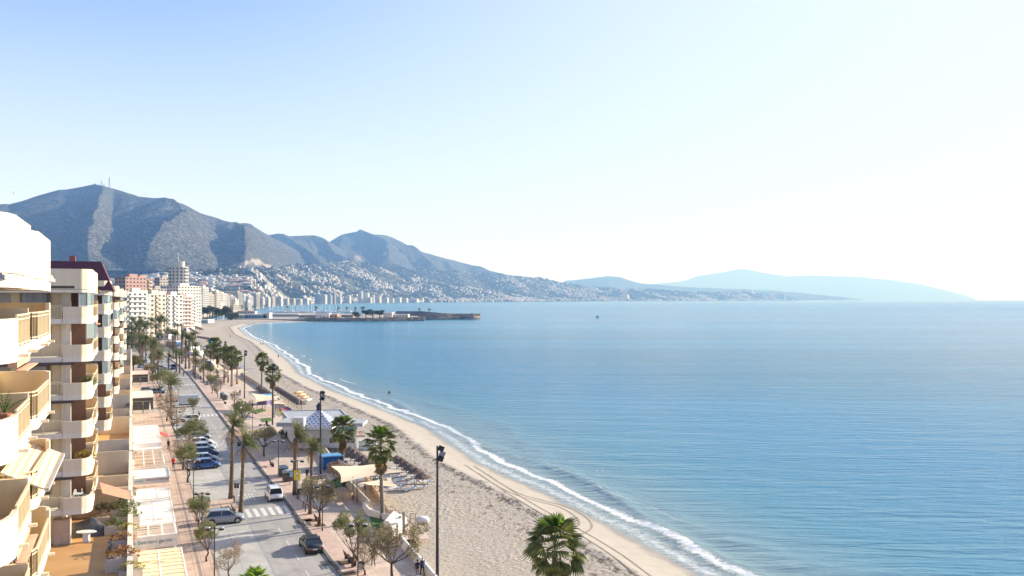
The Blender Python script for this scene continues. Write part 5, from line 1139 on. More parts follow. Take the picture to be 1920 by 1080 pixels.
sail('cream shade sail beyond the beach restaurant, left of the floodlight mast', [(470,737,3.6),(525,743,2.8),(522,750,3.4),(480,754,3.0)], 3, .4, posts=[(492,769,3.0),(497,772,3.0),(482,766,3)])
sail('small cream shade sail by the flags', [(505,752,3),(530,749,3.2),(536,758,2.8),(512,757,3)], 3, .2, posts=[(517,775,2.8),(524,776,2.8),(531,778,2.8)])
sail('far cream shade sail in front of the fan palm pair', [(420,694,3.4),(455,692,3.0),(468,698,3.4),(428,703,3.0)], 3, .3, posts=[(436,712,3),(441,714,3),(455,712,3)])
sail('white-cream sail stretched from the blue kiosk', [(393,676,3.8),(402,674,3.2),(426,695,3.0),(408,694,3.0)], 3, .2, posts=[(410,700,2.8)])
sail('low cream sail over the far beach bar', [(352,668,3.4),(368,666,3.2),(378,672,3),(356,672,3)], 3, .2, posts=[(360,678,2.8)])
# thatched parasols and sunbeds
M_THATCH = mat('thatch', (.19,.14,.115), 1, .3, 3, .05, 14, col2=(.09,.065,.055)); M_BED = mat('white_sunbed', (.84,.84,.84), .6, .05, 2); M_BLUEP = mat('blue_post', (.05,.22,.50), .5); M_BEDP = mat('sunbed_frame', (.55,.56,.58), .5)
rr = random.Random(3); vs = [(0,0,2.55)]; n = 18
for j, (rad, z) in enumerate(((.45,2.3),(.95,2.0),(1.35,1.78),(1.38,1.70))):
    for i in range(n): a = 2*pi*i/n; k = 1+rr.uniform(-.05,.05); vs.append((rad*k*cos(a), rad*k*sin(a), z+rr.uniform(-.04,.04)))
fs = [(0,1+i,1+(i+1)%n) for i in range(n)]+[(1+j*n+i,1+(j+1)*n+i,1+(j+1)*n+(i+1)%n,1+j*n+(i+1)%n) for j in range(3) for i in range(n)]
THM = MB().add(vs, fs).mesh('thatch_canopy', M_THATCH); THP = MB().tube([(0,0,0),(0,0,2.4)], [.05,.05], 6).mesh('pole', M_BARK)
def parasol(p, lab, sc=1.0):
    e = empty('thatched_parasol', p, random.uniform(0,6), lab, 'parasol', 'thatched parasols on the sand', sc); obj('thatch_canopy', THM, e); obj('pole', THP, e)
bt_ = MB(); 
for i in range(9): bt_.box((0,-.9+.21*i,.34),(.74,.17,.05))
bt_.bar((-.3,-1,.30),(-.3,.95,.30),.05).bar((.3,-1,.30),(.3,.95,.30),.05)
BED = bt_.mesh('bed_frame', M_BED); BEDB = MB().box((0,0,0),(.62,.75,.04), rx=.55).mesh('headrest', M_BED); BEDL = MB().box((0,0,0),(.05,.05,.3)).mesh('leg', M_BEDP)
def sunbed(p, rz, lab):
    e = empty('sunbed', p, rz, lab, 'sunbed', 'white sunbeds on the sand'); obj('bed_frame', BED, e); obj('headrest', BEDB, e, (0,.62,.42))
    for x in (-.28,.28):
        for y in (-.9,.8): obj('leg', BEDL, e, (x,y,0))
def bz(p): s, t = toST(p); return beach_z(s, t)
def onbeach(x, y, dz=0.):
    z = -.9
    for _ in range(4): p = P(x, y, z+dz); z = bz(p)
    p.z = z; return p
ROW1 = [(657,843),(664,848),(672,853.5),(681,860),(690,867),(700,874)]; ROW2 = [(744,857),(752.6,862),(762,868),(770.5,874),(781,880),(793,889)]
nth = ['first','second','third','fourth','fifth','sixth','seventh','eighth','ninth','tenth','eleventh','twelfth','thirteenth','fourteenth','fifteenth','sixteenth','seventeenth','eighteenth']
for r_, row, w_ in ((0,ROW1,'by the blue hut'),(1,ROW2,'right of the tall fan palm')):
    for i, (x, y) in enumerate(row[::-1]):
        p = onbeach(x, y, 2.1); parasol(p, 'thatched parasol in the row %s, %s from the near end' % (w_, nth[i]), .95 if r_ else 1.05)
        for k, off in enumerate((-1.5,-3.4,-5.2)):
            q = W(*[a+b for a, b in zip(toST(p), ((0,-.7,.4)[k], off+1.2))]); q.z = bz(q)+.01; sunbed(q, STREET-pi/2+random.uniform(-.05,.05), 'white sunbed %s the %s parasol, row %s' % (('beside','landward of','farther inland from')[k], nth[i], w_))
parasol(onbeach(634,871,2.1), 'thatched parasol showing above the sail right at the blue hut', 1.15)
for i, (x, y) in enumerate([(762,889),(775,893),(789,897),(752,883),(800,903)]):
    q = onbeach(x,y,.3); q.z += .01; sunbed(q, STREET-pi/2, 'white sunbed in the stepped group near the blue posts, %s from the palm' % nth[i])
for x, y, l_ in ((750,916,'left'),(777,918,'middle'),(802,913,'right')):
    p = onbeach(x,y); e = empty('blue_post', p, 0, '%s blue metal post at the edge of the sunbeds' % l_, 'post', 'blue posts at the sunbeds'); MB().tube([(0,0,0),(0,0,1.7)], [.045,.045], 6).build('shaft', M_BLUEP, e); MB().tube([(0,0,1.7),(0,0,1.76)], [.06,.02], 6).build('cap', M_BLUEP, e)
for i, (x, y, h) in enumerate([(763,885,2.3),(792,882,2.4),(828,912,2.6),(640,845,3),(572,700,3),(619,842,2.8),(561,790,5),(715,871,2.4),(695,866,2.4),(666,876,2.6),(485,690,2.4),(405,680,5),(590,752,3),(349,655,7)]):
    p = onbeach(x,y) if x > 560 else P(x,y,-.3); e = empty('white_post', p, 0, 'slim white post on the beach, near the %s' % ['sunbeds by the palm','back of the right parasol row','open sand right of the parasols','blue hut','upper beach','restaurant stone base','restaurant flag side','middle parasol row','left of the tall palm','left sunbeds','far sunbeds','white beach bar','orange slide','farthest bar'][i], 'post', 'slim white posts on the beach')
    MB().tube([(0,0,0),(0,0,h)], [.05,.04], 6).build('shaft', M_WMETAL, e); MB().sphere((0,0,h), .06, 6, 4).build('finial', M_WMETAL, e)
def prow(a, b, n, lab, sc=1.0, dz=1.9):
    for i in range(n):
        u = i/(n-1); parasol(P(a[0]+(b[0]-a[0])*u, a[1]+(b[1]-a[1])*u, dz-.8)-Vector((0,0,dz)), 'thatched parasol in the %s row, %s from its far end' % (lab, nth[i]), sc)
prow((487,727),(509,741),9,'short left',1.0); prow((520,729),(565,757),16,'long right',1.05)
prow((398,681),(418,690),6,'row beside the blue kiosk',1.2); prow((424,681),(443,692),6,'row behind the palm pair',1.2); prow((389,667),(405,674),5,'upper beach left',1.2); prow((406,667),(419,674),5,'upper beach right',1.2); prow((393,641),(407,649),6,'far beach right',1.4); prow((372,634),(394,638),7,'far beach left',1.4); prow((388,651),(404,659),5,'far turquoise bar',1.3); prow((346,612),(370,628),8,'farthest bar left',1.6); prow((352,608),(378,620),8,'farthest bar right',1.6)
for i in range(9):
    q = P(452+(i%5)*5.5, 692+(i//5)*6, -.8); sunbed(q, STREET-pi/2, 'white sunbed in the distant group right of the cream sail, %s' % nth[i])

# tyre tracks curling over the smooth sand
def track(pts, w=.28):
    P3 = [onbeach(x, y) for x, y in pts]; fine = []
    for i in range(len(P3)-1):
        a, b_, c_, d_ = P3[max(i-1,0)], P3[i], P3[i+1], P3[min(i+2,len(P3)-1)]
        for k in range(6):
            t = k/6.; fine.append(.5*((2*b_)+(c_-a)*t+(2*a-5*b_+4*c_-d_)*t*t+(3*b_-a-3*c_+d_)*t**3))
    for off in (-.8,.8):
        vs = []; mb = MB()
        for i, p in enumerate(fine):
            d = (fine[min(i+1,len(fine)-1)]-fine[max(i-1,0)]); d.z = 0; d.normalize(); n = Vector((-d.y,d.x,0))
            for k in (-1,1): q = p+n*(off+k*w/2); q.z = bz(q)+.035; vs.append(q)
        mb.add(vs, [(2*i,2*i+1,2*i+3,2*i+2) for i in range(len(fine)-1)]); mb.build('tyre_track', mat('track_sand', (.33,.28,.225), .95, .25, 1.5), kind='structure')
track([(905,888),(960,922),(1010,938),(1055,950),(1085,966),(1098,982),(1090,993),(1070,1003)]); track([(880,872),(960,925),(1040,972),(1105,1008),(1160,1043),(1225,1092)])
# ================================================================ PEOPLE
def skin_mesh(name, joints, edges, root=0, sub=1):
    me = bpy.data.meshes.new(name); me.from_pydata([j[0] for j in joints], edges, []); o = bpy.data.objects.new(name, me); COL.objects.link(o)
    sk = o.modifiers.new('s', 'SKIN'); sk.use_smooth_shade = True
    for i, j in enumerate(joints): v = me.skin_vertices[0].data[i]; v.radius = (j[1], j[2] if len(j) > 2 else j[1]); v.use_root = (i == root)
    sb = o.modifiers.new('b', 'SUBSURF'); sb.levels = sub; sb.render_levels = sub
    dg = bpy.context.evaluated_depsgraph_get(); m2 = bpy.data.meshes.new_from_object(o.evaluated_get(dg)); bpy.data.objects.remove(o); m2.name = name; return m2
def person_base(step=.28, bend=.0, armup=0):
    s = step; J = [((0,0,.95),.15,.11), ((0,.01,1.15),.14,.10), ((0,.0,1.38),.17,.105), ((0,0,1.50),.06), ((0,.02,1.56),.055), ((0,.03,1.64),.085,.095), ((0,.025,1.73),.075),
      ((-.19,0,1.41),.062), ((-.25,-s*.35,1.14),.046), ((-.25,-s*.1,.90),.036), ((-.25,-s*.05,.82),.034,.02), ((.19,0,1.41),.062), ((.25,s*.4,1.16),.046), ((.25,s*.85,.94),.036), ((.25,s*1.0,.87),.034,.02),
      ((-.10,0,.86),.095), ((-.10,s*.45,.50),.066), ((-.10,s*.75,.09),.042), ((-.10,s*.75+.15,.035),.035), ((.10,0,.86),.095), ((.10,-s*.15,.50),.066), ((.10,-s*.9,.13),.042), ((.10,-s*.9+.14,.05),.035)]
    E = [(0,1),(1,2),(2,3),(3,4),(4,5),(5,6),(2,7),(7,8),(8,9),(9,10),(2,11),(11,12),(12,13),(13,14),(0,15),(15,16),(16,17),(17,18),(0,19),(19,20),(20,21),(21,22)]
    for i, j in enumerate(J): 
        if armup and i in (12,13,14): J[i] = ((.3+.1*(i-12), .25+.12*(i-12), 1.45), .04)
    return skin_mesh('body', J, E)
POSES = [person_base(.30), person_base(.10), person_base(.38), person_base(.05, armup=1)]
M_SKIN = mat('skin', (.42,.24,.17), .6, .05, 5); M_SHOE = mat('shoe', (.04,.035,.03), .7)
HAIRM = MB().sphere((0,-.0,1.685), .115, 10, 6, (.95,1.08,.95)).mesh('hair', mat('dark_hair', (.03,.02,.015), .7)); HAIRG = MB().sphere((0,0,1.69), .115, 10, 6, (.95,1.05,.9)).mesh('hair', mat('grey_hair', (.42,.40,.38), .8))
PPL = {}
def person(loc, rz, lab, top, bottom, pose=0, sc=1.0, hair=0, bag=None):
    key = (top, bottom, pose)
    if key not in PPL:
        me = POSES[pose].copy(); me.materials.clear()
        for m_ in (mat('cloth_%d_%d_%d' % tuple(int(c*250) for c in top), top, .9, .15, 8), mat('cloth_%d_%d_%d' % tuple(int(c*250) for c in bottom), bottom, .9, .12, 8), M_SKIN, M_SHOE): me.materials.append(m_)
        for p in me.polygons:
            c = p.center; p.material_index = 3 if c.z < .10 else 2 if c.z > 1.52 or (abs(c.x) > .2 and c.z < .90) else 0 if c.z > .92 else 1
        PPL[key] = me
    e = empty('person', loc, rz, lab, 'person', None, sc); obj('body', PPL[key], e); obj('hair', HAIRG if hair else HAIRM, e)
    h_ = obj('head_face', FACE, e)
    if bag: MB().box((.0,-.2,1.0),(.3,.18,.42)).build('backpack', mat('bag_%d' % int(bag[0]*99), bag, .8), e)
    return e
f_ = MB(); f_.sphere((0,.115,1.655), .02, 6, 4, (1,1.4,1.2))
for s in (-1,1): f_.sphere((s*.036,.105,1.685), .012, 6, 4); f_.sphere((s*.098,.03,1.66), .022, 6, 4, (.5,1,1.5))
f_.box((0,.105,1.612),(.05,.02,.010)); FACE = f_.mesh('head_face', M_SKIN)
K = (.02,.02,.025)
person(P(325,878,.13), STREET+pi, 'person in a bright red jacket and black trousers walking along the left pavement', (.55,.02,.02), K, 0)
person(P(576,899,.13), STREET, 'person in dark navy clothes and a light cap on the promenade', (.02,.025,.05), K, 0, hair=1)
person(P(597,906,.13), STREET+.4, 'small child in mottled green clothes beyond the broad tamarisk', (.12,.14,.05), (.05,.06,.04), 2, .68)
person(P(646,925,.13), STREET-.5, 'person in black with one arm stretched out under the shade sail', K, (.35,.33,.32), 3, bag=(.03,.03,.03)); person(P(684,930,.13), STREET+.8, 'person in black top beside the steel posts under the sail', K, (.30,.35,.42), 1)
person(P(700,1063,.13), STREET+.05, 'person in camouflage jacket and olive trousers walking away from the litter bin', (.11,.105,.065), (.12,.11,.075), 0)
person(P(727,1052,.13), STREET+pi, 'person in brown half hidden behind the golden tamarisk', (.18,.12,.09), (.1,.09,.08), 0)
person(P(792,1080,.13), STREET+.1, 'person in denim-blue jacket walking beside the white wall', (.035,.06,.14), K, 0, hair=1); person(P(783,1084,.13), STREET-.1, 'person in dark coat left of the one in denim', (.03,.02,.03), (.3,.25,.25), 1)
pp = [(300,749,'in a red top walking on the far left pavement',(.55,.03,.02),(.05,.07,.2)),(312,757,'in dark clothes beside the thin tamarisk near the white truck',K,K),(300,722,'in a yellow vest by the striped pavilion',(.7,.6,.05),K),(316,843,'in black standing at the pergola corner',K,K),(500,803,'in black in the shade of the promenade',K,K),(537,825,'in dark blue on the shaded promenade',(.02,.04,.1),K),(555,832,'in pink and red by the restaurant wall',(.5,.12,.15),(.4,.1,.1)),(473,768,'in blue at the far promenade wall',(.03,.06,.2),K),(467,770,'in red and brown at the far promenade wall',(.3,.06,.04),(.15,.1,.08)),(420,722,'in dark clothes by the cream sail posts',K,K),(407,740,'in brown walking past the grey bins',(.2,.08,.06),K),(403,738,'in dark clothes left of the one in brown',K,K),(280,689,'in black on the pink pavement by the round tree',K,K),
 (450,742,'leaning at the beige wall',(.1,.1,.12),K),(344,706,'in brown on the right pavement by the far palms',(.3,.15,.1),K),(373,712,'in tan walking by the far kerb',(.35,.25,.18),K),(376,714,'in dark red beside the one in tan',(.25,.05,.04),K)]
for x, y, l_, a, b_ in pp: person(P(x,y,.13), STREET+random.choice((0,pi,.6)), 'person '+l_, a, b_, random.choice((0,1,2)))
for x, y, l_, a in [(447,617,'alone near the water line far up the beach',K),(431.7,633,'crouched in the middle of the wide sand',(.2,.14,.1)),(488.5,647,'left one of two strolling near the surf',K),(493,647.5,'right one of two strolling near the surf',K),(522,671.5,'in dark clothes standing at the edge of the foam',(.02,.03,.05))]:
    p = onbeach(x, y); person(p, STREET+random.uniform(-1,1), 'person '+l_, a, K, 0, 1.0)
# ================================================================ NEAR PROMENADE THINGS
def container(px_, py_, lab):
    e = empty('recycling_bin', P(px_,py_,.13), STREET, lab, 'recycling bin', 'recycling bins on the promenade')
    MB().tube([(0,0,.1),(0,0,.2),(0,0,1.35)], [.62,.72,.78], 14).build('body', mat('bin_grey', (.085,.09,.09), .6), e); MB().sphere((0,0,1.35), .8, 14, 8, (1,1,.45)).build('lid', mat('bin_lid', (.30,.36,.38), .5), e); MB().box((0,-.78,1.05),(.5,.1,.22)).build('slot', M_TRIM, e)
container(531,893,'grey recycling bin with pale lid, farther of the near pair'); container(539,902,'grey recycling bin with pale lid, nearer of the near pair'); container(418,747,'grey recycling bin in the far pair, left'); container(422,750,'grey recycling bin in the far pair, right')
def litter(px_, py_, lab, c=(.32,.34,.36)):
    e = empty('litter_bin', P(px_,py_,.13), 0, lab, 'litter bin', 'litter bins'); MB().tube([(0,0,.15),(0,0,.85)], [.24,.27], 12).build('drum', mat('litter_%d' % int(c[0]*99), c, .5), e); MB().tube([(0,0,.85),(0,0,.93)], [.28,.2], 12).build('rim', M_TRIM, e); MB().bar((-.3,0,0),(-.3,0,1.0),.05).bar((.3,0,0),(.3,0,1.0),.05).build('stand', M_POLE, e)
litter(677,1071,'pale grey litter bin beside the near lamp post'); litter(562,929,'black litter bin under the yellow road sign', (.03,.03,.03)); litter(448,838,'dark litter bin by the pale olive tamarisk', (.04,.04,.04))
# yellow road sign
e = empty('road_sign', P(560.5,936,.13), 0, 'yellow rectangular road sign with a round red ring and a triangle', 'road sign')
MB().tube([(0,0,0),(0,0,3.9)], [.04,.04], 8).build('pole', M_POLE, e); pn = MB().box((-.2,-.06,2.55),(.85,.03,1.25)).build('panel', mat('sign_yellow', (.85,.72,.02), .5), e)
def disc(c, r0, r1, m_, nm, n=20, tri=False):
    mb = MB(); n = 3 if tri else n; o_ = pi/2
    vs = [(c[0]+r_*cos(o_+2*pi*i/n), c[1], c[2]+r_*sin(o_+2*pi*i/n)) for r_ in (r0, r1) for i in range(n)]
    fs = [(i,(i+1)%n,n+(i+1)%n,n+i) for i in range(n)] if r0 > 0 else [tuple(range(n,2*n))]
    return mb.add(vs, fs).build(nm, m_, e)
M_RED = mat('sign_red', (.60,.03,.02), .5); M_SWH = mat('sign_white', (.80,.80,.78), .5)
disc((-.2,-.081,3.42),0,.24,M_SWH,'disc'); disc((-.2,-.085,3.42),.19,.26,M_RED,'ring'); disc((-.2,-.081,2.82),0,.26,M_SWH,'triangle',tri=True); disc((-.2,-.085,2.82),.2,.28,M_RED,'triangle_border',tri=True)
e = empty('info_board', P(549,908,.13), .15, 'blue and white poster board beside the feather palm trunk', 'notice board'); MB().box((0,0,.5),(1.0,.14,1.45)).build('frame', M_POLE, e); MB().box((0,-.08,1.05),(.88,.02,.8)).build('poster', mat('poster', (.45,.60,.72), .5, .3, 2, col2=(.06,.22,.5)), e); MB().box((0,-.08,.6),(.88,.02,.35)).build('poster_foot', mat('poster_brown', (.16,.08,.06), .6), e); MB().box((-.4,0,0),(.1,.1,.5)).box((.4,0,0),(.1,.1,.5)).build('stand', M_POLE, e)
e = empty('road_sign', P(443.5,943,.13), 0, 'back of a dark square sign on a pale pole beside the feather palms', 'road sign'); MB().tube([(0,0,0),(0,0,2.5)], [.04,.04], 8).build('pole', mat('galvanised', (.45,.46,.47), .5), e); MB().box((0,0,1.9),(.62,.03,.62)).build('panel', M_TRIM, e)
e = empty('road_sign', P(566.5,958,.13), 0, 'bare pale sign pole with a small plate at the crosswalk', 'road sign'); MB().tube([(0,0,0),(0,0,2.5)], [.035,.035], 8).build('pole', MATS['galvanised'], e); MB().box((0,0,2.0),(.5,.03,.5)).build('panel', MATS['galvanised'], e)
BOLM = MB().tube([(0,0,0),(0,0,.75)],[.08,.075],8).mesh('post', M_POLE); BOLC = MB().sphere((0,0,.80),.10,8,5).mesh('cap', M_POLE)
for x, y, l_ in ((568,953,'left bollard at the crosswalk, promenade side'),(572.5,959,'right bollard at the crosswalk, promenade side'),(576.5,941,'bollard near the narrow feather palm'),(439,942,'bollard beside the dark square sign'),(549.5,929,'bollard by the feather palm behind the van'),(616,938,'bollard by the paving step')): e = empty('bollard', P(x,y,.13), 0, l_, 'bollard', 'black bollards'); obj('post', BOLM, e); obj('cap', BOLC, e)
def bench(x, y, rz, lab):
    e = empty('bench', P(x,y,.13), rz, lab, 'bench', 'benches on the promenade'); m_ = mat('bench_wood', (.11,.06,.035), .7, .2, 4)
    sl = MB().box((0,0,0),(1.7,.12,.04)).mesh('slat', m_)
    for i in range(3): obj('slat', sl, e, (0,-.18+.17*i,.44))
    for i in range(3): o = obj('slat', sl, e, (0,.27+.03*i,.58+.15*i)); o.rotation_euler = (1.3,0,0)
    for s in (-.7,.7): MB().box((s,0,0),(.06,.42,.44)).bar((s,.22,.42),(s,.36,1.0),.05).build('leg', M_POLE, e)
for a in [(510,874,STREET+pi/2,'dark slatted bench near the drain grate by the kerb'),(596,980,STREET+pi/2,'bench partly hidden behind the broad tamarisk'),(653,1052,STREET+pi/2,'bench under the gnarled tamarisk'),(661,1058,STREET-pi/2,'second bench back to back under the gnarled tamarisk'),(422,757,STREET+pi/2,'far bench by the kerb'),(390,712,STREET+pi/2,'farthest bench by the kerb')]: bench(*a)
# tree pits
for x, y in ((575,975),(646,1055),(655,1075),(531,873),(600,985),(582,976)):
    s, t = PST(x,y,.13); strip('tree_pit', t-.6, t+.6, s-.7, s+.7, .138, mat('pit_soil', (.13,.085,.06), .95, .2, 4), n=1)
for x, y, a, b_ in ((712,958,.0,.0),):
    pass
# handrails and fence by the ramp
M_RUST = mat('rust_red_steel', (.22,.07,.045), .7, .1, 4); M_WOOD = mat('brown_timber', (.14,.085,.05), .8, .15, 4)
def fence(name, pts, h, m_, lab, gap=.35, bars=True):
    p3 = [Vector(p) for p in pts]; e = empty(name, p3[0], 0, lab, 'fence'); o0 = p3[0]; pm = MB().tube([(0,0,0),(0,0,h)], [.035,.035], 6).mesh('post', m_); bm = MB().box((0,0,0),(.03,.03,h-.1)).mesh('bar', m_)
    for a, b_ in zip(p3[:-1], p3[1:]):
        d = (b_-a).length; n = max(1, round(d/1.6))
        for i in range(n+1): obj('post', pm, e, a.lerp(b_, i/n)-o0)
        for zz in (h, h*.55, .12): MB().bar(a-o0+Vector((0,0,zz)), b_-o0+Vector((0,0,zz)), .045).build('rail', m_, e)
        if bars:
            for i in range(1, int(d/gap)): obj('bar', bm, e, a.lerp(b_, i*gap/d)-o0)
fence('handrail', [P(733,963,0), P(749,976,-.1), P(768,986,-.4)], 1.0, M_WOOD, 'brown handrail running from the block wall down to the sand', bars=False)
fence('steel_fence', [P(721,1001,.13), P(737,1014,.13), P(752,1025,.13)], 1.1, M_RUST, 'rust-red railing between the white wall and the rounded wall')
fence('handrail', [P(770,983,-.5), P(779,984,-.5)], 1.3, M_WOOD, 'brown timber gate frame at the foot of the ramp', bars=True)
for x, y, c, l_, h in ((757,1008,(.35,.34,.32),'tall grey shower column on the ramp',2.9),(750,999,(.32,.33,.20),'shorter greenish shower column on the ramp',1.9)):
    e = empty('shower_column', P(x,y,-.2), 0, l_, 'shower'); MB().box((0,0,0),(.3,.25,h)).build('column', mat('column_%d' % int(c[2]*99), c, .7), e); MB().bar((0,0,h-.3),(0,-.4,h-.25),.05).build('shower_arm', M_RIM, e); MB().box((0,0,-.02),(.9,.9,.06)).build('tray', M_KERB, e)
e = empty('dune_sculpture', onbeach(792,982), .3, 'white rounded lump like an upturned tub at the end of the ramp', 'tub', scale=.8); MB().tube([(-.9,0,.55),(-.5,0,.6),(.6,0,.55),(1.0,0,.4)], [.45,.62,.6,.3], 12).build('shell', M_WHITE, e, True); MB().box((0,0,0),(1.5,.7,.25)).build('base', M_KERB, e)
e = empty('rock', P(646,937,.13), 0, 'square tan stone block at the left end of the shaded ramp', 'stone'); mb = MB().box((0,0,0),(2.0,1.0,1.05)); mb.v = [(x*(1+.05*mnoise.noise(Vector((x*2,y*2,z)))), y, z*(1+.06*mnoise.noise(Vector((x,y,z*3))))) for x,y,z in mb.v]; mb.build('stone', M_LIMEST, e); MB().box((.1,0,1.05),(1.6,.8,.08)).build('top_slab', M_LIMEST, e)
for x, y, l_ in ((590,899,'left'),(606,897,'right')): e = empty('planter', P(x,y,.13), .2, 'low grey stone planter on the promenade, %s one' % l_, 'planter'); MB().box((0,0,0),(1.3,.6,.45)).build('box', M_KERB, e); MB().box((0,0,.45),(1.1,.45,.05)).build('soil', MATS['pit_soil'], e)
# ---------------------------------------------------------------- blue beach hut
M_BLUE = mat('hut_blue', (.01,.13,.40), .6, .1, 1.5); M_LBLUE = mat('hut_roof_blue', (.13,.36,.62), .6, .08, 1)
hp = onbeach(620,889); e = empty('beach_hut', hp, STREET, 'blue painted wooden hut with a pale blue roof on the sand', 'hut')
mb = MB(); mb.box((-1.45,0,0),(.08,3.6,2.9)).box((0,1.8,0),(2.9,.08,2.9)).box((1.45,0,0),(.08,3.6,2.9)).box((-.85,-1.8,0),(1.2,.08,2.9)).box((.6,-1.8,2.3),(1.7,.08,.6)).box((1.25,-1.8,0),(.4,.08,2.9)).box((0,0,0),(2.9,3.6,.1)); mb.build('wall', M_BLUE, e)
MB().box((0,-.1,2.95),(3.2,4.2,.10), rx=-.05).build('roof', M_LBLUE, e); MB().box((-1.51,.6,1.5),(.04,.7,.6)).build('window', mat('pale_window', (.45,.55,.62), .4), e)
MB().box((.55,-1.0,0),(1.2,.6,1.0)).build('counter', mat('hut_counter', (.08,.10,.13), .6), e); MB().box((1.85,-1.7,.1),(.7,.06,2.2)).build('door_leaf', M_BLUE, e)
# ---------------------------------------------------------------- beach restaurant
M_TEAL = mat('teal_fascia', (.05,.26,.26), .6); M_STONE = mat('rubble_stone', (.30,.28,.25), .95, .35, 1.6, .08, 4, col2=(.10,.095,.085)); M_FLAT = mat('flat_roof', (.40,.41,.43), .8, .08, .5); M_RWALL = mat('restaurant_white', (.52,.54,.58), .8, .03, 1)
ZR = 4.6; c = [P(553,797,ZR), P(669,797,ZR), P(640,766,ZR), P(528,768,ZR)]
e = empty('beach_restaurant', c[0]*1, 0, 'white beach restaurant with teal fascia, stone base and chequered pyramid roof', 'restaurant'); e.location.z = -.9; o0 = e.location.copy()
L2 = lambda z, k=0: [((p-o0).x, (p-o0).y) for p in c]
q = L2(0); MB().prism(q, 0, 1.5).build('stone_base', M_STONE, e); cx_ = sum(p[0] for p in q)/4; cy_ = sum(p[1] for p in q)/4; sc_ = lambda k: [(cx_+(x-cx_)*k, cy_+(y-cy_)*k) for x, y in q]
MB().prism(sc_(.985), 1.5, 5.1).build('wall', M_RWALL, e); MB().prism(sc_(1.004), 4.62, 5.12).build('teal_fascia', M_TEAL, e); MB().wall(sc_(.99)+[sc_(.99)[0]], 5.12, 5.36, .22).build('roof_parapet', M_RWALL, e); MB().prism(sc_(.965), 5.12, 5.2).build('flat_roof', M_FLAT, e)
dirx = Vector((q[1][0]-q[0][0], q[1][1]-q[0][1], 0)); wf = dirx.length; dirx.normalize(); rzf = atan2(dirx.y, dirx.x)
def onfront(u, z, out=-.05): return Vector((q[0][0], q[0][1], z))+dirx*wf*u+Vector((dirx.y,-dirx.x,0))*(-out)
wm = MB().box((0,0,0),(1.4,.08,.9)).mesh('pane', M_DKGL); wf_ = MB().box((0,-.03,-.08),(1.6,.1,.08)).box((0,-.03,.9),(1.6,.1,.08)).box((-.74,-.03,0),(.08,.1,.9)).box((.74,-.03,0),(.08,.1,.9)).box((0,-.03,0),(.05,.1,.9)).mesh('frame', mat('white_frame', (.75,.76,.76), .5))
for u in (.06,.20,.34,.62,.76,.90): w = empty('window', onfront(u, 2.35, .05), rzf); w.parent = e; obj('pane', wm, w); obj('frame', wf_, w)
tr = MB(); 
for z in (1.9,2.3): tr.bar(onfront(0, z, .9), onfront(1, z, .9), .06)
for i in range(14): tr.bar(onfront(i/13, 1.45, .9), onfront(i/13, 2.35, .9), .06)
tr.build('white_railing', M_WMETAL, e); MB().bar(onfront(0,1.4,.5), onfront(1,1.4,.5), .95, .15).build('walkway', M_KERB, e)
def sign_text(par, body, size, p, rz, m_, ext=.02):
    cu = bpy.data.curves.new('lettering', 'FONT'); cu.body = body; cu.size = size; cu.extrude = ext; tmp = bpy.data.objects.new('lettering', cu); COL.objects.link(tmp); dg = bpy.context.evaluated_depsgraph_get()
    me = bpy.data.meshes.new_from_object(tmp.evaluated_get(dg)); bpy.data.objects.remove(tmp); me.materials.clear(); me.materials.append(m_); o = obj('lettering', me, par, p); o.rotation_euler = (pi/2, 0, rz); return o
sign_text(e, 'RESTAURANTE', .55, onfront(.12, 4.68, .1), rzf, M_SWH); sign_text(e, 'PLAYA', .5, onfront(.55, 4.68, .1), rzf, M_SWH)
pc_ = Vector(((P(598,789,5.4)-o0).x, (P(598,789,5.4)-o0).y, 5.2))
m = bpy.data.materials.new('chequer_tile'); m.use_nodes = True; N, L = nt(m); b = N['Principled BSDF']; tc = N.new('ShaderNodeTexCoord'); ch = N.new('ShaderNodeTexChecker'); ch.inputs['Scale'].default_value = 1.8
mp = N.new('ShaderNodeMapping'); mp.inputs['Scale'].default_value = (1,1,1.6); mp.inputs['Rotation'].default_value = (0,0,.78); L.new(tc.outputs['Object'], mp.inputs[0]); L.new(mp.outputs[0], ch.inputs['Vector']); ch.inputs['Color1'].default_value = (.72,.72,.74,1); ch.inputs['Color2'].default_value = (.10,.14,.24,1); L.new(ch.outputs[0], b.inputs['Base Color']); M_CHEQ = m
r_ = 3.1; MB().box(pc_, (2*r_-.4,2*r_-.4,.5)).build('tower_wall', M_RWALL, e)
mb = MB(); mb.add([pc_+Vector(v) for v in ((-r_,-r_,.5),(r_,-r_,.5),(r_,r_,.5),(-r_,r_,.5),(-.35,-.35,2.9),(.35,-.35,2.9),(.35,.35,2.9),(-.35,.35,2.9))], [(3,2,1,0),(0,1,5,4),(1,2,6,5),(2,3,7,6),(3,0,4,7),(4,5,6,7)]); mb.build('pyramid_roof', M_CHEQ, e)
mb = MB(); mb.box(pc_+Vector((0,0,2.9)),(.7,.7,.7)); p_ = pc_+Vector((0,0,3.6)); mb.add([p_+Vector(v) for v in ((-.5,-.5,0),(.5,-.5,0),(.5,.5,0),(-.5,.5,0),(0,0,.8))], [(3,2,1,0),(0,1,4),(1,2,4),(2,3,4),(3,0,4)]); mb.build('lantern', mat('lantern_navy', (.02,.04,.08), .5), e)
MB().box(pc_+Vector((-2.6,-3.3,0)),(1.9,1.6,2.2)).build('chimney_block', M_RWALL, e); MB().box(pc_+Vector((5.5,3,0)),(4,5,.6)).build('roof_deck', M_FLAT, e); MB().box(pc_+Vector((-5.2,3.5,0)),(4.6,6,.7)).build('roof_deck', M_FLAT, e)
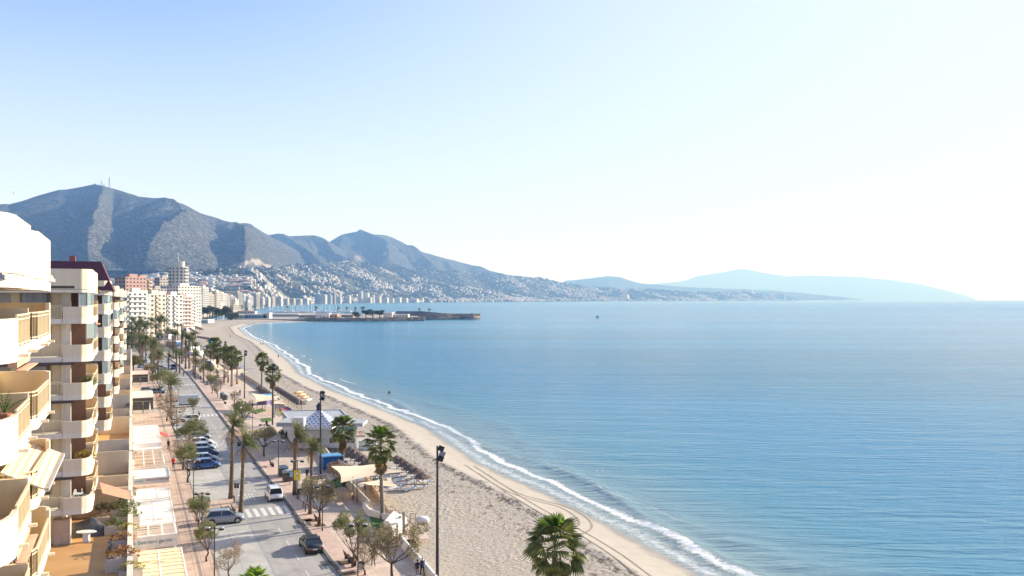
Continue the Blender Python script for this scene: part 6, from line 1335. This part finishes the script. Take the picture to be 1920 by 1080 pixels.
# terrace sitting things at the right of the restaurant
e = empty('lifeguard_chair', onbeach(676,845), .2, 'tall white lifeguard chair with a red ring beside the restaurant', 'lifeguard chair')
mb = MB()
for x in (-.6,.6):
    for y in (-.5,.5): mb.bar((x*1.3,y*1.3,0),(x,y,2.6),.07)
for z in (.6,1.2,1.8): mb.bar((-.72,-.6,z),(.72,-.6,z),.05)
mb.build('leg', M_WMETAL, e); MB().box((0,0,2.6),(1.5,1.3,.08)).build('platform', M_WOOD, e); MB().bar((-.7,-.6,3.4),(.7,-.6,3.4),.05).bar((-.7,-.6,2.6),(-.7,-.6,3.4),.05).bar((.7,-.6,2.6),(.7,-.6,3.4),.05).bar((-.7,.6,3.4),(.7,.6,3.4),.05).build('rail', M_WOOD, e); mbt = MB().tube([(.25*cos(a),-.66,3.3+.25*sin(a)) for a in [i*2*pi/14 for i in range(15)]], .06, 6, cap=False); mbt.build('life_ring', M_RED, e)
e = empty('beach_shed', onbeach(690,842), .1, 'low pale blue-grey shed on the sand behind the lifeguard chair', 'shed'); MB().box((0,0,0),(3.2,2.2,1.6)).build('wall', mat('pale_shed', (.48,.55,.60), .7), e); MB().box((0,0,1.6),(3.4,2.4,.08)).build('roof', M_FLAT, e)
# flags at the restaurant entrance
fc = [((.75,.75,.72),'white'),((.75,.55,.03),'yellow'),((.55,.04,.04),'red'),((.75,.70,.70),'white and red'),((.60,.05,.06),'scarlet'),((.05,.12,.45),'blue')]
for i, (cc, nm) in enumerate(fc):
    p = P(514+i*4.4, 803-i*1.6, .13); e = empty('flag', p, 0, '%s flag on a short pole at the restaurant entrance, %s from the left' % (nm, nth[i]), 'flag', 'flags at the restaurant entrance'); MB().tube([(0,0,0),(0,0,3.9)], [.035,.03], 6).build('pole', M_WMETAL, e)
    mb = MB(); n = 6; vs = []
    for a in range(n+1):
        for b_ in range(4): vs.append((.03+a*.2, .12*sin(a*1.1+i), 3.8-b_*.32-a*.10))
    mb.add(vs, [(a*4+b_, (a+1)*4+b_, (a+1)*4+b_+1, a*4+b_+1) for a in range(n) for b_ in range(3)]); mb.build('cloth', mat('flag_%d' % i, cc, .8), e)
for i, (x, y, s) in enumerate([(540,822,1.5),(549,826,1.2),(530,815,1.3)]): e = empty('shrub', P(x,y,.13), i, '%s dark shrub in front of the restaurant entrance' % nth[i], 'shrub', scale=s); obj('foliage', SHM[0], e); MB().tube([(0,0,-.05),(0,0,.4)],[.1,.05],6).build('stem', M_BARK, e)
# tennis-blue trailers / kiosks farther along
def kiosk(x0, x1, ybase, h, depth, wall, roof, lab, name='beach_bar', door=True, z=-.4):
    a, b_ = P(x0, ybase, z), P(x1, ybase, z); w = (b_-a).length; e = empty(name, (a+b_)/2+Vector((0,depth/2,0)), 0.0, lab, 'beach bar' if name == 'beach_bar' else 'kiosk')
    MB().box((0,0,0),(w,depth,h)).build('wall', wall, e); MB().box((0,0,h),(w+.5,depth+.5,.22)).build('roof', roof, e)
    n = max(1, int(w/2.6)); om = MB().box((0,0,0),(1.7,.12,1.3)).mesh('opening', M_DKGL)
    for i in range(n): obj('opening', om, e, (-w/2+w*(i+.5)/n, -depth/2-.03, .9))
    return e
M_ROOFW = mat('bar_roof', (.70,.69,.67), .8, .06, .5)
kiosk(384,395,690,2.7,5,mat('kiosk_blue',(.02,.14,.42),.6),M_ROOFW,'small bright blue kiosk with a white flat roof', 'kiosk')
kiosk(312,331,651,3.0,9,mat('kiosk_blue',(.02,.14,.42),.6),M_ROOFW,'blue-fronted beach bar with a long cream roof'); kiosk(342,358,662,3.2,12,M_RWALL,M_ROOFW,'white beach bar left of the palm pair'); kiosk(345,368,673,3.0,10,M_RWALL,M_ROOFW,'larger white beach bar nearer the road'); kiosk(292,316,636,3.4,14,M_RWALL,M_FLAT,'white beach bar among the far palms')
kiosk(262,293,629,3.4,16,M_RWALL,M_ROOFW,'long white roof under the far grove'); kiosk(326,350,622,3.4,18,M_RWALL,M_ROOFW,'white beach bar beside the farthest parasols'); kiosk(352,390,606,4,20,M_RWALL,M_ROOFW,'far white beach bar below the eucalyptus trees'); kiosk(482,500,763,2.6,4,mat('purple_hut',(.16,.13,.30),.6),M_LBLUE,'small hut with blue roof behind the distant sail','kiosk'); kiosk(391,396,652,4.5,2,mat('turquoise',(.08,.42,.45),.6),M_LBLUE,'turquoise shower tower on the far sand','kiosk')
e = empty('play_shade', P(356,617,-.5), 0, 'teal and yellow beach marker beside the farthest parasols', 'marker'); MB().box((-2,0,2),(5,.3,4)).build('teal_panel', mat('teal_panel',(.05,.35,.33),.6), e); MB().add([(0,-.4,0),(7,-.4,0),(3,-.4,4.2),(0,-.1,0),(7,-.1,0),(3,-.1,4.2)],[(0,1,2),(5,4,3),(0,3,4,1),(1,4,5,2),(2,5,3,0)]).build('yellow_panel', mat('yellow_panel',(.75,.62,.06),.6), e)
for i in range(4):
    a = onbeach(560+i*6.2, 738+i*4.6); e = empty('kayak', a+Vector((0,0,.12)), STREET-1.0+i*.1, ['orange kayak, leftmost of the beached boats','orange kayak beside the slim post','orange and white kayak, third of the beached boats','pale green kayak at the right end of the beached boats'][i], 'kayak', 'boats lying on the sand'); m_ = mat('kayak_%d' % (i==3), (.72,.80,.70) if i==3 else (.80,.40,.16), .4)
    MB().tube([(0,-1.9,.3),(0,-1.2,.22),(0,0,.2),(0,1.2,.22),(0,1.9,.32)], [.05,.32,.42,.32,.05], 10).build('hull', m_, e, True); MB().box((0,0,.5),(.42,.9,.14)).build('seat', M_SWH, e)
o = patch('beach_patch', [(395,678),(440,680),(459,686),(452,689),(398,684)], -.55, mat('grey_blue_patch',(.30,.34,.42),.8))  # flat grey-blue patch lying just above the far sand
# small boat, swimmers buoy, gulls
e = empty('small_boat', P(1120,596,SEA_Z), .4, 'tiny motor boat alone on the open sea', 'boat'); MB().tube([(0,-4,.6),(0,-2,.4),(0,2,.5),(0,4.5,1.0)],[.9,1.4,1.3,.1],8).build('hull', M_SWH, e); MB().box((0,-.5,1.2),(1.8,2.4,2.6)).build('cabin', mat('boat_cabin',(.10,.12,.2),.5), e)
e = empty('buoy', P(730,737,SEA_Z), 0, 'dark speck of a swimmer or buoy off the beach', 'buoy'); MB().sphere((0,0,.15),.45,8,6).build('float', M_TRIM, e); MB().bar((0,0,.3),(.1,0,1.0),.08).build('stem', M_TRIM, e)
def gull(p, lab, s=1.0):
    e = empty('seagull', p, .6, lab, 'bird', scale=s); m_ = mat('gull_white',(.82,.83,.85),.7); MB().tube([(0,-.25,0),(0,0,.02),(0,.2,.03),(0,.32,.03)],[.03,.09,.07,.02],8).build('body', m_, e, True); mb = MB()
    for k in (-1,1): mb.add([(k*.05,.12,.05),(k*.05,-.08,.05),(k*.38,-.02,.25),(k*.38,.12,.25),(k*.72,-.02,.16)],[(0,1,2,3),(3,2,4)])
    mb.build('wing', m_, e)
gull(P(1128,885,-1.2), 'white gull flying low over the water near the surf', 1.6); gull(D(27,363,120), 'distant gull in the sky above the mountain', 1.3)
# ================================================================ TOWN BEHIND
def tone(name, c): return mat(name, c, .85, .05, .05)
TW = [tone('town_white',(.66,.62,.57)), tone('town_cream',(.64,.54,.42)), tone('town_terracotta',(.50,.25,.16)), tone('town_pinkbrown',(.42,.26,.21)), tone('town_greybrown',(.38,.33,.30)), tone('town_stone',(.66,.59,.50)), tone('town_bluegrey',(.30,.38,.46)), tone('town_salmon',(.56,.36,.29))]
M_TWIN = mat('town_window', (.07,.09,.11), .25, .2, .5); M_RROOF = mat('red_roof', (.36,.12,.08), .8, .1, 1)
def tower(x0, x1, yt, Z, c, lab, depth=16, storey=3.0, style='band', z0=0, rot=None, roof=None, trim=0):
    rot = -.38 if rot is None else rot
    zt = HC-(yt-HY)*Z/FPX; w = (x1-x0)*Z/FPX; a = D((x0+x1)/2, HY, Z); a.z = z0; e = empty('apartment_tower' if zt > 35 else 'apartment_building', a+Vector((0,depth/2,0)), rot, lab, 'building')
    H_ = zt-z0; wl = MB().box((0,0,0),(w,depth,H_)).build('wall', TW[c], e); n = max(1, int(H_/storey)); bd, wn_ = MB(), MB(); nw = max(2, int(w/3.4))
    for k in range(n):
        z = H_-storey*(k+1)+.25
        if z < 3 and k > 2: break
        for sx, ln, ry in ((0, w, 0), (1, depth, 1)):
            m_ = max(2, int(ln/3.4))
            for i in range(m_):
                u = -ln/2+ln*(i+.5)/m_
                if sx == 0: wn_.box((u,-depth/2-.02,z+.7),(ln/m_*.5,.1,1.35))
                else: wn_.box((w/2+.02,u,z+.7),(.1,ln/m_*.5,1.35))
        if style == 'band':
            bd.box((0,-depth/2-.6,z-.15),(w*.92,1.2,1.0)); bd.box((w/2+.6,0,z-.15),(1.2,depth*.92,1.0))
        elif style == 'bays':
            for i in range(0, nw, 2): bd.box((-w/2+w*(i+.5)/nw,-depth/2-.6,z-.15),(w/nw*1.1,1.2,1.0))
            for i in range(0, int(depth/3.4), 2): bd.box((w/2+.6,-depth/2+3.4*(i+.5),z-.15),(1.2,3.6,1.0))
    wn_.build('window_rows', M_TWIN, e, kind='stuff')
    if bd.v: bd.build('balcony_rows', TW[trim], e, kind='stuff')
    if roof: 
        r = MB(); r.add([(-w/2-.4,-depth/2-.4,H_),(w/2+.4,-depth/2-.4,H_),(w/2+.4,depth/2+.4,H_),(-w/2-.4,depth/2+.4,H_),(0,-depth*.1,H_+w*.22),(0,depth*.1,H_+w*.22)],[(0,1,4),(1,2,5,4),(2,3,5),(3,0,4,5)]); r.build('roof', M_RROOF, e)
    else: MB().box((w*.1,0,H_),(w*.35,depth*.4,2.6)).build('roof_room', TW[c], e)
    return e
tower(222,246,550,470,0,'white apartment block just past the end of the cream balcony row',16,style='band',depth=20) if False else None
tower(234,249,548,520,0,'white apartment block with stacked balconies right of the cream row',style='band'); tower(249,264,551,545,1,'narrow cream block between the white and the peach blocks',style='bays'); tower(264,289,551,590,1,'peach apartment block with small arched balconies',style='bays',trim=1); tower(289,299,553,630,0,'narrow white apartment block with dark windows',style='band'); tower(297,312,552,655,2,'terracotta flanked block with a low red hipped roof',style='none',roof=1); tower(309,322,553,640,0,'white balcony block right of the terracotta flank',style='bays'); tower(322,341,557,700,7,'salmon block with bright white balcony stripes',style='band'); tower(340,351,556,760,0,'white block with a teal corner beside the eucalyptus trees',style='band')
tower(220,247,519,700,3,'reddish brown apartment block above the white one',depth=22,style='none'); tower(245,264,522,720,3,'second reddish block with stepped top',depth=18,style='bays',trim=1); tower(246,270,541,760,4,'low grey-brown block behind the peach one',style='none'); tower(268,297,541,770,4,'grey-brown block under the round tower',style='none'); tower(293,306,521,860,4,'dark brown block left of the round tower',style='none')
tower(294,351,536,800,5,'wide stone-coloured base building of the round tower',depth=30,style='none')
# round tower
Z = 830; c0 = D(328.5, HY, Z); zt = HC-(500-HY)*Z/FPX; e = empty('round_tower', Vector((c0.x, Z+8, 0)), 0, 'tall beige round-cornered tower with a drum on top, highest in the town', 'building')
R_ = 18*Z/FPX; pl_ = [(R_*cos(a)*(1 if abs(cos(a)) > .5 else 1.02), R_*.8*sin(a)) for a in [i*2*pi/16 for i in range(16)]]; MB().prism(pl_, 0, zt).build('shaft', TW[5], e)
r2 = 7.5*Z/FPX; off = 2.2; MB().prism([(off+r2*cos(a), r2*sin(a)) for a in [i*2*pi/16 for i in range(16)]], zt, zt+5.2).build('drum', TW[5], e); wn_, sl_ = MB(), MB()
for k in range(16):
    z = zt-3.3*(k+1)
    if z < 12: break
    for i in range(9, 16):
        a = i*2*pi/16+.2; wn_.box((R_*1.0*cos(a), R_*.80*sin(a), z+.9), (1.5,1.0,1.5), rz=a+pi/2)
    sl_.prism([(x*1.05, y*1.05) for x, y in pl_], z-.15, z+.1)
wn_.build('window_rows', M_TWIN, e, kind='stuff'); sl_.build('floor_bands', TW[5], e, kind='stuff'); MB().bar((0,0,zt+5),(0,0,zt+14),.25).build('mast', M_WMETAL, e)
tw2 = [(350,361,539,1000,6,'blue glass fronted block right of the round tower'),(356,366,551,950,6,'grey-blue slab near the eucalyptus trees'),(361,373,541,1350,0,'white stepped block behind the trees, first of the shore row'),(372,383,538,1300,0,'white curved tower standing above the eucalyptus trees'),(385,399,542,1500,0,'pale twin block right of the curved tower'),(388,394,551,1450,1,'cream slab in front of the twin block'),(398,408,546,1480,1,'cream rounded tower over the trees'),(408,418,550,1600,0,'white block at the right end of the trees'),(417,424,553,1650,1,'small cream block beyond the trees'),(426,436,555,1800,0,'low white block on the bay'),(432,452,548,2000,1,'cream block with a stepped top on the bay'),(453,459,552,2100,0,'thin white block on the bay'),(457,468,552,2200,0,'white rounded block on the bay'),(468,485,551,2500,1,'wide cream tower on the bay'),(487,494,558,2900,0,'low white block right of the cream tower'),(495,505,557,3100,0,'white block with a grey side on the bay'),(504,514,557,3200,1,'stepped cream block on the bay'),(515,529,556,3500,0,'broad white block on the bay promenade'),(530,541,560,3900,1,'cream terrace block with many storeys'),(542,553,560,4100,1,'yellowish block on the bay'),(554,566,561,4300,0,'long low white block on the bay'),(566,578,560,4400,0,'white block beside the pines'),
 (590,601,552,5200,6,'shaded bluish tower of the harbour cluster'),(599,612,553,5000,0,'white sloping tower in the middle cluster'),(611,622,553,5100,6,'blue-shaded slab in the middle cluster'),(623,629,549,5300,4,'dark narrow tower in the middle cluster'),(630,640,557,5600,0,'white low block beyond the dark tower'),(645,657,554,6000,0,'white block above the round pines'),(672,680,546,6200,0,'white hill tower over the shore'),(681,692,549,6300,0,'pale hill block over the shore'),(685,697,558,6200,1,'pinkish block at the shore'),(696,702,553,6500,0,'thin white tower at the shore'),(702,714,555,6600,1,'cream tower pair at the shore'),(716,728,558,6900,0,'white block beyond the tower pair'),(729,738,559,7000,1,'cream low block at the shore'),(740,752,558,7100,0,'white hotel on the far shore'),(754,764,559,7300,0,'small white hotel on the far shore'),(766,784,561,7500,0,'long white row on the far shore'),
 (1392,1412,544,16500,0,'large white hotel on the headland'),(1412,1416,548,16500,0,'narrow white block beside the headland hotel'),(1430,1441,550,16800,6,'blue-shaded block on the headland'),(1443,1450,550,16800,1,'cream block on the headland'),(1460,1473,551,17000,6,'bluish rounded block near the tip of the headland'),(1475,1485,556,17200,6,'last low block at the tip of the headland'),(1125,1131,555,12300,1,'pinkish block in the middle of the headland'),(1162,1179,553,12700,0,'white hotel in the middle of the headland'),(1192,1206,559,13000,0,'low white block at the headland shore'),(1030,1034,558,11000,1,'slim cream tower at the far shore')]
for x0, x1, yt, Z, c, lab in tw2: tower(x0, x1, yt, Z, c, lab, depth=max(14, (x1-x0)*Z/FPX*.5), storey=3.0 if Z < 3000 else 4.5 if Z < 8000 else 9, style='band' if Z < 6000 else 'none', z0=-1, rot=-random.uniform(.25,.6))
# ---- eucalyptus grove before the bay
for i in range(17):
    x = 349+i*5.6+random.uniform(-2,2); y = 600-random.uniform(0,5); h = random.uniform(13,21)*(1 if i < 15 else .7)
    blob_tree('eucalyptus_tree', P(x,y,0), random.uniform(5.5,8), h, M_PINE, 'dark eucalyptus in the grove behind the beach, %s from the left' % nth[i], 1500, 1.0, group='eucalyptus grove behind the beach', trunk=.5, seed=300+i, nb=8, squash=.85)
# ---- quay, breakwaters
M_QUAY = mat('quay_concrete', (.38,.34,.29), .9, .1, .05); M_ROCK = mat('breakwater_rock', (.36,.31,.25), .95, .3, .15, col2=(.14,.12,.10))
def wpoly(pts, z): return [(P(x,y,z).x, P(x,y,z).y) for x, y in pts]
e = empty('harbour_quay', P(640,596,0), 0, 'low concrete harbour quay reaching out from the town', 'quay'); o0 = e.location.copy()
q = wpoly([(440,597.5),(560,598.7),(736,598.7),(752,598.2),(788,596.2),(862,594.6),(872,594),(800,592),(700,589),(560,586.5),(440,589)], 0); MB().prism([(x-o0.x, y-o0.y) for x, y in q], -4, .0).build('deck', M_QUAY, e)
q2 = wpoly([(560,598.3),(720,598.3),(720,597.5),(560,597.5)], .3); MB().prism([(x-o0.x, y-o0.y) for x, y in q2], 0, 2.0).build('sea_wall', TW[5], e)
def rocks(name, path, n, r, lab, w=7, top=1.8):
    o0 = P(*path[len(path)//2], 0); e = empty(name, o0, 0, lab, 'breakwater'); rr = random.Random(n); mb = MB(); pts = [P(x,y,SEA_Z) for x, y in path]; lens = [(b-a).length for a, b in zip(pts[:-1], pts[1:])]; tot = sum(lens)
    mb2 = MB()
    mb2.wall([(p.x-o0.x, p.y-o0.y+w*.5) for p in pts], -4, top-2.4, w*.9); mb2.build('core', M_ROCK, e)
    for i in range(n):
        d = rr.uniform(0, tot); k = 0
        while k < len(lens)-1 and d > lens[k]: d -= lens[k]; k += 1
        p = pts[k].lerp(pts[k+1], d/lens[k]); v = rr.random(); c = Vector((p.x+rr.uniform(-1,1), p.y+v*w, SEA_Z-.2+(top-SEA_Z)*(v**.7)-rr.random()*.6))-o0; s = r*rr.uniform(.6,1.35)
        vs = [c+Vector((x*s*rr.uniform(.7,1.1), y*s*rr.uniform(.7,1.1), z*s*rr.uniform(.6,.95))) for x, y, z in ((-1,-1,-1),(1,-1,-1),(1,1,-1),(-1,1,-1),(-.8,-.8,1),(.8,-.8,1),(.8,.8,1),(-.8,.8,1))]
        mb.add(vs, [(0,3,2,1),(4,5,6,7),(0,1,5,4),(1,2,6,5),(2,3,7,6),(3,0,4,7)])
    mb.build('boulders', [M_ROCK, mat('pale_rock',(.45,.36,.26),.95,.2,.2)], e, kind='stuff'); 
    me = bpy.data.objects[e.children[-1].name].data if e.children else None
    if me:
        for j, p in enumerate(me.polygons): p.material_index = 1 if ((j//6)*7919) % 5 < 2 else 0
    return e
rocks('rock_breakwater', [(560,602.2),(600,602.8),(650,603),(700,602.8),(740,602.2),(794,601.4)], 2200, 1.4, 'near rubble breakwater of dark boulders along the quay'); rocks('rock_breakwater', [(786,599.6),(820,599.6),(860,598.8),(885,598.6),(897,598)], 1700, 1.9, 'outer rubble breakwater of tan boulders ending in a point', w=9, top=4.2)
e = empty('harbour_wall', P(815,593,0), 0, 'long sloping grey harbour wall behind the outer boulders', 'wall'); o0 = e.location.copy(); pts = [P(742,592,0), P(790,592,0), P(840,594,0), P(884,596.5,0)]
for i, (a, b_) in enumerate(zip(pts[:-1], pts[1:])):
    h0, h1 = [(7.5),(7.2),(5.0),(2.2)][i], [(7.5),(7.2),(5.0),(2.2)][i+1]; a, b_ = a-o0, b_-o0; v = Vector((0,4,0)); MB().add([a,b_,b_+Vector((0,0,h1)),a+Vector((0,0,h0)),a+v,b_+v,b_+v+Vector((0,0,h1)),a+v+Vector((0,0,h0))],[(0,1,2,3),(5,4,7,6),(3,2,6,7),(1,5,6,2),(4,0,3,7)]).build('wall_section', mat('harbour_grey',(.22,.22,.23),.9,.15,.1), e)
def hbox(x0, x1, yb, yt, c, lab, z=0, depth=14, roofm=None, win=True):
    a, b_ = P(x0,yb,z), P(x1,yb,z); w = (b_-a).length; h = (yb-yt)*a.y/FPX; e = empty('harbour_building', (a+b_)/2+Vector((0,depth/2,0)), 0, lab, 'building'); MB().box((0,0,0),(w,depth,h)).build('wall', TW[c] if isinstance(c, int) else c, e); MB().box((0,0,h),(w+.8,depth+.8,.5)).build('roof', roofm or TW[0], e)
    if win:
        n = max(2, int(w/4)); wm_ = MB().box((0,0,0),(2.6,.12,1.6)).mesh('window', M_TWIN)
        for k in range(max(1, int(h/3.6))):
            for i in range(n): obj('window', wm_, e, (-w/2+w*(i+.5)/n,-depth/2-.02,1.3+k*3.3))
    return e
hbox(719,735,598.1,586.5,5,'square stone-coloured harbour building right of the dark trees',depth=20,win=False); hbox(735,765,597.8,590,1,'two storey cream harbour building with long window bands',depth=18); hbox(592,617,597.5,588,0,'white harbour building with a square end tower'); hbox(618,632,597.3,589.5,2,'brick red harbour building beside the white one'); hbox(640,662,597.3,590.5,3,'long low brick harbour building left of the dark trees'); hbox(460,500,597,590,6,'long white and blue glazed club house by the bay beach'); hbox(494,505,597,587,0,'bright white end block of the club house',win=False); hbox(437,462,597,591,0,'low white sheds left of the club house'); hbox(505,560,594,589.5,0,'long row of low white harbour sheds',z=0,depth=10); hbox(560,592,597,591,4,'grey harbour shed between the white row and the square tower building'); hbox(445,478,588.5,583.5,1,'pinkish village houses at the root of the quay',roofm=M_RROOF); hbox(790,815,590.5,587.5,0,'small white pavilion standing on the outer quay',win=False)
kk = 0
for x, w_, h_ in ((671,9,11),(699,10,14),(712,8,13),(686,7,12)):
    blob_tree('evergreen_tree', P(x,597.9,0), w_*.85, h_, M_PINE, ['small dark round tree on the quay','big dark tree on the quay, left part of the mass','big dark tree on the quay against the stone building','dark tree joining the mass on the quay'][kk], 1800, .9, trunk=.6, seed=340+kk, nb=9, squash=.6); kk += 1
for i, (x, y) in enumerate([(453,588),(473,588),(496,586),(539,590),(592,592),(633,593),(650,594),(679,594),(681,592),(665,594),(786,592),(805,592),(462,590)]): feather_palm(P(x,y,0), 12 if i < 10 else 9, 'tiny palm silhouette on the harbour front, %s from the left' % nth[i], 1.9, False, i%4)
# sailing boats
HUL = MB().tube([(-5,0,.6),(-3,0,.3),(2,0,.4),(5.5,0,1.1)], [1.3,1.6,1.4,.1], 8).mesh('hull', M_SWH); MST = MB().tube([(0,0,.5),(0,0,14)], [.30,.24], 5).mesh('mast', M_WMETAL); CAB = MB().box((-1,0,1.4),(4,1.8,1.0)).mesh('cabin', M_SWH)
rr = random.Random(21); 
for i in range(44):
    x = 508+i*3.6+rr.uniform(-1.5,1.5); y = rr.uniform(586.5,589.5); p = P(x, y, SEA_Z); p.z = .2
    e = empty('sailing_boat', p, rr.uniform(-.4,.4), '%s white boat with a bare mast in the %s part of the marina' % (('small','long','slender','low')[i%4], ('left','left-hand middle','right-hand middle','right')[i//11]), 'boat', 'masted boats moored in the marina', rr.uniform(.8,1.5)); obj('hull', HUL, e); obj('mast', MST, e); obj('cabin', CAB, e)
# ---- hillside houses and greenery
rr = np.random.RandomState(77); Nn = 17000
pxs = np.concatenate([rr.uniform(95, 1000, int(Nn*.75)), rr.uniform(1000, 1488, int(Nn*.25))]); us = rr.rand(Nn)**1.25*.98+.01; Hx, Hy, Hz = hill_fn(pxs, us)
dens = .6*fbm(Hx/420.+5, Hy/520., 3)+.4*fbm(Hx/110.+5, Hy/120., 3)-.05*us; keep = (dens > np.interp(pxs, [300,600,1100], [.47,.475,.43])) | (rr.rand(Nn) < .04) | ((us < .12) & (rr.rand(Nn) < .7)); keep &= ~((pxs < 230) & (us < .4))
idx = np.where(keep)[0]; size = rr.uniform(7, 17, Nn)*np.where(us > .75, .85, 1.15)*np.interp(pxs, [450,650,1400], [1,1.15,1.8]); app = size/Hy; idx = idx[np.argsort(-app[idx])]
wallc = [tone('house_white',(.60,.59,.58)), tone('house_cream',(.60,.52,.43)), tone('house_stone',(.40,.37,.34))]; M_HR = [tone('roof_white',(.50,.49,.47)), tone('roof_tile',(.42,.24,.17))]
def house_mb(mbw, mbr, c, w, d, h, rz, flat):
    mbw.box(c-Vector((0,0,4)), (w,d,h+4), rz)
    z = c.z+h; R = Matrix.Rotation(rz, 3, 'Z'); k = .1 if flat else .28
    vs = [Vector((c.x,c.y,z))+R@Vector(v) for v in ((-w/2-.4,-d/2-.4,0),(w/2+.4,-d/2-.4,0),(w/2+.4,d/2+.4,0),(-w/2-.4,d/2+.4,0),(-w*.3,0,d*k),(w*.3,0,d*k))]
    mbr.add(vs, [(0,1,5,4),(1,2,5),(2,3,4,5),(3,0,4),(0,3,2,1)])
hm = []
for wc in range(3):
    for fl_ in (0,1):
        a, b_ = MB(), MB(); house_mb(a, b_, Vector((0,0,0)), 1, .8, .55, 0, fl_); hm.append((a.mesh('wall', wallc[wc]), b_.mesh('roof', M_HR[1-fl_])))
zones = [(0,230,'on the slope behind the cream balcony row'),(230,360,'on the slope around the round tower'),(360,480,'on the rise above the bay towers'),(480,600,'on the slope under the pale quarry'),(600,720,'below the quarry scar and pointed peak'),(720,880,'on the long ridge slope above the far shore'),(880,1100,'where the ridge runs down to the sea'),(1100,1500,'out on the low headland')]
for j in idx[:300]:
    zn = [z for z in zones if z[0] <= pxs[j] < z[1]][0][2]; k = rr.choice([0,0,0,0,1,2]); fl_ = int(rr.rand() < .75); s = size[j]*1.15
    e = empty('hillside_house', Vector((Hx[j],Hy[j],Hz[j])), rr.uniform(-.5,.5), ('white','cream','stone-grey')[k]+(' flat-roofed' if fl_ else ' tile-roofed')+' house '+zn, 'house', 'houses scattered over the hillside', (s*rr.uniform(.9,1.6), s, s*rr.uniform(.8,1.5))); obj('wall', hm[k*2+fl_][0], e); obj('roof', hm[k*2+fl_][1], e)
mw = [MB(), MB(), MB()]; mr_ = MB()
for j in idx[300:]:
    s = size[j]; house_mb(mw[rr.choice([0,0,1,2,2])], mr_, Vector((Hx[j],Hy[j],Hz[j])), s*rr.uniform(.8,1.5), s*.8, s*rr.uniform(.4,.75), rr.uniform(-.9,0), 1)
allm = MB()
for i, mb in enumerate(mw): allm.add(mb.v, mb.f, i)
allm.add(mr_.v, mr_.f, 3); allm.build('hillside_houses', wallc+[M_HR[0]], kind='stuff')
Nt = 16000; pt = rr.uniform(95,1488,Nt); ut = rr.rand(Nt)*1.02; Tx, Ty, Tz = hill_fn(pt, ut); dn = fbm(Tx/200.+50, Ty/260.+9, 4); kp = np.where(dn > .44)[0]; mb = MB(); vs = []; fs = []
for j in kp:
    r = rr.uniform(3,7)*(1+Ty[j]/9000.); c = (Tx[j], Ty[j], Tz[j]+r*.5); o_ = len(vs); k = rr.uniform(.8,1.3,6)
    vs += [(c[0]-r*k[0],c[1],c[2]),(c[0],c[1]-r*k[1],c[2]-r*.4),(c[0]+r*k[2],c[1],c[2]),(c[0],c[1]+r,c[2]),(c[0]+r*.2,c[1],c[2]+r*k[3]*.9),(c[0],c[1],c[2]-r)]; fs += [(o_+a,o_+b,o_+4) for a, b in ((0,1),(1,2),(2,3),(3,0))]+[(o_+b,o_+a,o_+5) for a, b in ((0,1),(1,2),(2,3),(3,0))]
mb.add(vs, fs); mb.build('hillside_trees', mat('far_tree_green', (.04,.052,.038), 1, .3, .01), kind='stuff')
# low town filling the plain between the street and the hills
rr2 = random.Random(8); k = 0
for i in range(60):
    x = rr2.uniform(215, 470); Z = rr2.uniform(1100, 2400)*(1 if x > 300 else .8)
    if Z < 1500 and x > 345: Z = 1900+rr2.random()*500
    yt = HY-(rr2.uniform(12,34)-HC)*FPX/Z; tower(x, x+rr2.uniform(6,14)*1400/Z, yt, Z, rr2.choice([0,0,0,1,1,5,4]), '%s mid-rise among the roofs of the plain near the %s' % (rr2.choice(['pale','plain','low','boxy']), 'round tower' if x < 350 else 'bay row'), depth=14, style=rr2.choice(['band','none']), rot=-rr2.uniform(.1,.6), storey=3.2)['group'] = 'mid-rise blocks on the plain'
# quarry scars and peak antennas
M_SCAR = mat('quarry_rock', (.50,.42,.36), 1, .25, .02)
def scar(name, pts, lab=None):
    pass
for x, y, Z, h, l_ in ((205,352,6470,95,'tall red and white lattice antenna on the summit'),(190,351,6480,62,'shorter antenna on the summit'),(178,347,6490,26,'small antenna left on the summit'),(195,350,6480,36,'small antenna between the two taller ones')):
    p = D(x, y+3, Z); e = empty('antenna', p, 0, l_, 'antenna'); mb = MB()
    for a in range(3): q_ = Vector((cos(a*2.09),sin(a*2.09),0)); mb.bar(q_*6, q_*1.5+Vector((0,0,h)), 1.6)
    for k in range(6): mb.box((0,0,h*k/6),(7*(1-k/7.),7*(1-k/7.),1.2))
    mb.build('lattice', mat('antenna_steel',(.25,.22,.22),.7), e); MB().box((0,0,h*.55),(5,5,5)).build('dish_cluster', TW[0], e)
